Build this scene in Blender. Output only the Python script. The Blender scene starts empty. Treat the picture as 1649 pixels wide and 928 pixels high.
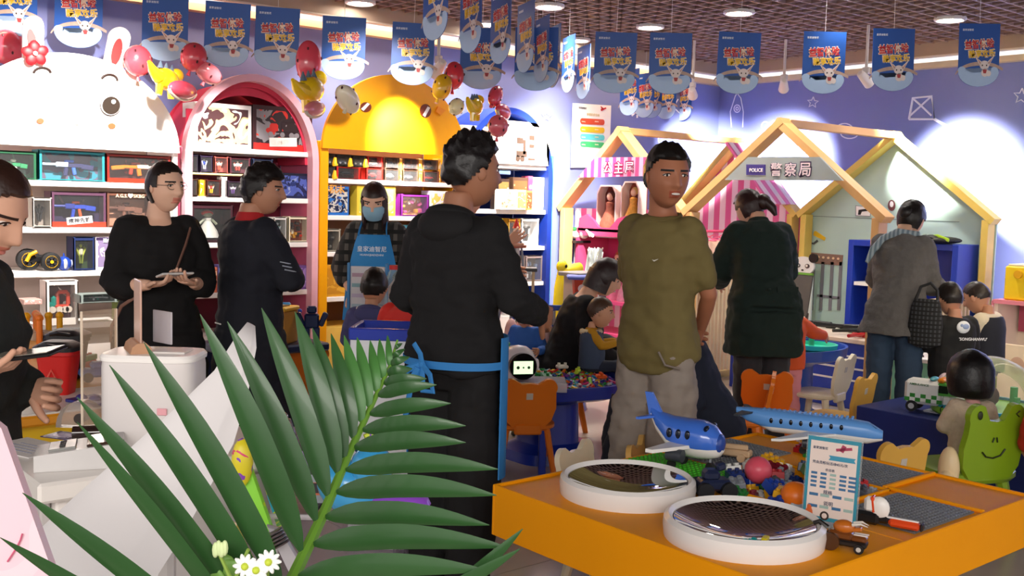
import bpy, bmesh, math, random
from mathutils import Vector, Matrix, noise as mnoise
PI=math.pi
random.seed(7)
SC=bpy.context.scene; COL=SC.collection
def hx(h):
    h=h.lstrip('#'); v=[int(h[i:i+2],16)/255 for i in (0,2,4)]
    return tuple((c/12.92 if c<=.04045 else ((c+.055)/1.055)**2.4) for c in v)
# ---------------- camera
F_PX=1678.0; CAM=Vector((0,0,1.5))
YAW,PITCH,ROLL=[math.radians(a) for a in (39.97,4.769,-1.536)]
fw=Vector((math.sin(YAW)*math.cos(PITCH),math.cos(YAW)*math.cos(PITCH),-math.sin(PITCH)))
r0=Vector((math.cos(YAW),-math.sin(YAW),0)); d0=fw.cross(r0)
RI=math.cos(ROLL)*r0+math.sin(ROLL)*d0; DN=-math.sin(ROLL)*r0+math.cos(ROLL)*d0
cam=bpy.data.objects.new('camera',bpy.data.cameras.new('camera')); COL.objects.link(cam)
cam.data.sensor_width=36; cam.data.lens=36*F_PX/1649; cam.data.clip_start=.05
up=-DN; bk=-fw
cam.matrix_world=Matrix(((RI.x,up.x,bk.x,CAM.x),(RI.y,up.y,bk.y,CAM.y),(RI.z,up.z,bk.z,CAM.z),(0,0,0,1)))
SC.camera=cam
# measured-from-the-photo helpers: a viewing ray met with a real plane or distance
def ray(x,y): return RI*((x-824.5)/F_PX)+DN*((y-464)/F_PX)+fw
def onY(x,y,Y): d=ray(x,y); return CAM+d*(Y/d.y)
def onX(x,y,X): d=ray(x,y); return CAM+d*(X/d.x)
def onZ(x,y,Z): d=ray(x,y); return CAM+d*((Z-CAM.z)/d.z)
def at(x,y,D): return CAM+ray(x,y)*D
# ---------------- world, exposure
SC.view_settings.view_transform='Standard'; SC.view_settings.look='None'
SC.view_settings.gamma=1; SC.view_settings.use_curve_mapping=False
SC.view_settings.exposure=1.0
W=bpy.data.worlds.new('world'); SC.world=W; W.use_nodes=True
W.node_tree.nodes['Background'].inputs[0].default_value=(.62,.58,.56,1)
W.node_tree.nodes['Background'].inputs[1].default_value=1.05
def spot(name,loc,target,watts,size=50,blend=.6,col=(1,.93,.86),rad=.04):
    l=bpy.data.lights.new(name,'SPOT'); l.energy=watts; l.spot_size=math.radians(size); l.spot_blend=blend
    l.color=col; l.shadow_soft_size=rad
    o=bpy.data.objects.new(name,l); COL.objects.link(o); o.location=loc
    o.rotation_euler=(Vector(target)-Vector(loc)).to_track_quat('-Z','Y').to_euler(); return o
def area(name,loc,target,watts,sx,sy,col=(1,.94,.88)):
    l=bpy.data.lights.new(name,'AREA'); l.energy=watts; l.shape='RECTANGLE'; l.size=sx; l.size_y=sy; l.color=col
    o=bpy.data.objects.new(name,l); COL.objects.link(o); o.location=loc
    o.rotation_euler=(Vector(target)-Vector(loc)).to_track_quat('-Z','Y').to_euler(); return o
area('mall_light',(-1.4,-1.8,3.4),(2.6,3.0,.9),170,4,2.2,(1,.95,.9))
YW=7.25; XW=8.9; YF=6.75; ZC=2.95
# ---------------- materials
_mc={}
def M(c,rough=.5,metal=0.,noise=.10,scale=9.,bump=0.,trans=0.,emit=0.,coat=0.,alpha=1.,ior=1.45,sheen=0.,detail=3):
    if isinstance(c,str): c=hx(c)
    key=('M',c,rough,metal,noise,scale,bump,trans,emit,coat,alpha,ior,sheen)
    if key in _mc: return _mc[key]
    m=bpy.data.materials.new('surface'); m.use_nodes=True; nt=m.node_tree; b=nt.nodes['Principled BSDF']
    b.inputs['Base Color'].default_value=(*c,1); b.inputs['Roughness'].default_value=rough
    b.inputs['Metallic'].default_value=metal; b.inputs['IOR'].default_value=ior
    b.inputs['Transmission Weight'].default_value=trans; b.inputs['Coat Weight'].default_value=coat
    b.inputs['Coat Roughness'].default_value=.1; b.inputs['Alpha'].default_value=alpha
    if sheen: b.inputs['Sheen Weight'].default_value=sheen
    if emit: b.inputs['Emission Color'].default_value=(*c,1); b.inputs['Emission Strength'].default_value=emit
    if noise or bump:
        tc=nt.nodes.new('ShaderNodeTexCoord'); n=nt.nodes.new('ShaderNodeTexNoise')
        n.inputs['Scale'].default_value=scale; n.inputs['Detail'].default_value=detail
        nt.links.new(tc.outputs['Object'],n.inputs['Vector'])
        if noise:
            mx=nt.nodes.new('ShaderNodeMix'); mx.data_type='RGBA'
            mx.inputs[6].default_value=(*[v*(1-noise) for v in c],1); mx.inputs[7].default_value=(*[min(1,v*(1+noise)) for v in c],1)
            nt.links.new(n.outputs['Fac'],mx.inputs[0]); nt.links.new(mx.outputs[2],b.inputs['Base Color'])
        if bump:
            bp=nt.nodes.new('ShaderNodeBump'); bp.inputs['Strength'].default_value=bump; bp.inputs['Distance'].default_value=.01
            nt.links.new(n.outputs['Fac'],bp.inputs['Height']); nt.links.new(bp.outputs[0],b.inputs['Normal'])
    _mc[key]=m; return m
def PR(*cols,scale=14.,seed=0.,rough=.35,kind='v'):
    """flat print: patches of a few ink colours"""
    key=('P',cols,scale,seed,rough,kind)
    if key in _mc: return _mc[key]
    m=bpy.data.materials.new('print'); m.use_nodes=True; nt=m.node_tree; b=nt.nodes['Principled BSDF']
    b.inputs['Roughness'].default_value=rough
    tc=nt.nodes.new('ShaderNodeTexCoord'); mp=nt.nodes.new('ShaderNodeMapping'); mp.inputs['Location'].default_value=(seed*1.7,seed*.9,seed)
    nt.links.new(tc.outputs['Object'],mp.inputs[0])
    n=nt.nodes.new('ShaderNodeTexNoise'); n.inputs['Scale'].default_value=scale; n.inputs['Detail'].default_value=1.5; n.inputs['Distortion'].default_value=1.4
    nt.links.new(mp.outputs[0],n.inputs['Vector'])
    cr=nt.nodes.new('ShaderNodeValToRGB'); cr.color_ramp.interpolation='CONSTANT'; e=cr.color_ramp.elements
    k=len(cols)
    for i,c in enumerate(cols):
        p=0 if i==0 else .36+.28*(i-1)/max(1,k-2) if k>2 else .5
        el=e[i] if i<2 else e.new(p)
        el.position=p; el.color=(*hx(c),1)
    nt.links.new(n.outputs['Fac'],cr.inputs[0]); nt.links.new(cr.outputs[0],b.inputs['Base Color'])
    _mc[key]=m; return m
def STR(c1,c2,freq,axis=0,rough=.5,duty=.5,c3=None,freq2=0):
    """printed or woven stripes along one object axis (a plaid when c3 is given)"""
    key=('S',c1,c2,freq,axis,rough,duty,c3)
    if key in _mc: return _mc[key]
    m=bpy.data.materials.new('stripes'); m.use_nodes=True; nt=m.node_tree; b=nt.nodes['Principled BSDF']; b.inputs['Roughness'].default_value=rough
    tc=nt.nodes.new('ShaderNodeTexCoord'); sp=nt.nodes.new('ShaderNodeSeparateXYZ'); nt.links.new(tc.outputs['Object'],sp.inputs[0])
    def band(ax,f,d):
        a=nt.nodes.new('ShaderNodeMath'); a.operation='MULTIPLY'; a.inputs[1].default_value=f; nt.links.new(sp.outputs[ax],a.inputs[0])
        q=nt.nodes.new('ShaderNodeMath'); q.operation='FRACT'; nt.links.new(a.outputs[0],q.inputs[0])
        g=nt.nodes.new('ShaderNodeMath'); g.operation='GREATER_THAN'; g.inputs[1].default_value=d; nt.links.new(q.outputs[0],g.inputs[0]); return g.outputs[0]
    mx=nt.nodes.new('ShaderNodeMix'); mx.data_type='RGBA'; mx.inputs[6].default_value=(*hx(c1),1); mx.inputs[7].default_value=(*hx(c2),1)
    nt.links.new(band(axis,freq,duty),mx.inputs[0]); out=mx.outputs[2]
    if c3:
        m2=nt.nodes.new('ShaderNodeMix'); m2.data_type='RGBA'; m2.inputs[7].default_value=(*hx(c3),1)
        mu=nt.nodes.new('ShaderNodeMath'); mu.operation='MULTIPLY'; mu.inputs[1].default_value=1.05
        nt.links.new(band(2,freq*.9,.62),mu.inputs[0]); nt.links.new(mu.outputs[0],m2.inputs[0]); nt.links.new(out,m2.inputs[6]); out=m2.outputs[2]
    nt.links.new(out,b.inputs['Base Color']); _mc[key]=m; return m
def GLASS(c='#ffffff',alpha=.12,rough=.05):
    """clear plastic film / acrylic: mostly see-through with a sharp gloss"""
    key=('G',c,alpha,rough)
    if key in _mc: return _mc[key]
    m=bpy.data.materials.new('clear_plastic'); m.use_nodes=True; nt=m.node_tree; b=nt.nodes['Principled BSDF']
    b.inputs['Base Color'].default_value=(*hx(c),1); b.inputs['Roughness'].default_value=rough
    tr=nt.nodes.new('ShaderNodeBsdfTransparent'); mx=nt.nodes.new('ShaderNodeMixShader'); fr=nt.nodes.new('ShaderNodeFresnel'); fr.inputs[0].default_value=1.4
    ad=nt.nodes.new('ShaderNodeMath'); ad.operation='ADD'; ad.use_clamp=True; ad.operation='MULTIPLY_ADD'; ad.inputs[1].default_value=.55; ad.inputs[2].default_value=alpha
    nt.links.new(fr.outputs[0],ad.inputs[0]); nt.links.new(ad.outputs[0],mx.inputs[0]); nt.links.new(tr.outputs[0],mx.inputs[1]); nt.links.new(b.outputs[0],mx.inputs[2])
    nt.links.new(mx.outputs[0],nt.nodes['Material Output'].inputs[0]); _mc[key]=m; return m
WHITE='#f4f1ee'; BLACK='#0c0c0e'
# ---------------- mesh builder
def MT(loc=(0,0,0),rot=(0,0,0),s=(1,1,1)):
    from mathutils import Euler
    if not hasattr(s,'__len__'): s=(s,s,s)
    return Matrix.Translation(Vector(loc))@Euler(rot).to_matrix().to_4x4()@Matrix.Diagonal((*s,1))
class MB:
    def __init__(s): s.v=[]; s.f=[]; s.m=[]; s.x=None
    def add(s,vs,fs,mi=0):
        o=len(s.v)
        for p in vs:
            p=Vector(p); s.v.append(s.x@p if s.x is not None else p)
        for f in fs: s.f.append([i+o for i in f]); s.m.append(mi)
        return s
    def box(s,c,d,ch=0,mi=0,rot=None):
        R=Matrix.Identity(3)
        if rot is not None:
            from mathutils import Euler
            R=Euler(rot).to_matrix()
        c=Vector(c); h=[abs(x)/2 for x in d]
        if ch<=0:
            vs=[c+R@Vector((i*h[0],j*h[1],k*h[2])) for i in(-1,1) for j in(-1,1) for k in(-1,1)]
            return s.add(vs,[(0,1,3,2),(4,6,7,5),(0,4,5,1),(2,3,7,6),(0,2,6,4),(1,5,7,3)],mi)
        ch=min(ch,min(h)*.98)
        # rounded box: chamfered corners, 24 verts
        vs=[];idx={}
        for i in(-1,1):
            for j in(-1,1):
                for k in(-1,1):
                    for a in range(3):
                        p=[i*(h[0]-ch),j*(h[1]-ch),k*(h[2]-ch)]; sg=(i,j,k); p[a]=sg[a]*h[a]
                        idx[(i,j,k,a)]=len(vs); vs.append(c+R@Vector(p))
        fs=[]
        S=(-1,1)
        def g(a,sa,b,sb,cc,sc,ax):
            q=[0,0,0]; q[a]=sa;q[b]=sb;q[cc]=sc; return idx[(*q,ax)]
        for a in range(3):
            b,cc=(a+1)%3,(a+2)%3
            for sa in S: fs.append([g(a,sa,b,sb,cc,sc,a) for sb,sc in((-1,-1),(1,-1),(1,1),(-1,1))])
            for sb in S:
                for sc in S:
                    fs.append([g(b,sb,cc,sc,a,-1,b),g(b,sb,cc,sc,a,1,b),g(b,sb,cc,sc,a,1,cc),g(b,sb,cc,sc,a,-1,cc)])
        for i in S:
            for j in S:
                for k in S: fs.append([idx[(i,j,k,0)],idx[(i,j,k,1)],idx[(i,j,k,2)]])
        return s.add(vs,fs,mi)
    def loft(s,rings,mi=0,caps=True,closed=True):
        n=len(rings[0]); vs=[p for r in rings for p in r]; fs=[]
        for a in range(len(rings)-1):
            for i in range(n if closed else n-1):
                j=(i+1)%n; fs.append((a*n+i,a*n+j,(a+1)*n+j,(a+1)*n+i))
        if caps: fs.append(list(range(n))[::-1]); fs.append([(len(rings)-1)*n+i for i in range(n)])
        return s.add(vs,fs,mi)
    def tube(s,pts,rad,n=8,mi=0,caps=True,flat=None):
        pts=[Vector(p) for p in pts]; k=len(pts)
        if not hasattr(rad,'__len__'): rad=[rad]*k
        rings=[];prev=None
        for i,p in enumerate(pts):
            t=(pts[min(i+1,k-1)]-pts[max(i-1,0)])
            t=t.normalized() if t.length>1e-9 else Vector((0,0,1))
            if prev is None:
                a=Vector((0,0,1)) if abs(t.z)<.9 else Vector((1,0,0)); u=t.cross(a).normalized()
            else:
                u=prev-t*prev.dot(t)
                u=u.normalized() if u.length>1e-6 else t.orthogonal().normalized()
            w=t.cross(u); prev=u; r=rad[i]
            rx,ry=(r if hasattr(r,'__len__') else (r,r))
            rings.append([p+u*(rx*math.cos(2*PI*q/n))+w*(ry*math.sin(2*PI*q/n)) for q in range(n)])
        return s.loft(rings,mi,caps)
    def cyl(s,p0,p1,r0,r1=None,n=16,mi=0): return s.tube([p0,p1],[r0,r0 if r1 is None else r1],n,mi)
    def sph(s,c,r,nu=14,nv=9,mi=0,rot=None):
        if not hasattr(r,'__len__'): r=(r,r,r)
        R=Matrix.Identity(3)
        if rot is not None:
            from mathutils import Euler
            R=Euler(rot).to_matrix()
        c=Vector(c); vs=[c+R@Vector((0,0,r[2]))]
        for a in range(1,nv):
            th=PI*a/nv
            for i in range(nu):
                ph=2*PI*i/nu; vs.append(c+R@Vector((r[0]*math.sin(th)*math.cos(ph),r[1]*math.sin(th)*math.sin(ph),r[2]*math.cos(th))))
        vs.append(c+R@Vector((0,0,-r[2]))); L=len(vs)-1; fs=[]
        for i in range(nu): fs.append((0,1+i,1+(i+1)%nu)); fs.append((L,L-nu+(i+1)%nu,L-nu+i))
        for a in range(nv-2):
            for i in range(nu): j=(i+1)%nu; fs.append((1+a*nu+i,1+(a+1)*nu+i,1+(a+1)*nu+j,1+a*nu+j))
        return s.add(vs,fs,mi)
    def lathe(s,prof,c=(0,0,0),n=24,mi=0,caps=True):
        c=Vector(c); return s.loft([[c+Vector((max(r,1e-4)*math.cos(2*PI*i/n),max(r,1e-4)*math.sin(2*PI*i/n),z)) for i in range(n)] for r,z in prof],mi,caps)
    def prism(s,out,t,mi=0,mat=None,mi_front=None):
        """2D outline (x,y) pulled out along z by t"""
        n=len(out); mat=mat or Matrix.Identity(4)
        vs=[mat@Vector((x,y,0)) for x,y in out]+[mat@Vector((x,y,t)) for x,y in out]
        s.add(vs,[(i,(i+1)%n,n+(i+1)%n,n+i) for i in range(n)]+[list(range(n))[::-1]],mi)
        o=len(s.v)-2*n; s.f.append([o+n+i for i in range(n)]); s.m.append(mi if mi_front is None else mi_front); return s
    def strip(s,a,b,t,mi=0,mat=None):
        """closed-or-open band between two 2D polylines, thickness t"""
        mat=mat or Matrix.Identity(4); n=len(a)
        rings=[[mat@Vector((*a[i],0)),mat@Vector((*b[i],0)),mat@Vector((*b[i],t)),mat@Vector((*a[i],t))] for i in range(n)]
        return s.loft(rings,mi)
    def build(s,name,mats,parent=None,smooth=True,angle=35,recalc=True):
        me=bpy.data.meshes.new(name); me.from_pydata([tuple(v) for v in s.v],[],s.f)
        if not isinstance(mats,(list,tuple)): mats=[mats]
        for m in mats: me.materials.append(M(m) if isinstance(m,str) else m)
        if len(mats)>1: me.polygons.foreach_set('material_index',s.m)
        if recalc:
            bm=bmesh.new(); bm.from_mesh(me); bmesh.ops.recalc_face_normals(bm,faces=bm.faces); bm.to_mesh(me); bm.free()
        if smooth: me.shade_smooth(); me.set_sharp_from_angle(angle=math.radians(angle))
        return link(name,me,parent)
def link(name,me,parent=None,mat=None):
    o=bpy.data.objects.new(name,me); COL.objects.link(o)
    if parent is not None: o.parent=parent
    if mat is not None: o.matrix_local=mat
    return o
def tag(o,label,cat,group=None):
    o['label']=label; o['category']=cat
    if group: o['group']=group
    return o
def thing(name,label,cat,loc=(0,0,0),rz=0,group=None,rot=None):
    o=bpy.data.objects.new(name,None); COL.objects.link(o); o.empty_display_size=.1
    o.location=loc; o.rotation_euler=rot or (0,0,rz); return tag(o,label,cat,group)
def struct(o): o['kind']='structure'; return o
def part(name,mats,parent,fn,**k):
    b=MB(); fn(b); return b.build(name,mats,parent,**k)
def copy_tree(o,parent=None):
    c=o.copy(); COL.objects.link(c); c.parent=parent
    for ch in list(o.children): copy_tree(ch,c)
    return c
# text as real lettering; meshes are cached and shared
_tc={}
def text_mesh(body,bold=0.,ext=.02,mat=None):
    key=(body,bold,ext,mat.name if mat else None)
    if key in _tc: return _tc[key]
    cu=bpy.data.curves.new('lettering','FONT'); cu.body=body; cu.size=1; cu.extrude=ext; cu.offset=bold; cu.align_x='CENTER'; cu.align_y='CENTER'; cu.resolution_u=2
    o=bpy.data.objects.new('lettering',cu); COL.objects.link(o)
    bpy.context.view_layer.update()
    me=bpy.data.meshes.new_from_object(o.evaluated_get(bpy.context.evaluated_depsgraph_get()))
    bpy.data.objects.remove(o); bpy.data.curves.remove(cu)
    if me.vertices:
        xs=[v.co.x for v in me.vertices]; ys=[v.co.y for v in me.vertices]
        cx,cy=(min(xs)+max(xs))/2,(min(ys)+max(ys))/2
        for v in me.vertices: v.co.x-=cx; v.co.y-=cy
        me['w']=max(xs)-min(xs); me['h']=max(ys)-min(ys)
    me.materials.clear(); me.materials.append(mat); _tc[key]=me; return me
def text(body,w,mat,parent,mtx,bold=0.,depth=.0015,h=None,name='lettering'):
    """text fitted to width w in the local XY plane of mtx"""
    me=text_mesh(body,bold,.02,mat); k=w/max(.01,me.get('w',1)); ky=(h/me['h']) if h else k
    return link(name,me,parent,mtx@Matrix.Diagonal((k,ky,depth/.04,1)))
def arcpts(cx,cy,rx,ry,a0,a1,n=24): return [(cx+rx*math.cos(a0+(a1-a0)*i/n),cy+ry*math.sin(a0+(a1-a0)*i/n)) for i in range(n+1)]
FY=Matrix(((1,0,0,0),(0,0,1,0),(0,1,0,0),(0,0,0,1)))   # (x,y,z)->(x,z,y): outline in XZ, thickness +Y
FACE=Matrix(((1,0,0,0),(0,0,-1,0),(0,1,0,0),(0,0,0,1)))  # outline in XZ, thickness towards -Y (faces the room)
FACEX=Matrix(((0,0,-1,0),(-1,0,0,0),(0,1,0,0),(0,0,0,1))) # outline x-> -Y, thickness towards -X
# ================= the setting
fl=struct(part('floor',M('#6f6860',.6),None,lambda b:b.box((3.2,1.6,-.03),(14,12.4,.05))))
tb=MB(); tb.box((0,0,0),(.797,.797,.012),.0015); tm=tb.build('tile',[M('#b9aca0',.22,noise=.12,scale=2.5,bump=.02)],fl)
tm.location=(0,0,-.003); n=0
for i in range(-2,11):
    for j in range(0,9):
        if n: t_=tm.copy(); COL.objects.link(t_)
        else: t_=tm
        n+=1; t_.location=(.4+i*.8,.35+j*.8,-.006)
wm=M('#7680ba',.75,noise=.05,scale=2)
wa=struct(part('wall_back',wm,None,lambda b:b.box((3.2,YW+.06,1.4),(11.5,.12,2.8))))
wb=struct(part('wall_right',wm,None,lambda b:b.box((XW+.06,2.2,1.4),(.12,10.2,2.8))))
# ceiling: dark void with an open egg-crate grille
ce=struct(part('ceiling',M('#2a2220',.9),None,lambda b:b.box((3.2,2.2,3.32),(12,10.4,.04))))
gm=M('#94796d',.55,noise=.06)
bx_=MB(); bx_.box((0,0,0),(10.2,.014,.06)); bxo=bx_.build('grille_slat',gm,ce,smooth=False)
by_=MB(); by_.box((0,0,0),(.014,7.6,.058)); byo=by_.build('grille_slat',gm,ce,smooth=False)
y=-.3;first=True
while y<6.95:
    o=bxo if first else bxo.copy()
    if not first: COL.objects.link(o)
    o.location=(3.6,y,ZC+.03); first=False; y+=.125
x=-1.2; first=True
while x<8.6:
    o=byo if first else byo.copy()
    if not first: COL.objects.link(o)
    o.location=(x,3.4,ZC+.03); first=False; x+=.125
bm_=M('#a8937f',.6,noise=.05)
struct(part('trim_1',bm_,None,lambda b:(b.box((3.2,6.99,2.93),(11.4,.03,.16)),b.box((3.2,7.1,2.995),(11.4,.25,.03)))))
struct(part('trim_2',bm_,None,lambda b:(b.box((8.62,1.9,2.93),(.03,10.2,.16)),b.box((8.75,1.9,2.995),(.25,10.2,.03)))))
struct(part('trim_3',M('#d9b98f',.6),None,lambda b:b.box((3.2,7.2,2.80),(11.4,.09,.05))))
struct(part('trim_4',M('#d9c6a5',.6),None,lambda b:b.box((8.86,1.9,2.80),(.09,10.2,.05))))
for nm,c,d in(('trim_5',(3.2,7.0,2.845),(11.4,.05,.02)),('trim_6',(8.63,1.9,2.845),(.05,10.2,.02))):
    struct(part(nm,M('#d9cbb8',.5),None,lambda b:b.box(c,d,.004)))
area('cove_light_back',(3.6,7.08,2.9),(3.6,7.22,2.6),26,9,.06,(1,.72,.42))
area('cove_light_right',(8.72,2.6,2.9),(8.88,2.6,2.6),18,.06,8,(1,.82,.6))
# ---- ceiling downlights
def downlight(px,py,label,watts=55):
    p=onZ(px,py,ZC-.015); t=thing('ceiling_downlight',label,'downlight',p,0,'round downlights in the grid ceiling')
    part('trim_ring',M('#d8d2cc',.4),t,lambda b:b.lathe([(.115,.02),(.115,0),(.1,-.006),(.088,0),(.088,.02)],n=28))
    part('lamp_disc',M('#fff6ea',emit=22,noise=0),t,lambda b:b.lathe([(.088,.012),(.088,.004),(.0,.002)],n=28))
    s=spot('downlight_beam',(p.x,p.y,p.z-.03),(p.x,p.y,0),watts,110,.7,rad=.08); return t
for a in ((580,6,'round lit downlight above the yellow arched shelf'),(884,12,'round lit downlight left of centre beside the receding banners'),(1047,45,'round lit downlight above the second banner of the right-hand row'),
          (1190,22,'round lit downlight above the third banner of the right-hand row'),(1530,33,'rightmost lit downlight, above the last banner at right'),(930,66,'round lit downlight just above the first banner of the right-hand row'),
          (1366,-6,'round lit downlight at the top edge above the fourth right-hand banner',9),(783,40,'small round lit downlight between the hanging banners at top centre')): downlight(*a)
# ---- track spotlights
def track_spot(px,py,depth,tgt,label,watts,size=58):
    p=at(px,py,depth); t=thing('track_spotlight',label,'spotlight',p,0,'white track spotlights')
    d=(Vector(tgt)-p).normalized(); q=d.to_track_quat('Z','Y').to_matrix().to_4x4()
    b=MB(); b.x=q; b.lathe([(.02,-.09),(.03,-.08),(.045,.06),(.043,.06),(.03,-.05)],n=20); b.build('lamp_head',M('#e9e2da',.35),t)
    b=MB(); b.x=q; b.lathe([(.041,.05),(.0,.052)],n=20); b.build('lamp_disc',M('#fff4e4',emit=18,noise=0),t)
    part('bracket',M('#d8d0c8',.4),t,lambda b:(b.tube([(0,0,0),(0,0,.06),(0,0,max(.08,ZC-p.z))],.012,8),b.box((0,0,.07),(.03,.06,.05),.005)))
    spot('track_beam',p+d*.08,tgt,watts*2.2,size,.85,(1,.95,.9),.05)
WT={}
track_spot(1262,138,9.0,(8.8,6.35,1.9),'white track spotlight right of the third right-hand banner',300,50)
track_spot(1394,128,8.2,(8.85,4.5,1.75),'white track spotlight left of the fifth right-hand banner',320,50)
track_spot(1115,150,9.2,(8.6,7.2,1.9),'white track spotlight in the corner right of the second right-hand banner',300,42)
track_spot(706,112,7.3,(4.45,6.7,1.95),'white track spotlight above the yellow arched shelf',240,46)
for loc,tgt,w,sz in(((2.0,5.2,2.85),(1.95,6.7,1.85),170,62),((2.9,5.4,2.85),(3.02,6.75,1.7),110,30),((4.9,5.5,2.85),(5.6,6.75,1.75),150,36),
                    ((5.6,5.6,2.85),(6.35,7.2,1.6),220,46),((7.4,2.6,2.85),(8.85,2.9,1.6),420,62),((6.1,4.6,2.85),(6.6,6.6,1.2),60,50),((3.4,5.2,2.85),(4.1,6.75,1.6),45,50)):
    spot('track_beam',loc,tgt,w*2.2,sz,.8)
# ---- line drawings on the blue walls
lw=M('#eef0ff',.6,emit=0,noise=0)
def wall_line(parent,pts2,wall,r=.006,closed=False,name='wall_drawing'):
    pts=[onY(x,y,YW-.004) if wall=='A' else onX(x,y,XW-.004) for x,y in pts2]
    if closed: pts.append(pts[0])
    return part(name,lw,parent,lambda b:b.tube(pts,r,6))
def star(cx,cy,r): return [(cx+(r if i%2==0 else r*.45)*math.sin(i*PI/5+.1),cy-(r if i%2==0 else r*.45)*math.cos(i*PI/5+.1)) for i in range(10)]
def circ(cx,cy,rx,ry,a0=0,a1=2*PI,n=14): return [(cx+rx*math.cos(a0+(a1-a0)*i/n),cy+ry*math.sin(a0+(a1-a0)*i/n)) for i in range(n+1)]
wall_line(wa,star(880,187,8),'A',closed=True)
wall_line(wa,circ(1026,178,5,5),'A')
for i in range(8):
    a=i*PI/4; wall_line(wa,[(1026+7*math.cos(a),178+7*math.sin(a)),(1026+12*math.cos(a),178+12*math.sin(a))],'A',.009)
wall_line(wa,[(1092,160),(1086,170),(1088,176),(1094,182)],'A')
wall_line(wa,circ(1066,225,6,7),'A')
wall_line(wb,star(1309,165,9),'B',closed=True); wall_line(wb,star(1645,155,13),'B',closed=True)
wall_line(wb,[(1178,205),(1176,180),(1184,155),(1187,150)],'B'); wall_line(wb,[(1196,205),(1197,180),(1193,158),(1187,150)],'B'); wall_line(wb,circ(1187,175,5,6),'B'); wall_line(wb,circ(1187,175,2,2.5),'B')
wall_line(wb,[(1464,192),(1470,158),(1500,155),(1505,192)],'B',.012,True); wall_line(wb,[(1470,158),(1500,186)],'B',.009); wall_line(wb,[(1500,155),(1466,186)],'B',.009)
wall_line(wb,[(1505,192),(1528,205),(1530,228),(1542,226)],'B',.014); wall_line(wb,circ(1360,208,13,9,PI*.8,PI*2.2),'B'); wall_line(wb,circ(1368,215,14,8,0,PI),'B')
wall_line(wb,circ(1246,205,5,11,PI,2.2*PI),'B'); wall_line(wb,circ(1232,205,6,9,PI,1.9*PI),'B'); wall_line(wb,circ(1126,182,8,8,-1,4),'B')
# ================= arched display shelves along the back wall
WM=M('#f3eeea',.45,noise=.03)
def px2x(px,py=300,Y=YF): return onY(px,py,Y).x
def shelf_frame(t,x0,x1,zs,side,back,ztop,base,shelf_mat=None,inner=None):
    D=YW-YF-.03; yc=(YF+YW-.03)/2
    for x in(x0+.015,x1-.015): part('side_panel',side,t,lambda b:b.box((x,yc,ztop/2),(.03,D,ztop),.004))
    part('back_panel',back,t,lambda b:b.box(((x0+x1)/2,YW-.02,ztop/2),(x1-x0-.064,.02,ztop)))
    for z in zs: part('shelf_board',shelf_mat or WM,t,lambda b:b.box(((x0+x1)/2,yc-.008,z-.018),(x1-x0-.064,D-.03,.036),.004))
    part('base_plinth',base,t,lambda b:b.box(((x0+x1)/2,yc-.01,.26),(x1-x0-.064,D-.06,.52)))
def ellarc(x0,x1,z0,z1,n=32,a0=PI,a1=0):
    return arcpts((x0+x1)/2,z0,(x1-x0)/2,z1-z0,a0,a1,n)
# --- white rabbit-faced unit
bx0,bx1=1.0,2.745; ZS={'bunny':[1.55,1.262,.99,.66],'pink':[1.811,1.477,1.162,.818],'yellow':[1.63,1.36,1.09,.754],'blue':[1.807,1.427,1.118,.812]}
t=thing('display_shelf','white arched display shelf with a winking rabbit face board','shelf',(0,0,0))
shelf_frame(t,bx0,bx1,ZS['bunny'],WM,M('#cbb6ad',.6),1.79,WM)
cxb=onY(118,200,YF-.02).x; zt=onY(118,86,YF-.02).z; zb=1.755
t2=part('face_board',M('#fbf6f0',.4,noise=.01),t,lambda b:b.prism(ellarc(2*cxb-bx1,bx1,zb,zt,40),.03,mat=Matrix.Translation((0,YF,0))@FACE))
def fpart(name,mat,outline,t_=.006,parent=None,y=YF-.031): return part(name,mat,parent or t2,lambda b:b.prism(outline,t_,mat=Matrix.Translation((0,y,0))@FACE))
def pxo(pts,Y=YF-.035): return [(q.x,q.z) for q in (onY(x,y,Y) for x,y in pts)]
def ell(px,py,rx,ry,n=20,rot=0):
    return pxo([(px+rx*math.cos(2*PI*i/n)*math.cos(rot)-ry*math.sin(2*PI*i/n)*math.sin(rot),py+rx*math.cos(2*PI*i/n)*math.sin(rot)+ry*math.sin(2*PI*i/n)*math.cos(rot)) for i in range(n)])
def ftube(name,mat,pts,r,parent): 
    return part(name,mat,parent,lambda b:b.tube([onY(x,y,YF-.034) for x,y in pts],r,6))
dk=M('#2a1a16',.5); rd=M('#c8121c',.5)
ftube('eyebrow',dk,circ(68,119,14,10,PI*1.05,PI*1.95,10),.008,t2); ftube('eyebrow',dk,circ(176,130,13,10,PI*1.1,PI*2,10),.008,t2)
ftube('winking_eye',M('#d8d2bc'),circ(76,163,11,7,PI*1.1,PI*1.9,8),.005,t2)
fpart('eye_rim',dk,ell(178,170,17,17)); fpart('eye_white',WM,ell(178,169.5,16,16),.009); fpart('pupil',M('#2e241c',.3),ell(178.5,170,14.5,14.5),.012); fpart('eye_glint',WM,ell(182,164,3.5,3.5),.015)
fpart('cheek',M('#c8542c'),ell(65,195,6,4.5)); fpart('cheek',M('#c8542c'),ell(180,203,6,4.5)); fpart('nose',M('#f2ead0'),ell(125,197,6,4))
def ear(cx,cy,w,h,lean,lab=None):
    out=[]
    for i in range(17):
        a=PI*i/16; out.append((cx+w*math.cos(a)*.5*1.0+lean,cy-h*.5-w*.5*math.sin(a)))
    out+= [(cx-w*.5-lean*.6,cy+h*.5),(cx+w*.5-lean*.6,cy+h*.5)]
    return out
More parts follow.
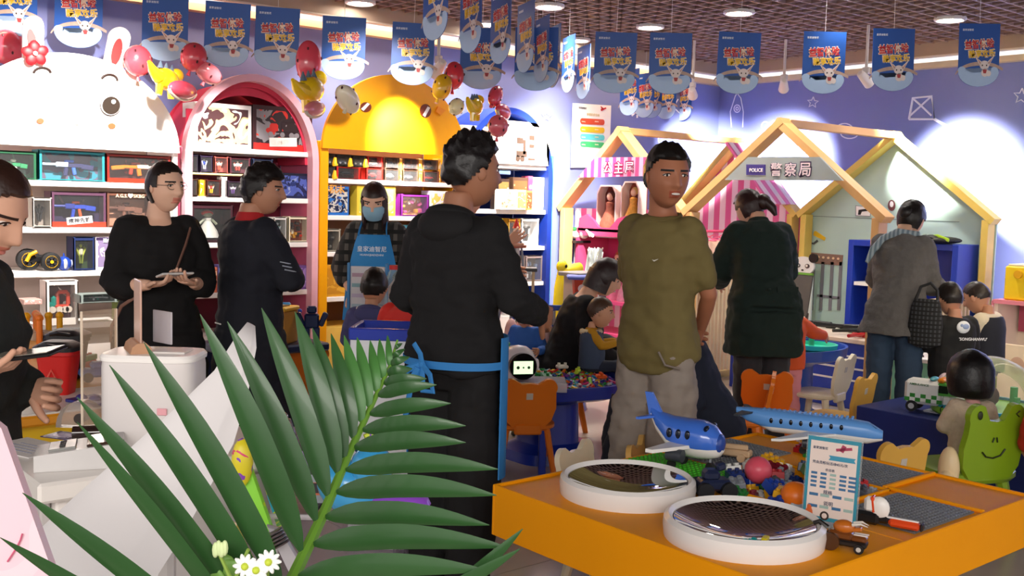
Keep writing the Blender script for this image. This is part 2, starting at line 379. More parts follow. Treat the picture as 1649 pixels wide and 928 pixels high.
e=fpart('ear',M('#f2e4d8',.4),pxo(ear(188,85,36,48,6)),.02,t,YF); fpart('ear_lining',M('#c01818',.5),ell(189,83,8,22,20,.22),.006,e,YF-.021)
e=fpart('ear',M('#f2e4d8',.4),pxo(ear(55,72,34,60,0)),.02,t,YF); fpart('ear_lining',M('#c01818',.5),ell(53,68,7,22,20,-.2),.006,e,YF-.021)
bw=MB()
for k in range(5):
    a=k*2*PI/5-.4; q=onY(57+11*math.cos(a),86+10*math.sin(a),YF-.06); bw.sph(q,(.042,.012,.034),10,6,rot=(0,a,0))
bo=bw.build('bow_flower',rd,t2); part('bow_centre',WM,bo,lambda b:b.sph(onY(57,86,YF-.078),(.014,.01,.014),10,6))
# --- pink arch unit
px0,px1=2.77,3.765
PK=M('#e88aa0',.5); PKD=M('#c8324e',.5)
t=thing('display_shelf','pink arched display shelf between the rabbit and yellow units','shelf',(0,0,0))
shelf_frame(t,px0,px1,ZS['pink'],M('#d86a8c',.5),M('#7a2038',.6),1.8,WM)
def arch(px0,px1,z0,z1,th,dep,name,mat,par,y0=YF,side=True):
    a=ellarc(px0,px1,z0,z1,32); b_=ellarc(px0+th,px1-th,z0,z1-th,32)
    if side: a=[(px0,0)]+a+[(px1,0)]; b_=[(px0+th,0)]+b_+[(px1-th,0)]
    return part(name,mat,par,lambda b:b.strip(a,b_,dep,mat=Matrix.Translation((0,y0,0))@FY))
ztp=onY(410,121,YF).z
arch(px0,px1,1.72,ztp,.05,.08,'arch_frame',M('#f0b4c0',.4),t,YF-.06)
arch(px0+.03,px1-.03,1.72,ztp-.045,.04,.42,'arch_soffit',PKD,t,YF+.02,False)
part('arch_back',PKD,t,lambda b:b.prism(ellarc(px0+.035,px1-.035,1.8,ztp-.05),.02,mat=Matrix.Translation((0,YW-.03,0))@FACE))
part('arch_valance',M('#d83a58',.45),t,lambda b:b.strip(ellarc(px0+.06,px1-.06,1.8,ztp-.06),[(x,max(z,2.06)) for x,z in ellarc(px0+.06,px1-.06,1.8,ztp-.14)],.02,mat=Matrix.Translation((0,YF+.06,0))@FY))
# --- yellow chick unit
yx0,yx1=3.79,5.075
YL=M('#f5a800',.35,noise=.04)
t=thing('display_shelf','yellow arched display shelf with a round-eyed chick face board','shelf',(0,0,0))
shelf_frame(t,yx0,yx1,ZS['yellow'],YL,M('#7a4a28',.6),1.9,M('#efc65c',.5))
arch(yx0-.005,yx1+.005,1.5,1.55,.05,.06,'front_frame',YL,t,YF-.065) if False else None
for x in(yx0+.035,yx1-.035): part('front_post',YL,t,lambda b:b.box((x,YF-.02,.95),(.07,.03,1.9),.006))
zty=onY(618,119,YF-.03).z
t2=part('face_board',YL,t,lambda b:b.prism(ellarc(yx0,yx1,1.845,zty,40),.03,mat=Matrix.Translation((0,YF-.035,0))@FACE))
yb=YF-.066
def yface(name,mat,o,th=.006): return fpart(name,mat,o,th,t2,yb)
yface('eye',M('#6a2a10',.4),ell(585,173,9,8)); yface('eye_glint',WM,pxo([(577,176),(587,166),(591,168),(581,179)]),.009)
yface('eye',M('#6a2a10',.4),ell(681,179,9,11)); yface('eye_glint',WM,pxo([(676,186),(684,172),(688,174),(680,189)]),.009)
yface('beak',M('#f0961e',.4),pxo([(700,172),(712,178),(704,186),(696,180)]),.02)
# --- blue arch unit
ux0,ux1=5.10,6.07
BL=M('#13308c',.45)
t=thing('display_shelf','navy blue arched display shelf at the far end of the row','shelf',(0,0,0))
shelf_frame(t,ux0,ux1,ZS['blue'],BL,M('#16286c',.5),1.78,WM)
arch(ux0,ux1,1.7,onY(808,172,YF).z,.05,.40,'arch_frame',BL,t,YF-.02)
part('arch_back',BL,t,lambda b:b.prism(ellarc(ux0+.04,ux1-.04,1.78,onY(808,172,YF).z-.05),.02,mat=Matrix.Translation((0,YW-.03,0))@FACE))
part('edge_strip',M('#4fc3e8',.4),t,lambda b:b.box((ux1+.012,YF+.02,.95),(.02,.05,1.9),.004))
part('hanging_rail',M('#6a86c8',.4),t,lambda b:b.box((ux0+.45,YF+.02,1.735),(.14,.02,.03),.004))
# ================= price board on the wall right of the blue shelf
t=thing('price_board','white price poster board with red, yellow, blue and green bands','poster',onY(957,200,YW-.02))
def pb(px,py,Y=YW-.03): q=onY(px,py,Y); return (q.x-t.location.x,q.z-t.location.z)
brd=part('board',M('#f4f4f4',.5,noise=.01),t,lambda b:b.prism([pb(923,166),pb(984,170),pb(981,270),pb(920,270)],.012,mat=FACE))
for i,(y,c) in enumerate(((195,'#d04a26'),(208,'#efc01e'),(220,'#5cc8d0'),(232,'#3cb06a'))):
    part('price_band',M(c,.5),brd,lambda b:b.prism(arcpts(pb(937,y)[0],pb(937,y)[1],.025,.027,PI/2,PI*1.5,8)+arcpts(pb(970,y+2)[0],pb(970,y+2)[1],.025,.027,-PI/2,PI/2,8),.004,mat=Matrix.Translation((0,-.012,0))@FACE))
    for px,w in((939,.05),(960,.05)): text('体验畅玩' if px==939 else '¥%d元'%(38+i*60) if False else '益智体验',w,M('#fff4d8',noise=0),brd,Matrix.Translation((pb(px,y+1)[0],-.017,pb(px,y+1)[1]))@Matrix.Rotation(PI/2,4,'X'))
text('皇家迪智尼',.1,M('#303040'),brd,Matrix.Translation((pb(938,174)[0],-.013,pb(938,174)[1]))@Matrix.Rotation(PI/2,4,'X'))
text('体验区价目表',.17,M('#c8b060'),brd,Matrix.Translation((pb(955,185)[0],-.013,pb(955,185)[1]))@Matrix.Rotation(PI/2,4,'X'))
part('plane_print',M('#c8303c'),brd,lambda b:(b.prism([pb(967,176),pb(975,173),pb(976,175),pb(968,179)],.004,mat=Matrix.Translation((0,-.012,0))@FACE),b.prism([pb(967,171),pb(972,175),pb(969,177)],.004,mat=Matrix.Translation((0,-.012,0))@FACE)))
# ================= two timber play houses against the right wall
WD=M('#d9a76a',.5,noise=.18,scale=5); WDY=M('#e0c060',.5,noise=.15,scale=5)
XF=6.65; XB=8.25
def beam(b,p,q,wx,wt):
    """rectangular beam between two points; wx = extent along X, wt = thickness in the YZ plane"""
    p=Vector(p);q=Vector(q);d=(q-p).normalized(); n=d.cross(Vector((1,0,0))).normalized()
    vs=[]
    for e in(p,q):
        for i,j in((-1,-1),(1,-1),(1,1),(-1,1)): vs.append(e+Vector((i*wx/2,0,0))+n*(j*wt/2))
    b.add(vs,[(0,1,2,3)[::-1],(4,5,6,7),(0,1,5,4),(1,2,6,5),(2,3,7,6),(3,0,4,7)])
def play_house(label,yl,yr,za,ze,cat='play house'):
    t=thing('play_house',label,cat,(0,0,0)); ym=(yl+yr)/2
    for nm,x in(('front',XF),('back',XB)):
        for kq,(p,q) in enumerate((((x,yl,ze),(x,ym,za)),((x,ym,za),(x,yr,ze)))):
            dd=(Vector(q)-Vector(p)).normalized()*.035; part('rafter',WD if nm=='front' else WDY,t,lambda b:beam(b,Vector(p)-dd,Vector(q)+dd,.13-.006*kq,.055))
        for y in(yl,yr): part('corner_post',WD if nm=='front' else WDY,t,lambda b:b.box((x,y+(.035 if y==yr else -.035),ze/2-.005),(.118,.058,ze-.01),.004))
    part('ridge_beam',WD,t,lambda b:b.box(((XF+XB)/2,ym,za+.005),(XB-XF-.1,.07,.06),.004))
    return t
zaP=onX(1001,212,XF).z; 
hp=play_house('timber-framed princess play house with a pink striped name board',7.2,5.76,zaP,1.46)
hq=play_house('timber-framed police play house with a grey name board',5.68,3.92,onX(1264,199,XF).z,1.46)
# princess board
def boardX(px4,x): return [(-q.y,q.z) for q in (onX(a,b_,x) for a,b_ in px4)]
XN=Matrix(((0,0,-1,0),(-1,0,0,0),(0,1,0,0),(0,0,0,1)))
def onboard(x): return Matrix.Translation((x,0,0))@XN
def txtX(body,w,mat,par,px,py,x,bold=0,depth=.003,h=None):
    q=onX(px,py,x); return text(body,w,mat,par,Matrix.Translation(q)@Matrix(((0,0,-1,0),(-1,0,0,0),(0,1,0,0),(0,0,0,1))),bold,depth,h)
nb=part('name_board',STR('#e0407c','#f0a8c4',11,1),hp,lambda b:b.prism(boardX([(959,254),(1050,253),(1072,283),(932,286)],XF-.08),.02,mat=onboard(XF-.07)))
for px,ch in((978,'公'),(996,'主'),(1013,'屋')): 
    txtX(ch,.122,M('#8a1446',noise=0),nb,px,270,XF-.091,.10,.002); txtX(ch,.098,M('#f4e4ea',noise=0),nb,px,270,XF-.0945,.004,.003)
nb=part('name_board',M('#9aa4a4',.5),hq,lambda b:b.prism(boardX([(1206,253),(1321,253),(1358,291),(1168,290)],XF-.08),.02,mat=onboard(XF-.07)))
part('blue_plate',M('#2a2a86',.4),nb,lambda b:b.prism(boardX([(1202,265),(1233,265),(1233,282),(1202,282)],XF-.09),.003,mat=onboard(XF-.09)))
txtX('POLICE',.125,M('#ffffff',noise=0),nb,1217.5,274,XF-.0945,.01,.002)
for px,ch in((1250,'警'),(1273,'察'),(1296,'局')):
    txtX(ch,.118,M('#3a2450',noise=0),nb,px,273,XF-.091,.085,.002); txtX(ch,.1,M('#f6dfe4',noise=0),nb,px,273,XF-.0935,.008,.003)
# infill panels of the houses
ymp=(7.2+5.76)/2; ymq=(5.68+3.92)/2
MINT=M('#b5cfc4',.55,noise=.04)
part('gable_panel',MINT,hq,lambda b:b.prism([(-5.68,0),(-5.68,1.46),(-ymq,2.1),(-3.92,1.46),(-3.92,0)],.02,mat=onboard(XB+.09)))
part('gable_panel',STR('#e86aa4','#fbe3ee',7,1),hp,lambda b:b.prism([(-7.2,0),(-7.2,1.46),(-ymp,2.1),(-5.76,1.46),(-5.76,0)],.02,mat=onboard(XB+.09)))
part('side_panel',STR('#e86aa4','#fbe3ee',7,0),hp,lambda b:b.box((7.5,7.2,.75),(1.4,.02,1.4)))
part('roof_panel',STR('#e86aa4','#fbe3ee',7,0),hp,lambda b:b.add([(7.9,5.82,1.53),(8.3,5.82,1.53),(8.3,6.35,2.1),(7.9,6.35,2.1),(7.9,5.80,1.54),(8.3,5.80,1.54),(8.3,6.33,2.11),(7.9,6.33,2.11)],[(0,1,2,3),(4,7,6,5),(0,4,5,1),(1,5,6,2),(2,6,7,3),(3,7,4,0)]))
# ================= people
SKIN='#c98f72'; 
def heading(a): return -(YAW+math.radians(a))
FSC=bpy.data.scenes.new('welding bench')   # emptied and removed again below
def fuse(b,voxel,smooth=4,wrinkle=0.,ws=9.,seed=0):
    """weld overlapping lofts into one continuous surface"""
    me=bpy.data.meshes.new('fused'); me.from_pydata([tuple(v) for v in b.v],[],b.f)
    bm=bmesh.new(); bm.from_mesh(me); bmesh.ops.recalc_face_normals(bm,faces=bm.faces); bm.to_mesh(me); bm.free()
    o=bpy.data.objects.new('fused',me); FSC.collection.objects.link(o)
    m=o.modifiers.new('r','REMESH'); m.mode='VOXEL'; m.voxel_size=voxel
    s=o.modifiers.new('s','SMOOTH'); s.iterations=smooth; s.factor=.5
    FSC.view_layers[0].update(); dg=FSC.view_layers[0].depsgraph; out=bpy.data.meshes.new_from_object(o.evaluated_get(dg))
    bpy.data.objects.remove(o); bpy.data.meshes.remove(me)
    if wrinkle:
        import numpy as np
        n=len(out.vertices); co=np.empty(n*3,dtype=np.float32); no=np.empty(n*3,dtype=np.float32)
        out.vertices.foreach_get('co',co); out.vertices.foreach_get('normal',no); co=co.reshape(-1,3); no=no.reshape(-1,3)
        h=np.array([mnoise.noise((q[0]*ws,q[1]*ws,q[2]*ws*1.6+seed))+.5*mnoise.noise((q[0]*ws*2.3,q[1]*ws*2.3,q[2]*ws*3.7+seed)) for q in co.tolist()],dtype=np.float32)
        out.vertices.foreach_set('co',(co+no*(wrinkle*h)[:,None]).ravel()); out.update()
    return out
def mesh_into(b,me,mi=0): b.add([v.co for v in me.vertices],[list(p.vertices) for p in me.polygons],mi)
def ell_ring(c,rx,ry,R,n=18,p=2.3):
    out=[]
    for i in range(n):
        a=2*PI*i/n; ca,sa=math.cos(a),math.sin(a)
        out.append(Vector(c)+R@Vector((rx*math.copysign(abs(ca)**(2/p),ca),ry*math.copysign(abs(sa)**(2/p),sa),0)))
    return out
def limb(b,pts,rad,n=12): 
    # tapered limb with rounded ends
    pts=[Vector(p) for p in pts]; b.tube(pts,rad,n)
    b.sph(pts[0],rad[0]*.99,n,8); b.sph(pts[-1],rad[-1]*.99,n,8)
def g(x,s): return math.exp(-(x/s)**2)
def head_mesh(b,Mh,hs,mi_skin,mi_lip,mi_brow,mi_eye,mi_iris,nu=44,nv=40,face=True,smile=0.,mi_teeth=None,gaze=0.,eyes_closed=False,fem=False):
    """unit head: chin -.5, crown +.5, facing +Y; scaled by hs and placed by Mh"""
    vs=[];fs=[];fm=[]
    def dep(x,y,z):
        # jaw and nape
        if z<0:
            t=min(1,-z/.5); x*=1-(.30 if fem else .24)*t**1.6
            if y<0: y*=1-.62*t
            elif z<-.3: x*=1-.35*((-z-.3)/.2)**2
        if y>0:
            y*=.95
            fx=g(x,.30)
            y+=.035*fx*g(z+.43,.07)*(1 if z>-.5 else 0)      # chin
            y-=.045*g(abs(x)-.145,.075)*g(z-.045,.06)          # eye sockets
            y+=.022*g(abs(x)-.13,.12)*g(z-.13,.045)            # brow
            k=max(0,min(1,(.09-z)/.2)) if z>-.13 else max(0,1-(-.13-z)/.045)
            y+=(.02+.085*k)*g(x,.042+.022*k)*(1 if -.2<z<.12 else 0)  # nose
            y+=.02*g(abs(x)-.055,.035)*g(z+.115,.035)          # nostrils
            y+=.025*g(abs(x)-.18,.09)*g(z+.12,.09)             # cheeks
            sm=smile*.5*x*x
            y+=.03*g(x,.10)*(g(z+.225-sm,.022)+1.1*g(z+.29-sm,.026))-.014*g(x,.12)*g(z+.256-sm,.012)
        return x,y,z
    for a in range(nv+1):
        th=PI*a/nv
        for i in range(nu):
            ph=2*PI*i/nu
            # denser at the front
            ph2=ph-.35*math.sin(2*(ph-PI/2))*.5 if face else ph
            x=.335*math.sin(th)**.9*math.cos(ph2); y=.43*math.sin(th)**.9*math.sin(ph2); z=.5*math.cos(th)
            vs.append(Vector(dep(x,y,z)))
    for a in range(nv):
        for i in range(nu):
            j=(i+1)%nu; q=(a*nu+i,(a+1)*nu+i,(a+1)*nu+j,a*nu+j); c=sum((vs[k] for k in q),Vector())/4
            mi=mi_skin
            if face and c.y>.2:
                sm=smile*.5*c.x*c.x
                if abs(c.x)<.092 and -.308<c.z-sm<-.212: mi=mi_lip
                if .065<abs(c.x)<.225 and .10<c.z+.25*(abs(c.x)-.14)**2*4<(.128 if fem else .142): mi=mi_brow
            fs.append(q); fm.append(mi)
    o=len(b.v); S=Matrix.Scale(hs,4); T=Mh@S
    b.v+= [T@v for v in vs]; b.f+=[[k+o for k in f] for f in fs]; b.m+=fm
    sv=b.x; b.x=T
    for s in(-1,1):
        b.sph((s*.335,-.02,-.02),(.028,.075,.1),10,8,mi_skin,rot=(0,s*.1,-s*.3)); b.sph((s*.352,-.01,-.01),(.014,.045,.07),8,6,mi_skin,rot=(0,s*.1,-s*.3))
        if face:
            ye=.335
            if not eyes_closed:
                b.sph((s*.145,ye-.012,.045),(.062,.035,.024),12,8,mi_eye,rot=(0,0,-s*.35)); b.sph((s*.145+gaze*.02,ye+.008,.043),(.024,.022,.024),10,6,mi_iris)
            b.tube([(s*.145+q*.068,ye+.024-abs(q)*.012-s*q*.018,.066-.02*q*q-.01*s*q) for q in(-1,-.5,0,.5,1)],.0085,5,mi_iris)
    if smile and mi_teeth is not None:
        b.sph((0,.395,-.247),(.075,.03,.02),12,6,mi_teeth)
    b.x=sv
def hand(b,w,d,n,side,s=1.,curl=.5,spread=.12,mi=0,thumb=.6):
    """w wrist, d pointing direction, n palm normal (fingers curl towards it), side +-1: thumb on the +-cross side"""
    w=Vector(w); d=Vector(d).normalized(); n=Vector(n); n=(n-d*n.dot(d)).normalized(); u=d.cross(n)*side
    L=.085*s
    def R(c,a,t): return [c+u*(a*math.cos(2*PI*i/12))+n*(t*math.sin(2*PI*i/12)) for i in range(12)]
    b.loft([R(w-d*.03*s,.024*s,.019*s),R(w,.025*s,.018*s),R(w+d*L*.35,.036*s,.017*s),R(w+d*L*.8,.041*s,.015*s),R(w+d*L*1.02,.038*s,.011*s)],mi)
    for k,(off,ln) in enumerate(((.03,.92),(.0105,1.),(-.0105,.94),(-.03,.75))):
        p=w+d*L*.95+u*off*s; dd=(d+u*(off*s*spread*40)).normalized(); pts=[p-dd*.012*s]; rr=[.0095*s]; c=curl*(1+.12*k)
        for q,(seg,r) in enumerate(((.042,.0095),(.026,.0085),(.021,.0075))):
            ang=c*(.7,1.,.7)[q]; ax=dd.cross(n)
            dd=(Matrix.Rotation(ang,3,ax)@dd).normalized(); n2=n
            p=p+dd*seg*ln*s; pts.append(p.copy()); rr.append(r*s)
            n=(Matrix.Rotation(ang,3,ax)@n)
        n=Vector(n2) if False else n
        b.tube(pts,rr,8,mi); b.sph(pts[-1],rr[-1]*.98,8,5,mi)
        # restore palm normal for the next finger
        n=(u*side).cross(d).normalized() if (u*side).cross(d).length else n
        n=-((d).cross(u*side)).normalized() if n.dot(-(d.cross(u*side)))<0 else n
    p=w+d*.018*s+u*.024*s; dd=(d*.75+u*.75+n*.25*thumb).normalized(); pts=[p.copy()]; rr=[.0135*s]
    for seg,r,t in((.034,.0115,.0),(.028,.010,.35),(.022,.0085,.35)):
        dd=(dd+(d*.5-u*.3+n*.3*thumb)*t).normalized(); p=p+dd*seg*s; pts.append(p.copy()); rr.append(r*s)
    b.tube(pts,rr,8,mi); b.sph(pts[-1],rr[-1]*.98,8,5,mi)
def hair_shell(Mh,hs,cond,thick=.05,nz=.0,seed=0,nu=36,nv=28,vol=1.0,spike=0.):
    """a cap of hair following the skull where cond(x,y,z) holds (unit head coordinates)"""
    vs=[];keep=[];b=MB(); T=Mh@Matrix.Scale(hs,4)
    def pos(a,i):
        th=PI*a/nv; ph=2*PI*i/nu; x=.335*math.sin(th)**.9*math.cos(ph); y=.43*math.sin(th)**.9*math.sin(ph); z=.5*math.cos(th)
        if z<0:
            t=min(1,-z/.5); x*=1-.2*t**1.6
            if y<0: y*=1-.5*t
        return Vector((x,y,z))
    base=[pos(a,i) for a in range(nv+1) for i in range(nu)]
    out=[]
    for p in base:
        r=1+(thick*vol/.42)*(1+nz*mnoise.noise(p*9+Vector((seed,0,0)))+nz*.6*mnoise.noise(p*22+Vector((seed,3,0))))
        q=p*r; 
        if spike and p.z>.1: q+=Vector((0,-.01,spike*max(0,mnoise.noise(p*16+Vector((seed,1,2)))+.15)))
        out.append(q)
    inn=[p*.97 for p in base]; N=len(base); faces=set()
    for a in range(nv):
        for i in range(nu):
            j=(i+1)%nu; q=(a*nu+i,(a+1)*nu+i,(a+1)*nu+j,a*nu+j); c=(base[q[0]]+base[q[1]]+base[q[2]]+base[q[3]])/4
            if cond(c.x,c.y,c.z): faces.add(q)
    edges={}
    fs=[]
    for q in faces:
        fs.append(q); fs.append(tuple(k+N for k in q[::-1]))
        for k in range(4):
            e=(q[k],q[(k+1)%4]); edges[e]=edges.get(e,0)+1
    for (u_,v_) in edges:
        if (v_,u_) not in edges: fs.append((u_,u_+N,v_+N,v_))
    used=sorted({k for f in fs for k in f}); mp={k:i for i,k in enumerate(used)}; allv=out+inn
    b.v=[T@allv[k] for k in used]; b.f=[[mp[k] for k in f] for f in fs]; b.m=[0]*len(fs)
    return b
def curtain(b,Mh,hs,a0,a1,ztop,zbot,rx=.39,ry=.47,th=.06,yo=-.04,flare=.0,na=20,nzv=8,seed=0):
    """hanging hair round the head between two angles (0=right ear, 90=face, -90=back)"""
    T=Mh@Matrix.Scale(hs,4); R=[]
    for k in range(nzv+1):
        z=ztop+(zbot-ztop)*k/nzv; t=k/nzv; ring=[]
        def pt(a,off,z): 
            wob=1+.03*mnoise.noise(Vector((a*5,z*2,seed)))
            return T@Vector(((rx+off+flare*t)*math.cos(a)*wob,(ry+off+flare*t)*math.sin(a)*wob+yo,z))
        A=[math.radians(a0+(a1-a0)*i/na) for i in range(na+1)]
        ring=[pt(a,0,z) for a in A]+[pt(a,-th*(1-.5*t),z) for a in reversed(A)]
        R.append(ring)
    b.loft(R,0)
SHORT=lambda f=.27,s=.02,bk=-.26:(lambda x,y,z: z>(f+.25*abs(x)*0 if y>.2 else (s+(f-s)*max(0,(y-.02)/.18) if y>-.05 else bk+(s-bk)*max(0,(y+.25)/.2) if y>-.25 else bk)))
class P: pass
def person(name,label,px,py,d,H,face,skin=SKIN,hair='#17110e',hs=None,lean=0.,zh=None,legs=None,armR=None,armL=None,hyaw=0.,hpitch=0.,hroll=0.,
           top=None,bottom=None,style='short',sex='m',build=1.,kid=False,faceon=True,smile=0.,vox=.011,handR=None,handL=None,group=None,shoes='#1a1a1c',
           cat='person',twist=0.,seed=0,neck=1.,pxref='head',yoff=0.,hairfn=None,eyes_closed=False,hdetail=1):
    """px,py,d: where the middle of the hips (pxref='hip') or the head (pxref='head') stands in the photograph"""
    s=H/1.7; hs=hs or (.228*(s**.5) if not kid else .205)
    zh=zh if zh is not None else (.53*H if not kid else .47*H)
    LE=math.radians(lean)
    ref=at(px,py,d); rz=heading(face)
    tl=(.30*H if not kid else .30*H)                       # hip -> shoulder line
    Rl=Matrix.Rotation(-LE,3,'X')@Matrix.Rotation(math.radians(-twist),3,'Z')
    hip=Vector((0,0,zh)); 
    def tp(x,y,z): return hip+Rl@Vector((x,y,z))
    neckp=tp(0,-.01*s,tl+.035*s); hb=neckp+Rl@Vector((0,.02*s,.045*s*neck))
    Rh=Matrix.Rotation(math.radians(-hyaw),3,'Z')@Matrix.Rotation(math.radians(-hpitch),3,'X')@Matrix.Rotation(math.radians(hroll),3,'Y')
    hc=hb+Rh@Vector((0,.045*hs/.228,.40*hs))
    Mh=Matrix.Translation(hc)@Rh.to_4x4()
    off=Vector((hc.x,hc.y,0)) if pxref=='head' else Vector((0,0,0))
    Rz=Matrix.Rotation(rz,3,'Z'); loc=Vector((ref.x,ref.y,0))-Rz@off; loc.z=yoff
    sw=(.140 if sex=='m' else .124)*s*build if not kid else .122*s*build*1.12
    k=s*build
    sh={1:tp(sw,0,tl-.042*s),-1:tp(-sw,0,tl-.042*s)}
    aL=.27*s; fL=.235*s
    if kid: aL*=.9; fL*=.88
    arms={}
    for sd,a in((1,armR),(-1,armL)):
        if a is None: a=((.06*sd,-.02,-1),(.02*sd,.18,-1))
        e=sh[sd]+Vector(a[0]).normalized()*aL; w=e+Vector(a[1]).normalized()*fL; arms[sd]=(e,w)
    hw=.085*s*(1 if sex=='m' else 1.05)
    hipj={1:tp(hw,0,-.02*s),-1:tp(-hw,0,-.02*s)}
    lg={}
    for sd in(1,-1):
        if legs is None: kn=Vector((hw*1.05*sd,.01,zh*.53)); an=Vector((hw*1.1*sd,-.03*s,.075*s))
        else: kn,an=[Vector(q) for q in legs[0 if sd==1 else 1]]
        lg[sd]=(kn,an)
    # ---- the continuous body
    prof=[(-.10,.10,.085,0),(-.04,.165,.105,-.005),(.05,.165,.11,-.005),(.17,.142,.10,0),(.28,.152,.108,.005),(.38,.168,.112,.005),(.46,.15,.10,0),(.505,.105,.078,-.005),(.535,.064,.062,-.008),(.57,.056,.058,0),(.62,.054,.056,.01)]
    if sex=='f': prof=[(-.10,.10,.085,0),(-.04,.168,.11,-.01),(.05,.165,.11,-.01),(.17,.128,.092,0),(.28,.138,.105,.012),(.36,.146,.118,.018),(.45,.13,.095,0),(.505,.09,.072,-.005),(.535,.055,.055,-.008),(.57,.049,.052,0),(.62,.047,.05,.01)]
    if kid: prof=[(-.10,.11,.10,0),(-.04,.15,.115,0),(.05,.155,.125,.01),(.17,.15,.125,.015),(.28,.15,.115,.01),(.38,.15,.105,.0),(.46,.145,.09,0),(.505,.10,.07,-.005),(.535,.06,.058,0),(.57,.052,.055,0),(.62,.05,.053,.01)]
    zk=tl/.51
    def torso(b,lo,hi,inf,flare=0.,belt=None):
        rings=[]
        for z,w,dp,yo in prof:
            if z<lo-.001 or z>hi+.001: continue
            fl=1+flare*max(0,.12-z)
            rings.append(ell_ring(tp(0,yo*k,z*zk),(w*k+inf)*fl,(dp*k+inf)*fl,Rl))
        b.loft(rings)
    def arm(b,sd,inf,frac=1.,hand_=False):
        e,w=arms[sd]; S=sh[sd]; pts=[S,S.lerp(e,.45),e]; rad=[.052*k+inf,.047*k+inf,.039*k+inf]
        if frac>.5:
            t=(frac-.5)*2; pts+= [e.lerp(w,.3*t),e.lerp(w,t)]; rad+=[.038*k+inf,(.038-.012*t)*k+inf]
        elif frac<.5:
            pts=[S,S.lerp(e,frac),S.lerp(e,frac*2)]
        limb(b,pts,rad[:len(pts)])
        b.sph(S.lerp(tp(0,0,tl-.03*s),.4),(.047*k+inf*.75),12,8)
    def leg(b,sd,inf,frac=1.,wide=0.):
        kn,an=lg[sd]; h0=hipj[sd]; e=kn.lerp(an,max(0,frac*2-1)) if frac>.5 else kn
        pts=[h0,h0.lerp(kn,.45),kn]; rad=[.080*k+inf*.7,.074*k+inf,.055*k+inf+wide]
        if frac>.5: pts+= [kn.lerp(e,.35),e]; rad+=[.054*k+inf+wide,(.054-.020*(frac*2-1))*k+inf+wide]
        limb(b,pts,rad)
    kk=H/1.7
    b=MB(); torso(b,-.1,.62,0)
    for sd in(1,-1): arm(b,sd,0); leg(b,sd,0)
    me=fuse(b,vox*max(.75,kk),3)
    B=MB(); mesh_into(B,me,0); bpy.data.meshes.remove(me)
    nu_,nv_=((52,46) if hdetail>1 else (40,36)) if faceon else (24,20)
    head_mesh(B,Mh,hs,0,1,2,3,2,nu_,nv_,faceon,smile,3,eyes_closed=eyes_closed,fem=sex=='f' or kid)
    hsz=(hs/.228)*(.92 if sex=='f' else 1.) if not kid else .58*H/1.0
    for sd,hh in((1,handR),(-1,handL)):
        e,w=arms[sd]; dd=(w-e).normalized()
        hh=hh or dict(d=dd,n=Vector((-sd,.0,0))-dd*0,curl=.35)
        hand(B,w,hh.get('d',dd),hh.get('n',(-sd,0,0)),sd*hh.get('side',-1),hsz,hh.get('curl',.4),hh.get('spread',.12))
        if sd==1: handpos_r=w
    lip=tuple(min(1,c*.8) if i else min(1,c*1.02) for i,c in enumerate(hx(skin)))
    skm=M(skin,.55,noise=.08,scale=14)
    body=B.build(name,[skm,M((lip[0]*.9,lip[1]*.66,lip[2]*.66),.45,noise=0),M(hair,.6,noise=0),M('#e8e0d8',.25,noise=0)],None,angle=60)
    body.location=loc; body.rotation_euler=(0,0,rz); tag(body,label,cat,group)
    o=P(); o.o=body; o.Mh=Mh; o.hs=hs; o.tp=tp; o.s=s; o.k=k; o.arms=arms; o.sh=sh; o.hip=hip; o.lg=lg; o.Rl=Rl; o.tl=tl; o.zk=zk; o.loc=loc; o.rz=rz
    o.W=lambda p:(Rz.inverted()@(Vector(p)-loc))
    # ---- clothes
    def cloth(nm,c,fn,wr=.006,ws=9,v=None,sm=3):
        b=MB(); fn(b); me=fuse(b,(v or vox)*max(.75,kk),sm,wr*kk,ws,seed); me.name=nm
        me.materials.append(c if not isinstance(c,(str,tuple)) else M(c,.85,noise=.12,scale=20,bump=.12,sheen=.15))
        me.shade_smooth(); return link(nm,me,body)
    o.cloth=cloth; o.torso=torso; o.arm=arm; o.leg=leg
    if bottom:
        def f(b):
            torso(b,-.1,bottom.get('hi',.06),.010*kk)
            for sd in(1,-1): leg(b,sd,bottom.get('inf',.016)*kk,bottom.get('frac',.98),bottom.get('wide',.012)*kk)
        cloth(bottom.get('name','trousers'),bottom['c'],f,bottom.get('wr',.008),11)
    if top:
        inf=top.get('inf',.02)*kk
        def f(b):
            torso(b,top.get('lo',-.04),top.get('hi',.535),inf,top.get('flare',0))
            if 'skirt' in top:
                z0=top['skirt']; c0=tp(0,0,-.02); n=5
                rings=[]
                for i in range(n+1):
                    t=i/n; zz=c0.z+.12*s*(1-t)*0+ (z0-c0.z)*t; rings.append(ell_ring((c0.x,c0.y*(1-t*.6)-.0*t,zz),(.17*k+inf)*(1+top.get('sf',.12)*t),(.12*k+inf)*(1+(top.get('sf',.12)+.1)*t),Matrix.Identity(3)))
                b.loft(rings)
            for sd in(1,-1): arm(b,sd,top.get('ainf',.016)*kk,top.get('sleeve',.95))
        o.top=cloth(top.get('name','shirt'),top['c'],f,top.get('wr',.009),top.get('ws',9))
        if top.get('hood'): part('hood',M(top['hood'],.85,bump=.12),body,lambda b:(b.sph(tp(0,-.085*k,.50*zk),(.12*k,.06*k,.075*k),16,10,rot=(-.5-LE,0,0)),b.sph(tp(0,-.05*k,.535*zk),(.105*k,.075*k,.035*k),16,8,rot=(-.35-LE,0,0))))
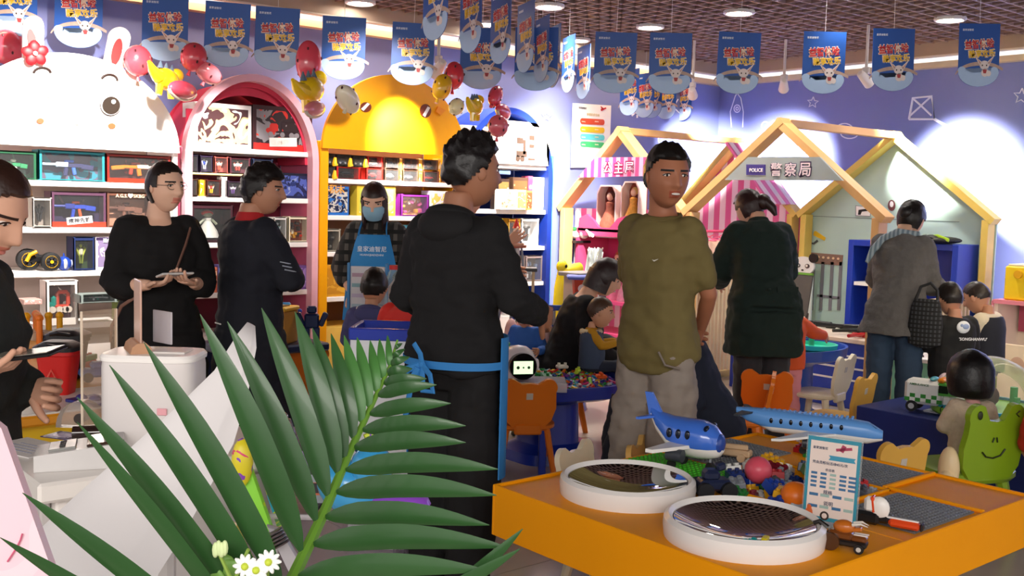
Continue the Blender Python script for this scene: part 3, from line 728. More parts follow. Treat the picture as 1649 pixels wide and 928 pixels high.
        if top.get('collar'): part('collar',M(top['collar'],.8,bump=.1),body,lambda b:b.loft([ell_ring(tp(0,-.004,(.515+.02*i)*zk),(.08-.008*i)*k,(.075-.006*i)*k,Rl,20) for i in range(4)]+[ell_ring(tp(0,-.004,(.57-.02*i)*zk),(.049+.004*i)*k,(.046+.004*i)*k,Rl,20) for i in range(2)],0,False))
    if shoes and zh>.2:
        for sd in(1,-1):
            an=lg[sd][1]; part('shoe',shoes,body,lambda b:b.loft([ell_ring((an.x,an.y+y*s,zz*s+an.z-.075*s),w*s,hh_*s,Matrix.Rotation(PI/2,3,'X'),12) for y,zz,w,hh_ in((-.085,.045,.02,.03),(-.06,.045,.036,.042),(0,.045,.041,.045),(.08,.035,.046,.034),(.14,.028,.04,.026),(.165,.022,.02,.014))]))
    # ---- hair
    hm=M(hair,.42,noise=.25,scale=30,bump=.35)
    if style!='none':
        b=hairfn(Mh,hs) if hairfn else hair_shell(Mh,hs,SHORT(),.045,.5,seed)
        o.hair=b.build('hair',[hm],body,angle=60)
    return o
# ---- hair styles
def hs_short(f=.27,s=.02,bk=-.24,th=.05,nz=.6,spike=0,seed=1): return lambda Mh,hs: hair_shell(Mh,hs,SHORT(f,s,bk),th,nz,seed,44 if spike else 36,36 if spike else 28,1,spike)
def hs_long(zb=-.9,a0=-215,a1=35,f=.24,seed=2,th=.06,fringe=False,rx=.385):
    def fn(Mh,hs):
        b=hair_shell(Mh,hs,(lambda x,y,z:z>(.12 if abs(x)<.28 else 0.) if y>.1 else z>-.2) if fringe else SHORT(f,-.05,-.3),.055,.25,seed)
        curtain(b,Mh,hs,a0,a1,.12,zb,rx=rx,seed=seed,th=th); return b
    return fn
def hs_tied(f=.26,bun=(0,-.5,-.12),br=(.13,.12,.15),tail=None,seed=3,th=.04):
    def fn(Mh,hs):
        b=hair_shell(Mh,hs,lambda x,y,z: z>(f+.07-1.1*x*x+.0*y if y>.12 else .0 if y>-.03 else -.3),th,.25,seed,56,44); sv=b.x; b.x=Mh@Matrix.Scale(hs,4)
        b.sph(bun,br,14,10)
        if tail: b.tube(tail[0],tail[1],10)
        b.x=sv; return b
    return fn
def hs_bob():
    def fn(Mh,hs):
        b=hair_shell(Mh,hs,SHORT(.1,-.1,-.3),.06,.1,39); sv=b.x; b.x=Mh@Matrix.Scale(hs,4)
        b.loft([ell_ring((0,-.03-.04*(z<0),z),w*.46,w*.5,Matrix.Identity(3),28,2.1) for z,w in((-.40,.8),(-.36,.9),(-.2,.98),(0,1.),(.2,.97),(.36,.83),(.48,.58),(.55,.28),(.57,.05))]); b.x=sv; return b
    return fn
NAVY='#12141f'; BLK='#0d0c0d'
# 1 man in black hoodie with blue apron, back view
p=person('person','man seen from behind in a black hoodie with a blue apron tied behind',760,300,3.85,1.71,30,skin='#a87256',hyaw=30,
  top=dict(c=M('#121113',.9,noise=.2,scale=18,bump=.2),lo=-.04,inf=.03,ainf=.026,name='hoodie',hood='#121113',wr=.014),bottom=dict(c=M('#0f0e10',.85,noise=.1,bump=.1),inf=.024,wide=.026),
  armR=((.5,.0,-1),(-.1,1,-.25)),armL=((-.36,-.02,-1),(.15,1,-.2)),style='short',hairfn=hs_short(.27,.05,-.18,.06,.9,.11,5),hair='#141011',seed=1,build=.96,hs=.25)
ap=M('#2f7fc4',.7,noise=.08,bump=.05)
def ringband(p,z,inf,h,a0=0,a1=360,n=40):
    w,dp=.165*p.k+inf,.11*p.k+inf
    out=[]
    for i in range(n+1):
        a=math.radians(a0+(a1-a0)*i/n); c=p.tp(0,0,z*p.zk)
        out.append((c+p.Rl@Vector((w*math.cos(a)*1.0,dp*math.sin(a),0))))
    return out
def band(b,pts,h,t=.004,out=None):
    rings=[]
    c=sum(pts,Vector())/len(pts)
    for q in pts:
        r=(q-c); r.z=0; r=r.normalized()*t
        rings.append([q+Vector((0,0,h/2)),q+r+Vector((0,0,h/2)),q+r-Vector((0,0,h/2)),q-Vector((0,0,h/2))])
    b.loft(rings,0)
ao=part('apron',ap,p.o,lambda b:(band(b,ringband(p,.0,.046,.03,10,-190),.028)))
part('apron_skirt',ap,ao,lambda b:b.loft([[p.tp((.165*p.k+.052)*math.cos(a),(.11*p.k+.056)*math.sin(a),z)+Vector((0,0,0)) for a in [math.radians(-4+i*9.7) for i in range(20)]]+[p.tp((.165*p.k+.047)*math.cos(a),(.11*p.k+.050)*math.sin(a),z) for a in [math.radians(180-i*9.7) for i in range(20)]] for z in(.1,.0,-.15,-.3,-.42)],0,True))
bk=p.tp(-.03,-.168,.0)
part('apron_bow',ap,ao,lambda b:(b.tube([bk,bk+Vector((-.05,-.02,-.02)),bk+Vector((-.09,-.015,-.07)),bk+Vector((-.05,-.02,-.1)),bk+Vector((-.01,-.01,-.01))],[(.006,.014)]*5,8),
   b.tube([bk,bk+Vector((.05,-.02,-.03)),bk+Vector((.06,-.015,-.09)),bk+Vector((.02,-.02,-.09)),bk],[(.006,.014)]*5,8),b.tube([bk,bk+Vector((-.04,-.012,-.09)),bk+Vector((-.07,.0,-.2))],[(.004,.012)]*3,8),b.tube([bk,bk+Vector((.0,-.012,.04)),bk+Vector((-.03,-.01,.075))],[(.004,.012)]*3,8),b.sph(bk,(.016,.012,.016),8,6)))
# 2 man in olive T-shirt
p=person('person','smiling man in an olive T-shirt and grey trousers with hands behind his back',1074,298,4.2,1.73,222,skin='#a4694c',hyaw=-56,hpitch=4,smile=1.2,hdetail=2,
  top=dict(c=M('#6d6036',.85,noise=.12,scale=16,bump=.15),sleeve=.36,inf=.022,ainf=.022,lo=-.1,flare=.5,name='tshirt',wr=.012),bottom=dict(c=M('#8d8278',.8,noise=.18,scale=14,bump=.12),inf=.03,wide=.03,wr=.014),
  armR=((.25,-.25,-1),(-.45,-.7,-.6)),armL=((-.22,-.35,-1),(.5,-.55,-.75)),hairfn=hs_short(.29,.06,-.2,.05,.5,.03,9),hair='#120e0d',build=.9,seed=4,hs=.25)
q=p.tp(-.075,.15,.36*p.zk); part('chest_mark',M('#e8e4d8',.5,noise=0),p.o,lambda b:b.tube([q+Vector((.012,0,0)),q+Vector((0,.004,-.004)),q+Vector((-.018,.002,.004))],[.0012,.003,.0008],6))
part('collar_rib',M('#6d6036',.85,bump=.3),p.o,lambda b:b.tube([p.tp(.082*math.cos(a),.075*math.sin(a)+.008,(.522-.018*math.sin(a))*p.zk) for a in [i*PI/10 for i in range(21)]],.009,8))
part('jeans_pocket',M('#7d7268',.8),p.o,lambda b:b.tube([p.tp(-.10,.135,.0),p.tp(-.13,.13,-.05),p.tp(-.175,.09,-.065)],.005,6))
# 3 woman with glasses in black
p=person('person','woman with glasses in a loose black top holding a phone before the rabbit shelf',266,306,4.8,1.63,148,skin='#e6b79c',sex='f',hyaw=-25,hdetail=2,
  top=dict(c=M('#0f0d0e',.9,noise=.2,bump=.15),skirt=.55,sf=.2,inf=.03,ainf=.032,sleeve=.72,hi=.505,lo=-.04,name='dress',wr=.012),bottom=dict(c='#141214'),build=1.06,
  armR=((.3,.1,-1),(-.5,1,.1)),armL=((-.3,.1,-1),(.5,1,.12)),handR=dict(d=(-.8,.8,.15),n=(0,.1,1),curl=.45,side=1),handL=dict(d=(.8,.7,.2),n=(0,.1,1),curl=.45,side=1),
  hairfn=hs_tied(.26,(0,-.42,-.2),(.12,.1,.14),seed=6),hair='#1a1210',seed=8)
Tg=p.Mh@Matrix.Scale(p.hs,4)
gl=MB(); gl.x=Tg
for s in(-1,1): gl.tube([(s*.145+.095*math.cos(a),.39-.05*abs(.095*math.cos(a)+.1),.035+.075*math.sin(a)) for a in [i*PI/8 for i in range(17)]],.006,5); gl.tube([(s*.24,.37,.05),(s*.34,.2,.05),(s*.36,-.02,.03)],.006,5)
gl.tube([(-.05,.40,.045),(0,.415,.06),(.05,.40,.045)],.006,5); gl.build('glasses',[M('#6a5a50',.3,metal=.6)],p.o)
part('bag_strap',M('#7a5648',.6),p.o,lambda b:b.tube([p.tp(-.12,.10,.47),p.tp(-.08,.175,.40),p.tp(-.03,.195,.28)],[(.005,.009)]*3,8))
part('bag_strap',M('#7a5648',.6),p.o,lambda b:b.tube([p.tp(.14,.15,.16),p.tp(.19,.12,.12),p.tp(.215,.03,.02),p.tp(.21,-.02,-.06)],[(.004,.008)]*4,8))
wr=(p.arms[1][1]+p.arms[-1][1])/2+Vector((0,.075,.035)); PH1=(p,wr)
t=thing('phone','white phone held by the woman with glasses','phone',Matrix.Rotation(p.rz,3,'Z')@wr+p.loc,p.rz+.2)
part('body',M('#e8e4e0',.3),t,lambda b:b.box((0,0,.012),(.15,.075,.009),.004,rot=(.25,0,0))); part('screen',M('#20242c',.1),t,lambda b:b.box((0,-.001,.0175),(.135,.066,.002),rot=(.25,0,0)))
# 4 man in dark navy coat with red collar
p=person('person','person in a long navy coat with a red collar, arms crossed, by the pink shelf',424,318,5.0,1.63,52,skin='#b98468',hyaw=36,hpitch=3,hdetail=2,
  top=dict(c=M(NAVY,.85,noise=.15,bump=.12),skirt=.42,sf=.10,inf=.035,ainf=.03,name='coat',wr=.010,collar='#b01f22'),bottom=dict(c='#0d0d12'),
  armR=((.35,.45,-.95),(-1,.45,.12)),armL=((-.35,.45,-.95),(1,.42,.1)),handR=dict(d=(-1,.1,.1),n=(0,-1,0),curl=.4),handL=dict(d=(1,.1,.1),n=(0,-1,0),curl=.4),
  hairfn=hs_short(.24,.0,-.25,.085,.5,.02,11),hair='#15100f',build=1.06,seed=12)
part('coat_mark',M('#e8e4e0',.6,noise=0),p.o,lambda b:[b.box(p.tp(-.03+.026*i,-.162,.02),(.016,.004,.006)) for i in range(3)])
part('sleeve_stripe',M('#aab0bc',.6),p.o,lambda b:[b.tube([p.sh[1].lerp(p.arms[1][0],.55+.08*i)+Vector((.076,-.03,.0)),p.sh[1].lerp(p.arms[1][0],.55+.08*i)+Vector((.07,.03,-.012))],.003,6) for i in range(3)])
# 5 shop assistant with mask
PLD=STR('#2a2826','#5c5650',17,0,.85,.6,'#151413')
p=person('person','shop assistant in plaid shirt, blue apron and face mask facing us by the yellow shelf',603,325,6.3,1.60,180,skin='#e2b094',sex='f',hpitch=18,
  top=dict(c=PLD,inf=.022,ainf=.026,sleeve=.72,name='plaid_shirt',collar='#2a2826'),bottom=dict(c='#1a1a20'),armR=((.42,.18,-1),(-.5,.7,-.62)),armL=((-.42,.18,-1),(.45,.75,-.5)),
  handR=dict(d=(-.4,.6,-.6),n=(-.3,-.3,-1),curl=.4),handL=dict(d=(.6,.7,-.35),n=(.2,-.2,-1),curl=.4),hairfn=hs_long(-1.15,-225,45,.22,14,.09,False,.37),hair='#2a1712',seed=15)
mk=MB(); mk.x=p.Mh@Matrix.Scale(p.hs,4)
mk.loft([[(.30*math.sin(a)*w,y+.30*math.cos(a)*dd,z) for a in [math.radians(-80+i*16) for i in range(11)]]+[(.28*math.sin(a)*w,y-.03+.28*math.cos(a)*dd,z) for a in [math.radians(80-i*16) for i in range(11)]] for z,w,y,dd in((-.03,.98,.15,1.0),(-.1,1.02,.17,1.05),(-.22,1.02,.17,1.05),(-.34,.95,.14,1.0),(-.44,.8,.08,1.0))])
mk.build('face_mask',[M('#8fb9cf',.7)],p.o)
ao=part('apron',M('#2b86c8',.7,noise=.06),p.o,lambda b:b.loft([[p.tp(w*x,(.11*p.k+.036)*(1-.35*x*x)+.012+t_,z*p.zk) for x in(-1,-.6,-.2,.2,.6,1)]+[p.tp(w*x,(.11*p.k+.030)*(1-.35*x*x)+.012+t_,z*p.zk) for x in(1,.6,.2,-.2,-.6,-1)] for z,w,t_ in((.455,.095,-.012),(.40,.11,.012),(.31,.13,.012),(.15,.16,.005),(-.1,.18,.012))]))
for z,w in((.365,.175),(.325,.14)): text('皇家迪智尼' if z>.34 else 'HUANGJIADIZHINI',w,M('#e8f2fa',noise=0),ao,Matrix.Translation(p.tp(0,(.11*p.k+.036)+.0235,z*p.zk))@Matrix(((-1,0,0,0),(0,0,1,0),(0,1,0,0),(0,0,0,1))),.01)
for s in(-1,1): part('apron_strap',M('#2b86c8',.7),ao,lambda b:b.tube([p.tp(s*.085,.14,.45*p.zk),p.tp(s*.08,.12,.49*p.zk),p.tp(s*.075,.06,.53*p.zk)],[(.004,.011)]*3,8))
# 6 boy in purple hoodie
p=person('person','small boy in a slate purple hoodie seen from behind at the toy table',603,448,5.75,1.14,6,kid=True,skin='#c9906f',hpitch=12,faceon=False,
  top=dict(c=M('#4a4a78',.85,bump=.15),inf=.03,ainf=.026,name='hoodie',hood='#4a4a78',lo=-.1),bottom=dict(c='#23242e'),armR=((.35,.3,-1),(0,1,-.1)),armL=((-.35,.3,-1),(0,1,-.1)),hairfn=hs_short(.2,.02,-.2,.05,.3,0,17),seed=18)
q=p.tp(.06,-.185,.33*p.zk); part('back_print',M('#d8d8e0',.6),p.o,lambda b:b.sph(q,(.028,.012,.022),12,6))
text('Happy',.09,M('#b9b48a',noise=0),p.o,Matrix.Translation(p.tp(.0,-.19,.10))@Matrix.Rotation(PI/2,4,'X'),.01)
part('collar_band',M('#d8d2cc',.7),p.o,lambda b:b.tube([p.tp(.075*math.cos(a),.07*math.sin(a),.535*p.zk) for a in [i*PI/8 for i in range(17)]],.01,6))
# 7 child in red, half hidden
p=person('person','child in a bright red jacket half hidden behind the man in the black hoodie',672,430,4.9,1.28,20,kid=True,faceon=False,top=dict(c=M('#d02a20',.7,bump=.15),inf=.035,ainf=.03,name='jacket'),bottom=dict(c='#1c1c24'),
  armR=((.3,.35,-1),(0,1,-.1)),armL=((-.5,.3,-1),(.2,1,-.1)),hairfn=hs_short(.2,.02,-.2,.05,.3,0,19),seed=20)
# 8 boy in blue facing the table
p=person('person','boy in a blue sweatshirt and pink hooded vest looking down at the blue table',845,506,6.6,.90,192,kid=True,skin='#d29a7a',hpitch=14,hdetail=2,smile=.4,
  top=dict(c=M('#2f5fae',.8,bump=.1),inf=.022,ainf=.024,name='sweatshirt'),bottom=dict(c='#2a3048'),armR=((.35,.35,-1),(-.3,1,.1)),armL=((-.45,.35,-1),(.1,1,.1)),hairfn=hs_short(.33,.12,-.15,.03,.3,0,21),hair='#2a1c16',seed=22)
part('pink_hood',M('#e8b8b4',.8,bump=.2),p.o,lambda b:(b.sph(p.tp(-.03,-.11,.50*p.zk),(.12,.06,.10),14,10),b.sph(p.tp(-.11,-.05,.40*p.zk),(.045,.06,.11),12,8),b.sph(p.tp(.11,-.05,.40*p.zk),(.045,.06,.11),12,8)))
# 9 seated woman, 10 baby
p=person('person','seated smiling woman in a black jacket with bobbed hair leaning over a baby',974,462,6.6,1.74,88,skin='#dcaa8e',sex='f',hpitch=22,hdetail=2,smile=1.,lean=20,zh=.40,
  legs=(((.1,.42,.42),(.1,.42,.08)),((-.12,.42,.42),(-.12,.45,.08))),top=dict(c=M('#131114',.9,bump=.15),inf=.035,ainf=.03,name='jacket',lo=-.04,hi=.505),bottom=dict(c='#16151a'),
  armR=((.45,.1,-1),(-.35,.9,-.35)),armL=((-.4,.3,-1),(.35,.9,-.2)),hairfn=hs_long(-.42,-205,25,.2,23,.08,True,.36),hair='#2a1a1a',seed=24)
part('grey_top',M('#6a6058',.85,bump=.1),p.o,lambda b:b.loft([[p.tp(w*x,(.118*p.k+.045)*(1-.3*x*x)+t_,z*p.zk) for x in(-1,-.5,0,.5,1)]+[p.tp(w*x,(.118*p.k+.03)*(1-.3*x*x)+t_,z*p.zk) for x in(1,.5,0,-.5,-1)] for z,w,t_ in((.505,.06,-.05),(.46,.075,-.02),(.36,.08,0),(.2,.07,-.01),(.05,.06,0))]))
part('grey_top_side',M('#6a6058',.85,bump=.1),p.o,lambda b:b.sph(p.tp(.10,.03,.40*p.zk),(.085,.115,.13),14,10))
p=person('person','baby in denim vest with mustard sleeves on the seated woman\'s lap',966,522,6.35,.72,92,kid=True,skin='#d29c7c',hs=.185,hpitch=6,hdetail=2,zh=.52,
  legs=(((.05,.17,.52),(.05,.2,.38)),((-.05,.17,.52),(-.05,.2,.38))),top=dict(c=M('#c8921e',.8,bump=.15),inf=.02,ainf=.026,name='sweater'),bottom=dict(c='#2a3040'),armR=((.25,.6,-.75),(-.15,1,.25)),armL=((-.25,.6,-.75),(.15,1,.25)),
  handR=dict(d=(-.2,1,.3),n=(-1,0,0),curl=1.),hairfn=hs_short(.25,.08,-.15,.02,.3,0,25),hair='#4a3222',shoes=None,seed=26)
part('denim_vest',M('#46536a',.85,bump=.3),p.o,lambda b:p.torso(b,-.04,.505,.028))
part('fleece_collar',M('#d8c8a4',.95,bump=.6,scale=60),p.o,lambda b:b.tube([p.tp(.062*math.cos(a),.055*math.sin(a)-.004,.20+.0*a) for a in [i*PI/8 for i in range(17)]],.018,8))
# 11 seated figure behind the olive man
p=person('person','crouched seated adult in dark navy hidden behind the man in olive',1150,620,5.0,1.66,-96,faceon=False,lean=28,zh=.44,pxref='hip',legs=(((.1,.44,.5),(.1,.42,.08)),((-.1,.46,.5),(-.1,.48,.08))),
  top=dict(c=M('#151b2c',.85,bump=.12),inf=.04,ainf=.03,name='coat',lo=-.1),bottom=dict(c=M('#141824',.85),inf=.024),armR=((.15,-.2,-1),(-.2,.4,-.9)),armL=((-.15,-.2,-1),(.2,.4,-.9)),hairfn=hs_short(.2,.0,-.25,.06,.4,0,27),seed=28,shoes='#101014')
# 12 woman in dark green coat
p=person('person','woman in a long dark green coat with tied hair bending forward, seen from behind',1228,560,6.45,1.68,-6,skin='#d8a88c',sex='f',faceon=False,lean=20,pxref='hip',hyaw=-22,hpitch=28,
  top=dict(c=M('#10211b',.9,noise=.15,bump=.2),skirt=.60,sf=.06,inf=.05,ainf=.042,name='coat',wr=.012,collar='#10211b'),bottom=dict(c='#2a2a2e'),armR=((.32,.3,-1),(-.3,1,-.3)),armL=((-.36,.3,-1),(.3,1,-.3)),
  hairfn=hs_tied(.24,(.18,-.42,.0),(.24,.2,.24),((((.2,-.5,-.05)),(.3,-.58,-.3),(.34,-.56,-.5)),[.14,.12,.05]),seed=29,th=.06),hair='#2a1412',build=1.08,seed=30)
part('belt_tab',M('#10211b',.8),p.o,lambda b:(b.tube([p.tp(.02,-.185,.06),p.tp(.1,-.17,.07),p.tp(.17,-.13,.075)],[(.004,.02)]*3,8),b.sph(p.tp(-.03,-.19,.06),.009,8,6)))
# 13 child in orange behind her
p=person('person','child in a puffy orange jacket and pink trousers beyond the dark green coat',1266,520,6.9,1.0,-10,kid=True,faceon=False,top=dict(c=M('#d8541e',.7,bump=.2),inf=.045,ainf=.035,name='puffer_jacket'),bottom=dict(c=M('#d98a94',.8)),
  armR=((.8,.3,-.45),(.8,.5,-.2)),armL=((-.3,.4,-1),(0,1,0)),hairfn=hs_short(.2,.0,-.2,.05,.3,0,31),seed=32)
# 14 woman in grey cardigan
p=person('person','woman in a long grey cardigan and jeans seen from behind beside the blue cabinet',1444,500,6.5,1.60,30,skin='#caa084',sex='f',faceon=False,lean=12,pxref='hip',hyaw=18,hpitch=22,
  top=dict(c=M('#5d5a58',.95,noise=.15,bump=.5,scale=40),skirt=.74,sf=.16,inf=.04,ainf=.034,name='cardigan',wr=.012),bottom=dict(c=M('#2f4258',.85,noise=.2)),armR=((.22,.3,-1),(.1,1,-.1)),armL=((-.22,.4,-1),(.1,1,-.1)),
  hairfn=hs_tied(.24,(0,-.42,.06),(.2,.14,.2),seed=33,th=.06),hair='#16110f',build=1.0,seed=34)
part('scarf',STR('#6a7c86','#9aa8ae',40,0,.9),p.o,lambda b:b.tube([p.tp(.08,.02,.56*p.zk),p.tp(-.02,-.085,.545*p.zk),p.tp(-.11,-.06,.50*p.zk),p.tp(-.16,-.10,.42*p.zk),p.tp(-.185,-.12,.33*p.zk)],[.02,.03,.03,.022,.012],10))
pb_=p; sq=Matrix.Rotation(p.rz,3,'Z')
t=thing('shoulder_bag','dark plaid bag hanging at the side of the woman in the grey cardigan','bag',tuple(at(1490,520,6.3)),p.rz); t.scale=(.78,.8,.8)
part('body',STR('#1a1b1d','#3a3c40',34,0,.9,.6,'#0c0c0d'),t,lambda b:b.loft([ell_ring((0,0,z),w,dd,Matrix.Identity(3),16) for z,w,dd in((-.19,.05,.03),(-.16,.12,.06),(-.02,.13,.07),(.12,.11,.05),(.18,.09,.03))]))
part('strap',M('#1a1a1c',.7),t,lambda b:b.tube([(-.08,0,.17),(-.05,.02,.27),(.02,.02,.30),(.07,.02,.25),(.08,0,.17)],.012,8))
# 15 boy with lettered jacket, 16 boy in vest
p=person('person','boy in a black jacket lettered across the back beside the grey cardigan woman',1530,478,6.45,1.10,-6,kid=True,faceon=False,hpitch=14,skin='#b98468',top=dict(c=M('#151516',.8,bump=.1),inf=.04,ainf=.032,name='jacket',lo=-.1),bottom=dict(c='#111113'),
  armR=((.35,.25,-1),(-.1,1,-.1)),armL=((-.4,.3,-1),(.1,1,-.1)),hairfn=hs_short(.2,.03,-.15,.03,.2,0,35),hair='#1c1512',seed=36,build=1.1)
text("'SONGHANWU'",.175,M('#e4e4e8',noise=0),p.o,Matrix.Translation(p.tp(.02,-.19,.235))@Matrix.Rotation(PI/2,4,'X'),.012)
q=p.tp(-.04,-.18,.305); part('round_badge',M('#d8dce0',.5),p.o,lambda b:b.sph(q,(.042,.014,.038),20,8)); part('badge_print',M('#8a9cc0',.5),p.o,lambda b:(b.sph(q+Vector((.008,-.012,.005)),(.022,.006,.016),12,6),b.sph(q+Vector((-.016,-.011,.012)),(.01,.005,.01),8,6)))
p=person('person','boy in a dark vest over cream sleeves looking down beside the lettered jacket',1573,486,6.75,1.10,-42,kid=True,faceon=True,hpitch=24,skin='#c08a6c',top=dict(c=M('#d8cbb0',.85,bump=.2),inf=.025,ainf=.035,name='sweater'),bottom=dict(c='#15161c'),
  armR=((.3,.4,-1),(-.4,1,.1)),armL=((-.3,.4,-1),(.3,1,.1)),hairfn=hs_short(.25,.06,-.12,.02,.2,0,37),hair='#241a14',seed=38)
part('vest',M('#20222c',.85,bump=.15),p.o,lambda b:p.torso(b,-.04,.505,.036))
# 17 toddler with black bob
p=person('person','toddler with a black bob in a fluffy cream jacket, seen from behind',1560,634,5.0,.77,4,kid=True,hs=.232,faceon=False,skin='#d8a48a',top=dict(c=M('#cbb8a0',.98,noise=.15,bump=.6,scale=50),inf=.04,ainf=.045,name='fleece_jacket',wr=.012,collar='#d09a94',lo=-.1),
  bottom=dict(c='#b9a994'),armR=((.4,.35,-1),(-.2,1,.1)),armL=((-.5,.25,-1),(.4,1,0)),hairfn=hs_bob(),hair='#0c0a0b',seed=40,build=1.12)
# 18 child in red at the right edge
p=person('person','child in a red padded jacket at the right edge behind the frog chair',1700,585,4.6,.95,-20,kid=True,faceon=False,top=dict(c=M('#b8281c',.75,bump=.2),inf=.055,ainf=.05,name='padded_jacket',wr=.014,lo=-.1),bottom=dict(c='#2a2a34'),
  armR=((.4,.3,-1),(0,1,0)),armL=((-.25,.2,-1),(.2,.5,-.8)),hairfn=hs_short(.2,.0,-.2,.05,.3,0,41),seed=42,build=1.1)
# 19 woman at the left edge
p=person('person','woman in a dark jacket at the left edge looking down at her phone',-26,388,2.3,1.58,98,skin='#d6a388',sex='f',hpitch=26,hdetail=2,
  top=dict(c=M('#1f2220',.9,noise=.2,bump=.25,scale=30),inf=.035,ainf=.03,name='jacket',lo=-.1),bottom=dict(c='#141416'),armR=((.15,-.3,-1),(.0,1,.42)),armL=((-.2,-.5,-1),(.12,.95,-.1)),
  handR=dict(d=(-.1,1,.05),n=(-.25,.1,1),curl=.35,side=1),handL=dict(d=(.1,1,-.1),n=(.9,.1,.2),curl=.9),hairfn=hs_tied(.27,(0,-.42,-.25),(.11,.09,.12),((((.0,-.45,-.3)),(.22,-.30,-.62),(.30,-.1,-.95),(.28,.02,-1.4)),[.10,.12,.11,.05]),seed=43,th=.045),hair='#2e1a14',seed=44)
w_=Matrix.Rotation(p.rz,3,'Z')@(p.arms[1][1]+Vector((-.025,.135,.035)))+p.loc
t=thing('phone','black phone in the hand of the woman at the left edge','phone',w_,p.rz)
part('body',M('#18181a',.3),t,lambda b:b.box((0,0,0),(.074,.155,.009),.004,rot=(.16,.1,0))); part('screen',M('#8a8478',.15),t,lambda b:b.box((0,0,.005),(.066,.14,.002),rot=(.16,.1,0)))
# 20 person with striped sleeve reaching past
p=person('person','person in a grey striped top reaching to the toy tower behind the hooded man',752,330,6.9,1.62,78,faceon=False,top=dict(c=STR('#5a5652','#2c2a2a',28,2,.9),inf=.025,ainf=.03,name='striped_top',sleeve=.85),bottom=dict(c='#1a1a22'),
  armR=((.3,.5,-.8),(-.2,.8,.6)),armL=((-.3,.6,-.8),(.2,1,-.3)),hairfn=hs_short(.2,.0,-.2,.05,.3,0,45),seed=46)

bpy.data.scenes.remove(FSC)
# ================= boxed toys on the shelves
FILM=GLASS('#ffffff',.0,.03)
def toy_rifle(b,w,h,y,c=(0,1,2),f=1):
    b.box((0,y,.05*h),(w*.42,.02,h*.16),.004,c[0]); b.tube([(-f*w*.2,y,.08*h),(-f*w*.44,y,.08*h)],h*.05,8,c[1]); b.box((-f*w*.12,y,.08*h),(w*.2,.022,h*.2),.004,c[1])
    b.box((f*w*.3,y,.0),(w*.22,.018,h*.2),.004,c[0],rot=(0,.12*f,0)); b.box((f*w*.08,y,-.17*h),(w*.06,.02,h*.3),.004,c[2],rot=(0,-.2*f,0)); b.box((-f*w*.06,y,-.2*h),(w*.07,.02,h*.34),.004,c[0],rot=(0,.15*f,0)); b.box((0,y,.22*h),(w*.16,.016,h*.1),.004,c[2])
def toy_car(b,w,h,y,c=(0,1,2),f=1):
    L=w*.72; b.box((0,y,-.12*h),(L,.05,h*.24),.01,c[0]); b.loft([[(-L*.32,y-.022,0),(L*.3,y-.022,0),(L*.3,y+.022,0),(-L*.32,y+.022,0)],[(-L*.2,y-.018,.2*h),(L*.16,y-.018,.2*h),(L*.16,y+.018,.2*h),(-L*.2,y+.018,.2*h)]],c[1])
    for s in(-1,1): b.cyl((s*L*.3,y-.03,-.24*h),(s*L*.3,y+.03,-.24*h),h*.1,None,12,c[2])
def toy_robot(b,w,h,y,c=(0,1,2),f=1):
    b.box((0,y,.08*h),(w*.26,.035,h*.26),.008,c[0]); b.box((0,y,.29*h),(w*.13,.03,h*.13),.006,c[1])
    for s in(-1,1): b.box((s*w*.19,y,.08*h),(w*.09,.03,h*.3),.006,c[1],rot=(0,s*.35,0)); b.box((s*w*.08,y,-.2*h),(w*.1,.035,h*.32),.006,c[2],rot=(0,s*.1,0)); b.box((s*w*.2,y,.22*h),(w*.12,.035,h*.1),.006,c[2])
def toy_doll(b,w,h,y,c=(0,1,2),f=1):
    b.sph((0,y,.3*h),(w*.13,.025,h*.09),10,7,c[0]); b.lathe([(w*.3,-.42*h),(w*.24,-.2*h),(w*.08,.1*h),(w*.1,.2*h)],(0,y,0),12,c[1])
    b.sph((0,y+.01,.34*h),(w*.17,.03,h*.1),10,7,c[2])
    for s in(-1,1): b.tube([(s*w*.1,y,.16*h),(s*w*.24,y,.0)],w*.035,6,c[0])
def toy_truck(b,w,h,y,c=(0,1,2),f=1):
    b.box((-w*.22,y,-.02*h),(w*.2,.05,h*.34),.012,c[0]); b.box((-w*.34,y,-.12*h),(w*.14,.05,h*.18),.012,c[0]); b.box((w*.1,y,-.16*h),(w*.56,.05,h*.08),.006,c[1]); b.tube([(-w*.06,y,-.12*h),(-w*.06,y,.2*h),(w*.0,y,.26*h),(w*.3,y,.26*h),(w*.36,y,.2*h),(w*.36,y,-.12*h)],h*.06,8,c[1])
    for x in(-.3,-.02,.2,.33): b.cyl((x*w,y-.035,-.26*h),(x*w,y+.03,-.26*h),h*.1,None,12,c[2])
def toy_blocks(b,w,h,y,c=(0,1,2),f=1):
    r=random.Random(int(w*1e4)); 
    for i in range(9): b.box((r.uniform(-.36,.36)*w,y+r.uniform(-.01,.01),r.uniform(-.34,.32)*h),(w*r.uniform(.1,.22),.03,h*r.uniform(.1,.22)),.003,r.choice(c),rot=(0,r.uniform(-.5,.5),0))
TOY=dict(rifle=toy_rifle,car=toy_car,robot=toy_robot,doll=toy_doll,truck=toy_truck,blocks=toy_blocks)
ROWW={0:'top',1:'second',2:'third',3:'bottom'}
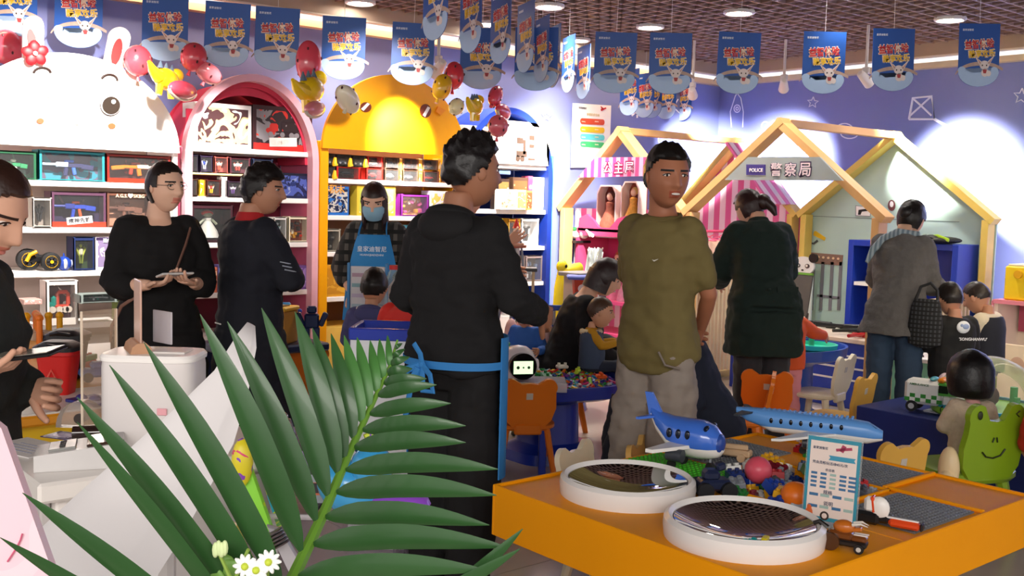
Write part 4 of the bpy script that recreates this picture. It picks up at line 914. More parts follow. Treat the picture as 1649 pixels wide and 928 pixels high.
def goods(unit,row,pxl,pxr,pyt,style,desc,body,inner='#20181c',cols=('#c0c4cc','#30343c','#d0a020'),kind='blocks',words=None,wcol='#ffffff',strip=None,z=None,dep=.14,front=.03,group=None,f=1,tilt=0,ins=None,cat='toy box',hd=None):
    zs=ZS[unit][row] if z is None else z; Yf=YF+front
    xl=onY(pxl,(pyt+20),Yf).x; xr=onY(pxr,pyt+20,Yf).x; zt=onY((pxl+pxr)/2,pyt,Yf).z; w=xr-xl; h=max(.03,zt-zs)
    where={'bunny':'rabbit','pink':'pink','yellow':'yellow','blue':'navy'}[unit]
    t=thing('toy_box',(f'{desc} on the {ROWW[row]} {where} shelf' if len(desc.split())<=11 else f'{desc}, {where} unit').replace(',,',',').replace(', on',' on').replace(',, ',', '),cat,((xl+xr)/2,Yf+dep/2,zs),0,group or f'boxed toys on the {where} shelves')
    y0=-dep/2; fr=min(.02,w*.1)
    if style=='win':
        lo=h*(.16 if strip else .06); hi=h*.1
        def carton(b):
            b.box((0,dep/2-.004,h/2),(w,.008,h),0,1)
            for s in(-1,1): b.box((s*(w/2-.003),-.004,h/2),(.006,dep-.008,h),0,0); b.box((s*(w/2-fr/2),y0+.002,h/2),(fr,.004,h-.012),0,0)
            b.box((0,-.004,.003),(w-.012,dep-.008,.006),0,0); b.box((0,-.004,h-.003),(w-.012,dep-.008,.006),0,0)
            b.box((0,y0+.002,lo/2),(w-2*fr,.004,lo),0,0); b.box((0,y0+.002,h-hi/2),(w-2*fr,.004,hi),0,0)
        cb=part('carton',[M(body,.35),ins or PR(inner,inner,body,scale=10,seed=pxl*.13)],t,carton,smooth=False)
        part('window_film',FILM,t,lambda b:b.box((0,y0+.005,lo+(h-lo-hi)/2),(w-2*fr,.001,h-lo-hi)))
        tb=MB(); TOY[kind](tb,w-2*fr,h-lo-hi,0,f=f); 
        for v in tb.v: v.z+=lo+(h-lo-hi)/2; v.y=v.y*min(1,dep/.08)
        tb.build('toy',[M(c,.35) for c in cols],t)
    else:
        cb=part('carton',[M(body,.35),PR(*cols,scale=max(7,3.2/max(w,h)),seed=pxl*.17+pyt*.05)],t,lambda b:(b.box((0,0,h/2),(w,dep,h),.002,0),b.box((0,y0-.0005,h*.5),(w*.88,.002,h*.8),0,1)),smooth=False)
        if kind and kind!='none':
            tb=MB(); TOY[kind](tb,w*.7,h*.6,0,f=f)
            for v in tb.v: v.z+=h*.52; v.y=y0-.002+v.y*.06
            tb.build('picture',[M(c,.4) for c in (cols*3)[:3]],cb)
    if strip: part('colour_strip',M(strip,.35),cb,lambda b:b.box((0,y0-.0015,h*.08),(w*.97,.002,h*.15)))
    if hd: part('header_card',M(hd,.4),cb,lambda b:b.box((0,y0-.0015,h*.95),(w*.97,.002,h*.09)))
    if words:
        if tilt: part('name_flash',M('#f4efe8',.4),cb,lambda b:b.box((0,y0-.004,h*.2),(w*.46,.003,h*.2),rot=(0,-tilt,0)))
        text(words,w*(.4 if tilt else .62),M(wcol,noise=0),cb,Matrix.Translation((0,y0-.0065,h*(.2 if strip or tilt else .9)))@Matrix.Rotation(-tilt,4,'Y')@Matrix.Rotation(PI/2,4,'X'),.02,.002,None if not tilt else h*.14)
    return t
G=goods
# --- rabbit unit
G('bunny',0,-8,60,243,'win','green window box with a green toy rifle at the left end','#1f5a3c','#0e2a22',('#1f7a4c','#143828','#e4e8d8'),'rifle')
G('bunny',0,62,170,243,'win','teal and purple window box with a blue and white toy rifle','#2a8a94','#574a68',('#2a2c50','#cfd8ec','#3a62c8'),'rifle',ins=PR('#57485e','#57485e','#2a7a8c','#8a5a66',scale=7,seed=3))
G('bunny',0,171,276,249,'win','dark brown window box with an orange and white toy rifle','#8a241c','#4a1e18',('#c86a14','#e8e0d0','#a0301c'),'rifle',strip='#c83420',f=-1)
G('bunny',1,52,84,318,'win','small clear box with a black figure left of the blue gun box','#b8b0a8','#8a8078',('#141416','#202024','#303034'),'robot',front=.0)
G('bunny',1,82,172,309,'win','large blue toy gun box with a red strip and tilted lettering','#5a3a50','#2a2440',('#1f3a9a','#22307a','#c85028'),'rifle',words='疾神先锋',wcol='#1a1a2a',strip='#c83a28',tilt=.1,front=.05)
G('bunny',1,171,246,310,'win','sepia brown toy gun box with pale stencilled lettering','#6a4436','#9a6a54',('#6e4a3c','#5a3a30','#4a3028'),'rifle',words='A.G.S.♥SKBG',wcol='#d8c8b0',front=.05,ins=M('#a87a62'))
def stunt_car():
    q=onY(65,437,YF+.08); t=thing('toy_car','black stunt car with big yellow spoked wheels on the third rabbit shelf','toy car',(q.x,q.y,ZS['bunny'][2]))
    part('body',[M('#141416',.4),M('#e0a010',.4)],t,lambda b:(b.box((-.01,.06,.07),(.13,.07,.05),.012,0),b.tube([(-.08,0,.06),(-.06,0,.1),(-.02,0,.12)],.012,8,1)))
    for x,r in((-.055,.068),(.052,.058)):
        wh=part('wheel',M('#17171a',.7),t,lambda b:b.lathe([(r*.55,-.03),(r,-.022),(r,.022),(r*.55,.03)],n=24)); wh.location=(x,-.03+(.09 if x<0 else 0),r); wh.rotation_euler=(PI/2,0,0)
        part('hub',M('#f0b818',.35),wh,lambda b:(b.cyl((0,0,-.01),(0,0,.033),r*.18,None,12),[b.box((r*.34*math.cos(k*PI/3),r*.34*math.sin(k*PI/3),.026),(r*.5,r*.16,.008),.002,rot=(0,0,k*PI/3)) for k in range(6)],b.lathe([(r*.56,.02),(r*.64,.032),(r*.7,.02)],n=20)))
stunt_car()
q=onY(103,437,YF+.06); t=thing('toy_robot_ball','blue and silver robot ball toy beside the yellow-wheeled stunt car','toy',(q.x,q.y,ZS['bunny'][2]))
part('shell',M('#1f3f9a',.3),t,lambda b:b.sph((0,0,.045),(.046,.042,.045),16,10)); part('face_panel',M('#c8ccd4',.25,metal=.4),t,lambda b:b.sph((0,-.02,.045),(.018,.028,.034),12,8))
part('ear_disc',M('#c8ccd4',.3),t,lambda b:(b.cyl((-.05,0,.045),(-.04,0,.045),.022),b.cyl((.04,0,.045),(.05,0,.045),.022))); part('antenna',M('#1f3f9a',.3),t,lambda b:b.cyl((0,0,.085),(0,0,.11),.008,.003))
G('bunny',2,118,153,382,'win','navy and lime window box with a key-shaped toy','#22305e','#2e4a2a',('#e8e4c8','#c8d44a','#8a9a3a'),'robot',front=.02,ins=M('#3a5230'))
G('bunny',2,154,212,382,'print','pale purple box with a pictured blue toy gun','#d8d0d8',cols=('#c8bcd0','#8a7aa0','#e8e4e4'),kind='rifle',hd='#3a2a4e',words='迷你20连发',wcol='#f0f0ff')
G('bunny',3,39,68,487,'print','pink box with a white top at the left end','#e8b8b0',cols=('#f0c8c0','#e0a8a0','#f4e4dc'),kind='none',front=-.1,z=.80)
G('bunny',3,74,126,452,'win','white open box with a teal and red toy truck','#e8e0da','#6a4c52',('#22a294','#d8503c','#f0e4d4'),'truck',front=-.06,strip='#d8d0c8')
G('bunny',3,129,190,474,'win','teal edged window box with a silver toy gun','#9aa8a4','#3a5a58',('#b8c0c4','#8a9498','#2a8a7a'),'rifle',front=-.16,z=.80)
G('bunny',3,192,222,446,'win','olive green window box with a yellow toy at the right','#6a7a3a','#4a5a2a',('#e0b020','#c89818','#3a4a20'),'blocks',front=-.02)
# --- pink unit
G('pink',0,313,405,167,'print','large white box with a bright splash print','#f4eeea',cols=('#f6f2ec','#e8c890','#4a2c30','#f8f4f0'),kind='none',dep=.2)
G('pink',0,407,503,172,'print','large red and black construction box with white lettering','#3a1c20',cols=('#c82c24','#2a1a1e','#8a8488','#d8402c'),kind='truck',dep=.2,words='红蜘突击',wcol='#f6efe6',strip='#d02a24',tilt=.05)
part_y=ZS['pink'][1]
zmid=onY(400,281,YF+.08).z
t=thing('display_riser','clear yellow-edged riser shelf inside the second pink shelf','riser',(3.05,YF+.12,part_y)); part('top_board',M('#f0dc9a',.4),t,lambda b:b.box((0,0,zmid-part_y-.008),(.66,.16,.014),.003))
for x in(-.31,.31): part('side',M('#f0dc9a',.4),t,lambda b:b.box((x,0,(zmid-part_y-.02)/2),(.014,.14,zmid-part_y-.022),.003))
for i,(l,r,c,k,cs,d) in enumerate(((298,320,'#2a2236','robot',('#e8e4e0','#2a4a9a','#d8c040'),'dark box with a white robot on the upper tier at the left end'),(322,343,'#3a2a4a','robot',('#2f4ab0','#e8e8f0','#c0c4d0'),'dark box with a blue and white robot, second on the upper tier,'),
      (345,368,'#b05a50','robot',('#f0e8e0','#e0c0b0','#e86a50'),'rose box with a white robot, third on the upper tier,'),(369,404,'#5a2a34','robot',('#f4ece8','#f0d8d0','#c84a40'),'wide maroon box with a white robot on the upper tier'),(406,440,'#262e4a','robot',('#44548a','#8a94b4','#2a3050'),'slate blue box with a grey robot on the upper tier'))):
    G('pink',1,l,r,248+i*2,'win',d,c,c,cs,k,z=zmid,dep=.09,front=.04)
for i,(l,r,c,cs,d) in enumerate(((298,319,'#4a3020',('#f0c020','#e8b018','#c83020'),'small box with a yellow robot on the lower tier at the left'),(332,356,'#5a2420',('#c83a2c','#e8d8c8','#f0c020'),'small box with a red robot on the lower tier'),(366,392,'#3a2438',('#f0e8e4','#c8b8d0','#6a4a8a'),'small box with a pale robot at the lower right'))):
    G('pink',1,l,r,287+i*2,'win',d,c,c,cs,'robot',dep=.1,front=.0)
G('pink',1,322,331,290,'print','narrow yellow carton between two robots on the lower tier','#f0c838',cols=('#f0d048','#e8a020','#f4e8c0'),kind='none',dep=.08)
G('pink',1,357,366,285,'print','bright white carton in the middle of the lower tier','#f6f2ee',cols=('#f8f4f0','#f0e4dc','#ffffff'),kind='none',dep=.08)
G('pink',1,446,497,279,'print','dark blue box with a pale masked figure print','#1c2448',cols=('#22306a','#1a2048','#4a5aa8','#8a94c0'),kind='robot',dep=.12,words=None,hd='#10142c')
G('pink',2,308,376,330,'win','black octagonal window box with a wire track and small figure','#3a1c24','#1e1418',('#9aa08a','#d8d8d0','#c83030'),'doll',dep=.16)
G('pink',2,441,462,350,'win','white carded box with a teal toy','#e8e4e0','#3a4a4c',('#3a8a8a','#c8ccd0','#202428'),'robot',dep=.1)
G('pink',2,464,497,349,'win','white and yellow box with three small red toys','#f0e4c8','#8a3a24',('#c8301c','#e0a020','#2a2020'),'blocks',dep=.1)
G('pink',3,333,350,431,'print','coral carton left of the violet carton','#d87858',cols=('#e08a68','#c05a40','#f0c8a8'),kind='none',dep=.1)
G('pink',3,351,372,427,'print','violet blue carton with a snowy figure','#5a5a9a',cols=('#5a62a8','#8a94c8','#c8d0e8'),kind='doll',dep=.1)
G('pink',3,478,499,428,'print','purple carton at the right end','#6a4a8a',cols=('#6a4a92','#9a7ab8','#c8b0d8'),kind='none',dep=.1)
# --- yellow unit
Z0=ZS['yellow'][0]; zm2=onY(600,270,YF+.05).z
for i,(l,r,c,cs,d) in enumerate(((517,541,'#2a2018',('#3a3c44','#24262c','#8a8c90'),'black and yellow car box, first on the upper layer,'),(542,566,'#2a2018',('#4a4e58','#2c2e34','#9a9ca0'),'black and yellow car box, second on the upper layer,'),(567,590,'#2a2018',('#34302c','#22201e','#7a7670'),'black and yellow car box, third on the upper layer,'),
      (591,617,'#b8241c',('#e8e8e8','#30343c','#1a1a1c'),'red car box with a white off-roader'),(620,643,'#6a4c3c',('#20242c','#3a4250','#101012'),'tan car box with a black saloon'),(648,674,'#7a4a3a',('#6a2a22','#4a2420','#1a1a1c'),'brown car box with a maroon car'),(680,705,'#8a5a40',('#a89888','#6a5a50','#1a1a1c'),'brown car box with a silver car'))):
    t=G('yellow',0,l,r,247+i*1.7,'win',d,c,'#2a2024',cs,'car',z=zm2,dep=.09,front=.03)
    if i<3:
        part('yellow_tag',M('#f0b818',.4),t,lambda b:b.tube([(.05,-.055,.06),(.045,-.056,.02),(.05,-.056,-.0)],[.01,.018,.022],10))
for i,(l,r,c,cs,d) in enumerate(((517,541,'#2a2018',('#2a4a9a','#22242c','#8a8c90'),'black and yellow car box with a blue car on the lower layer'),(541,581,'#c8281e',('#141416','#202226','#0c0c0d'),'wide red car box with a black van'),(589,617,'#c8281e',('#8a1c18','#4a1a18','#1a1a1c'),'red car box with a dark red car on the lower layer'),
      (619,643,'#5a4438',('#f0f0f0','#8a8c90','#1a1a1c'),'tan car box with a white sports car'),(648,674,'#6a4c3c',('#f2f2f0','#3a3a40','#1a1a1c'),'brown car box with a white rally car'),(681,707,'#7a4030',('#b02a28','#5a2420','#1a1a1c'),'brown car box with a crimson car'),(711,722,'#c87828',('#e0a040','#a85a20','#1a1a1c'),'orange car box at the right end'))):
    t=G('yellow',0,l,r,267+i*1.7,'win',d,c,'#3a2420',cs,'car',dep=.1,front=.015)
    if i==0: part('yellow_tag',M('#f0b818',.4),t,lambda b:b.tube([(.05,-.055,.06),(.045,-.056,.02),(.05,-.056,-.0)],[.01,.018,.022],10))
for l,r in((643,648),(674,680),(705,710)):
    G('yellow',0,l,r,256,'print','slim gold carton at pixel %d'%l if False else {643:'slim gold carton right of the white sports car',674:'slim gold carton right of the white rally car',705:'slim gold carton right of the crimson car'}[l],'#f0c050',cols=('#f4d078','#e8a830','#f8e8b8'),kind='none',dep=.08)
G('yellow',1,521,562,300,'print','blue building toy box with a black castle print','#2468b8',cols=('#2a70c0','#1a2444','#c8c4bc','#2a3a7a'),kind='blocks',dep=.12,words='积木',wcol='#f0a848')
G('yellow',1,575,637,300,'print','yellow and lime box with a purple octopus print','#e8c840',cols=('#f0e080','#c8d058','#f4ecc0'),kind='doll',dep=.1)
G('yellow',1,645,691,313,'win','magenta box with small animal figures','#8a2a94','#e8d8c8',('#d8a048','#c85a8a','#f0e0c0'),'blocks',dep=.12,ins=PR('#f0e4d8','#e8b078','#c86aa0',scale=16,seed=2))
G('yellow',1,692,736,308,'print','bright white box at the right end','#f4f0f0',cols=('#f8f4f0','#e0d8e8','#d8c860','#f4f4f4'),kind='none',dep=.12)
G('yellow',2,516,549,369,'win','grey toy house box at the left end','#b0a898','#3a3a34',('#3a6a58','#8a8a80','#202020'),'blocks',dep=.12)
t=thing('toy_house','cyan carry-case toy house with a white snow roof on the third yellow shelf','toy',(onY(666,405,YF+.08).x,YF+.09,ZS['yellow'][2]))
part('case',M('#2a9ac0',.35),t,lambda b:b.box((0,0,.06),(.23,.12,.12),.012)); part('snow_roof',M('#eef4f8',.4),t,lambda b:b.loft([[(-.13,-.07,.12),(.13,-.07,.12),(.13,.07,.12),(-.13,.07,.12)],[(-.09,-.05,.165),(.1,-.05,.16),(.1,.05,.16),(-.09,.05,.165)]])); part('gable',M('#5aa8b8',.4),t,lambda b:b.box((-.01,.03,.18),(.2,.05,.04),.01))
part('window_print',PR('#3a4a6a','#c8b8a0','#2a6a9a',scale=22,seed=4),t,lambda b:b.box((.02,-.061,.055),(.13,.004,.075),.006))
G('yellow',3,525,561,427,'print','yellow board game box with a winding red arrow','#d89a28',cols=('#e0a838','#c88a20','#e8c060'),kind='none',dep=.1,words='思维棋',wcol='#c84a20')
G('yellow',3,563,580,427,'print','amber carton beside the board game','#c8902c',cols=('#e0b050','#a87020','#f0d088'),kind='none',dep=.1)
# --- navy unit
G('blue',0,796,886,196,'print','large white construction box with a black loader print','#f4f0ea',cols=('#f6f2ee','#f4efe8','#e8dccc'),kind='none',dep=.2,front=-.02)
t=bpy.data.objects[-1] if False else None
G('blue',0,744,797,203,'print','white vehicle box behind the hooded man\'s hair','#efe8e2',cols=('#f4eee8','#6a5a50','#e0d0c0'),kind='truck',dep=.18,front=.0)
for i,(l,r,yt,c,cs,d) in enumerate(((802,820,288,'#3a2a24',('#c8a860','#8a6a3a','#e8e0d0'),'dark tan carton at the left end'),(826,850,286,'#4a3428',('#d0b070','#6a4a2a','#e8d8b0'),'brown carton with a gold print'),(851,858,284,'#c84a6a',('#d86a8a','#b83a5a','#f0c0c8'),'narrow pink carton'),(859,884,286,'#f4f0ec',('#f8f4f0','#f0e8e0','#ffffff'),'bright white carton at the right end'))):
    G('blue',1,l,r,yt,'print',d,c,cols=cs,kind='none',dep=.1,front=.04)
for i,(l,r,yt,c,cs,d) in enumerate(((806,832,305,'#e8dccc',('#f0e8dc','#d8b890','#8a6a4a'),'cream carton in front at the left'),(833,847,306,'#f0e0a0',('#f4e8b8','#e8c860','#f8f4e0'),'pale yellow carton in front'),(848,857,307,'#c88a4a',('#d8a060','#8a4a2a','#f0d8a8'),'small tan carton in front'))):
    G('blue',1,l,r,yt,'print',d,c,cols=cs,kind='none',dep=.08,front=-.06)
G('blue',2,798,810,352,'print','lime and white carton at the left end','#b8c84a',cols=('#c8d868','#f0f4d8','#6a8a3a'),kind='none',dep=.1)
G('blue',2,818,838,352,'win','orange topped dark toy box beside the toy tower','#e0a030','#3a2420',('#c83a28','#e8d8c0','#2a2020'),'blocks',dep=.1)
G('blue',2,839,868,352,'win','white toy box with black penguin-like figures','#f2f0ee','#e8e4e0',('#141416','#f0f0f0','#2a2a2e'),'robot',dep=.12,ins=M('#eceae6'))
G('blue',3,846,874,412,'win','grey see-through packet with a silver toy','#8a7a78','#4a3c3c',('#b8bcc0','#8a8e94','#5a6a8a'),'blocks',dep=.1)
# black loader pictured on the big white box: flat print
q=onY(845,240,YF-.02-.003)
t=[o for o in bpy.data.objects if o.get('label','').startswith('large white construction')][0]
ldr=MB(); ldr.x=Matrix.Translation((.0,-.102,.0))
for c_,d_ in(((-.01,0,.09),(.12,.002,.05)),((.02,0,.15),(.03,.002,.12)),((-.03,0,.2),(.07,.002,.05)),((.1,0,.05),(.08,.002,.02)),((.1,0,.23),(.06,.002,.04)),((.1,0,.16),(.055,.002,.03))): ldr.box(c_,d_)
for x in(-.05,.0): ldr.cyl((x,-.001,.05),(x,.001,.05),.026,None,14)
ldr.build('loader_print',M('#4a3a30',.4),t)
# ================= hanging banners
BB=M('#1c4f9e',.4,noise=.12,scale=6)
def _bm(fn,name,mats,**k):
    b=MB(); fn(b); o=b.build(name,mats,None,**k); me=o.data; bpy.data.objects.remove(o); return me
def banner_sheet(b):
    # gently curved vinyl sheet, rounded foot; local: x across, z down from 0, faces -Y
    n=10; out=[(-.145+.29*i/n,0) for i in range(n+1)]+[(.145,-.32)]+[(.145*math.cos(a),-.32-.10*math.sin(a)) for a in [PI*i/14 for i in range(1,14)]]+[(-.145,-.32)]
    b.prism(out,.0025,mat=FACE)
BM_SHEET=_bm(banner_sheet,'sheet',[BB],smooth=False)
def clouds(b):
    out=[(-.143,-.335),(-.143,-.315)]
    for cx,r,z in((-.118,.03,-.315),(-.072,.022,-.328),(-.03,.026,-.33),(.02,.026,-.325),(.065,.022,-.33),(.11,.034,-.32)):
        out+=[(cx-r*math.cos(a),z+r*math.sin(a)) for a in [PI*i/6 for i in range(7)]]
    out+=[(.143,-.33)]+[(.143*math.cos(a),-.322-.096*math.sin(a)) for a in [PI*i/14 for i in range(1,14)]]
    b.prism(out,.001,mat=Matrix.Translation((0,-.0025,0))@FACE)
BM_CL=_bm(clouds,'cloud_print',[M('#a9c3e4',.45,noise=.08)],smooth=False)
def rainbow(b,r0_,r1_,y): b.strip(arcpts(.02,-.36,.19,r1_,PI*.93,PI*.2,16),arcpts(.02,-.36,.185,r0_,PI*.93,PI*.2,16),.0006,mat=Matrix.Translation((0,y,0))@FACE)
BM_RB=_bm(lambda b:rainbow(b,.082,.108,-.0024),'rainbow_print',[M('#b59a8c',.5,noise=.2,scale=30)],smooth=False)
def critter(b):
    T=Matrix.Translation((0,-.0034,0))@FACE
    b.prism(arcpts(.04,-.275,.034,.03,0,2*PI,16)[:-1],.001,0,T)
    for s in(-1,1): b.prism([(.04+s*.018,-.255),(.04+s*.072,-.215 if s<0 else -.205),(.04+s*.034,-.275)],.001,0,T)
    b.prism(arcpts(.045,-.325,.026,.028,0,2*PI,14)[:-1],.001,0,T); b.prism(arcpts(.072,-.33,.017,.02,0,2*PI,12)[:-1],.0014,0,T)
    T2=Matrix.Translation((0,-.0046,0))@FACE
    for s in(-1,1): b.prism([(.04+s*.026,-.258),(.04+s*.056,-.228),(.04+s*.034,-.268)],.0006,1,T2); b.prism(arcpts(.04+s*.015,-.277,.0048,.006,0,2*PI,8)[:-1],.0008,2,T2)
    b.prism([(.028,-.305),(.058,-.305),(.052,-.33),(.034,-.33)],.001,3,T2)
BM_CR=_bm(critter,'animal_print',[M('#e2d4d0',.5,noise=.05),M('#c89a8c',.5),M('#3a2620',.5),M('#a83a3c',.5)],smooth=False)
TX=Matrix.Rotation(PI/2,4,'X')
Y_OUT=M('#f0d8c0',.5,noise=0); R_IN=M('#c01c24',.45,noise=.05); Y_IN=M('#e8b81c',.45,noise=.08)
def banner(px,pyt,d,ang,label,sx=1.,lean=0.):
    p=at(px,pyt,d); rz=-(YAW+math.radians(ang))
    t=thing('hanging_banner',label,'banner',p,0,'blue hanging shop banners',rot=(0,lean,rz))
    for me in(BM_SHEET,BM_RB,BM_CL,BM_CR): link(me.name.split('.')[0],me,t)
    zr=Matrix.Rotation(-.07,4,'Y')
    text('益智体验',.215,Y_OUT,t,Matrix.Translation((0,-.0035,-.135))@zr@TX,.06,.0012,.072); text('益智体验',.205,R_IN,t,Matrix.Translation((0,-.0047,-.135))@zr@TX,.022,.0012,.062)
    text('酷享欢乐',.195,Y_OUT,t,Matrix.Translation((.02,-.0042,-.198))@zr@TX,.06,.0012,.058); text('酷享欢乐',.185,Y_IN,t,Matrix.Translation((.02,-.0054,-.198))@zr@TX,.02,.0012,.05)
    text('皇家迪智尼',.078,M('#e8ecf4',noise=0),t,Matrix.Translation((-.082,-.003,-.042))@TX,.008,.001)
    part('hanging_cord',M('#d8d4d0',.6,noise=0),t,lambda b:b.tube([(0,0,-.002),(0,0,max(.03,ZC-p.z))],.0015,5))
    return t
for i,(px,py,d,ang,ln) in enumerate(((20,-52,6.45,-14,.02),(128,-30,6.65,-12,.03),(267,-6,6.8,-10,.02),(368,4,6.85,-8,.04),(448,12,6.95,-8,.03),(555,27,7.0,-6,.02),(667,37,7.1,-4,.03),(777,45,7.2,-2,.02))):
    banner(px,py,d,ang,('leftmost blue banner, cut by the left edge','second blue banner from the left, over the rabbit face','blue banner right of the rabbit ear','blue banner above the left of the pink arch','blue banner above the top of the pink arch','blue banner between pink and yellow arches','blue banner over the yellow chick face','blue banner at the right side of the yellow arch')[i],lean=ln)
for i,(px,py,d) in enumerate(((993,52,7.25),(1081,53,7.2),(1192,52,7.15),(1329,51,7.1),(1440,46,7.05),(1578,38,7.0))):
    banner(px,py,d,(4,2,0,0,-4,-6)[i],f'{("first","second","third","fourth","fifth","sixth")[i]} blue banner of the straight row above the play houses',lean=(.02,.0,.02,.0,-.02,-.03)[i])
for i,(px,py,d,ang) in enumerate(((703,-70,5.3,60),(760,-42,5.6,64),(808,-18,5.9,66),(848,4,6.3,70),(874,28,6.8,73),(893,42,7.2,74),(917,58,7.8,74),(941,74,8.3,73),(865,44,6.95,8),(1015,112,9.6,60),(1040,118,9.9,60),(1052,120,10.1,58),(1075,124,10.4,58),(1100,128,10.7,58))):
    banner(px,py,d,ang,('nearest','second','third','fourth','fifth','sixth','seventh','eighth','broad, half hidden','ninth, mostly hidden','tenth, mostly hidden','eleventh, mostly hidden','twelfth, mostly hidden','farthest, mostly hidden')[i]+(' blue banner behind the receding row at top centre' if i==8 else ' blue banner of the receding row at top centre'))
# ================= foil balloons in three bunches
def balloon(kind,px,py,d,r,col,label,rot=(0,0,0),group='foil balloons',cat='balloon',sq=(1,1,1)):
    p=at(px,py,d); t=thing('foil_balloon',label,cat,p,0,group,rot=rot); m=M(col,.22,coat=.6,noise=.06)
    if kind=='round': 
        part('skin',m,t,lambda b:b.sph((0,0,0),(r*sq[0],r*sq[1],r*sq[2]),22,14)); part('tail',m,t,lambda b:b.cyl((0,0,-r*sq[2]*.96),(0,0,-r*sq[2]-.03),.006,.014,8))
        for k in range(9):
            a=k*2.4; z=-.75+1.5*k/8; q=math.sqrt(1-z*z); part('seed_print',M('#4a1a20',.4),t,lambda b:b.sph((r*sq[0]*q*math.cos(a),r*sq[1]*q*math.sin(a),r*sq[2]*z),(.007,.007,.011),6,5))
    elif kind=='slice': part('skin',m,t,lambda b:b.sph((0,0,0),(r*1.9,r*.6,r*.75),22,12)); part('rind',M('#d8c8b8',.3),t,lambda b:b.tube([(r*1.9*math.cos(a),0,r*.75*math.sin(a)) for a in [PI*(1.05+.9*i/14) for i in range(15)]],.012,8))
    else:
        part('skin',m,t,lambda b:(b.sph((0,0,0),(r*1.1,r*.6,r*.7),16,10),b.sph((r*1.1,0,r*.5),(r*.5,r*.4,r*.42),14,9),b.tube([(-r*.8,0,0),(-r*1.5,0,r*.3),(-r*1.9,0,r*.7)],[r*.45,r*.28,.01],10),[b.tube([(x*r,0,-r*.3),(x*r*1.2,0,-r*1.1)],[r*.26,r*.2],8) for x in(-.6,.5)]))
        part('spike',M('#5a6a7a',.3),t,lambda b:[b.cyl((x*r,0,r*.55),(x*r,0,r*1.0),r*.2,.004,8) for x in(-.7,-.1,.5)])
for k,px,py,d,r,c,l,rot,sq in (('round',12,76,6.5,.11,'#d84a5a','pink watermelon balloon at the left edge',(0,0,0),(1,.8,1)),('round',222,98,6.6,.09,'#d84a58','pink watermelon balloon right of the rabbit ear',(0,0,0),(1,.8,1.1)),
    ('round',312,92,6.6,.085,'#d84a5a','pink watermelon balloon between two banners left of the pink arch',(0,.3,0),(1,.8,1.1)),('round',336,118,6.65,.07,'#d8707a','pale pink balloon at the left shoulder of the pink arch',(0,.5,0),(1.3,.8,.9)),
    ('dino',268,128,6.5,.1,'#f0c81e','yellow dinosaur balloon left of the pink arch',(0,.1,.6),(1,1,1)),('slice',294,145,6.4,.075,'#d0465a','pink slice balloon in front of the pink arch top',(0,.0,.6),(1,1,1)),
    ('round',497,100,6.6,.085,'#d8485a','pink watermelon balloon above the yellow dinosaur',(0,.0,0),(1,.8,1.6)),('dino',500,145,6.5,.12,'#f0c41a','yellow dinosaur balloon between pink and yellow arches',(0,-.2,.6),(1,1,1)),
    ('slice',507,175,6.4,.065,'#d87a80','pale pink slice balloon under the yellow dinosaur',(0,-.15,.6),(1,1,1)),('round',560,160,6.5,.085,'#f4ead0','white and yellow balloon at the left of the chick face',(0,.5,.6),(1.5,.8,.8)),
    ('round',731,122,7.2,.075,'#d03a48','red balloon at the right shoulder of the chick face',(0,.1,0),(1,.8,1.3)),('round',712,140,7.0,.07,'#e8b022','amber balloon at the right shoulder of the chick face',(0,.4,0),(1,.8,1.3)),
    ('dino',765,172,7.0,.085,'#f0c41a','yellow dinosaur balloon left of the navy arch',(0,-.1,.6),(1,1,1)),('round',735,172,6.9,.055,'#f2e2b0','pale yellow balloon left of the yellow dinosaur',(0,1.2,.6),(1,.9,1.5)),
    ('slice',810,180,7.1,.07,'#d8455a','pink slice balloon in front of the navy arch',(0,.05,.6),(1,1,1)),('round',798,155,7.1,.06,'#d8485a','pink balloon above the slice at the navy arch',(0,.9,.6),(1,.8,1.6)),('round',802,203,7.0,.075,'#d8606c','rose watermelon balloon below the slice at the navy arch',(0,.1,0),(1,.8,1))):
    balloon(k,px,py,d,r,c,l,rot,sq=sq)
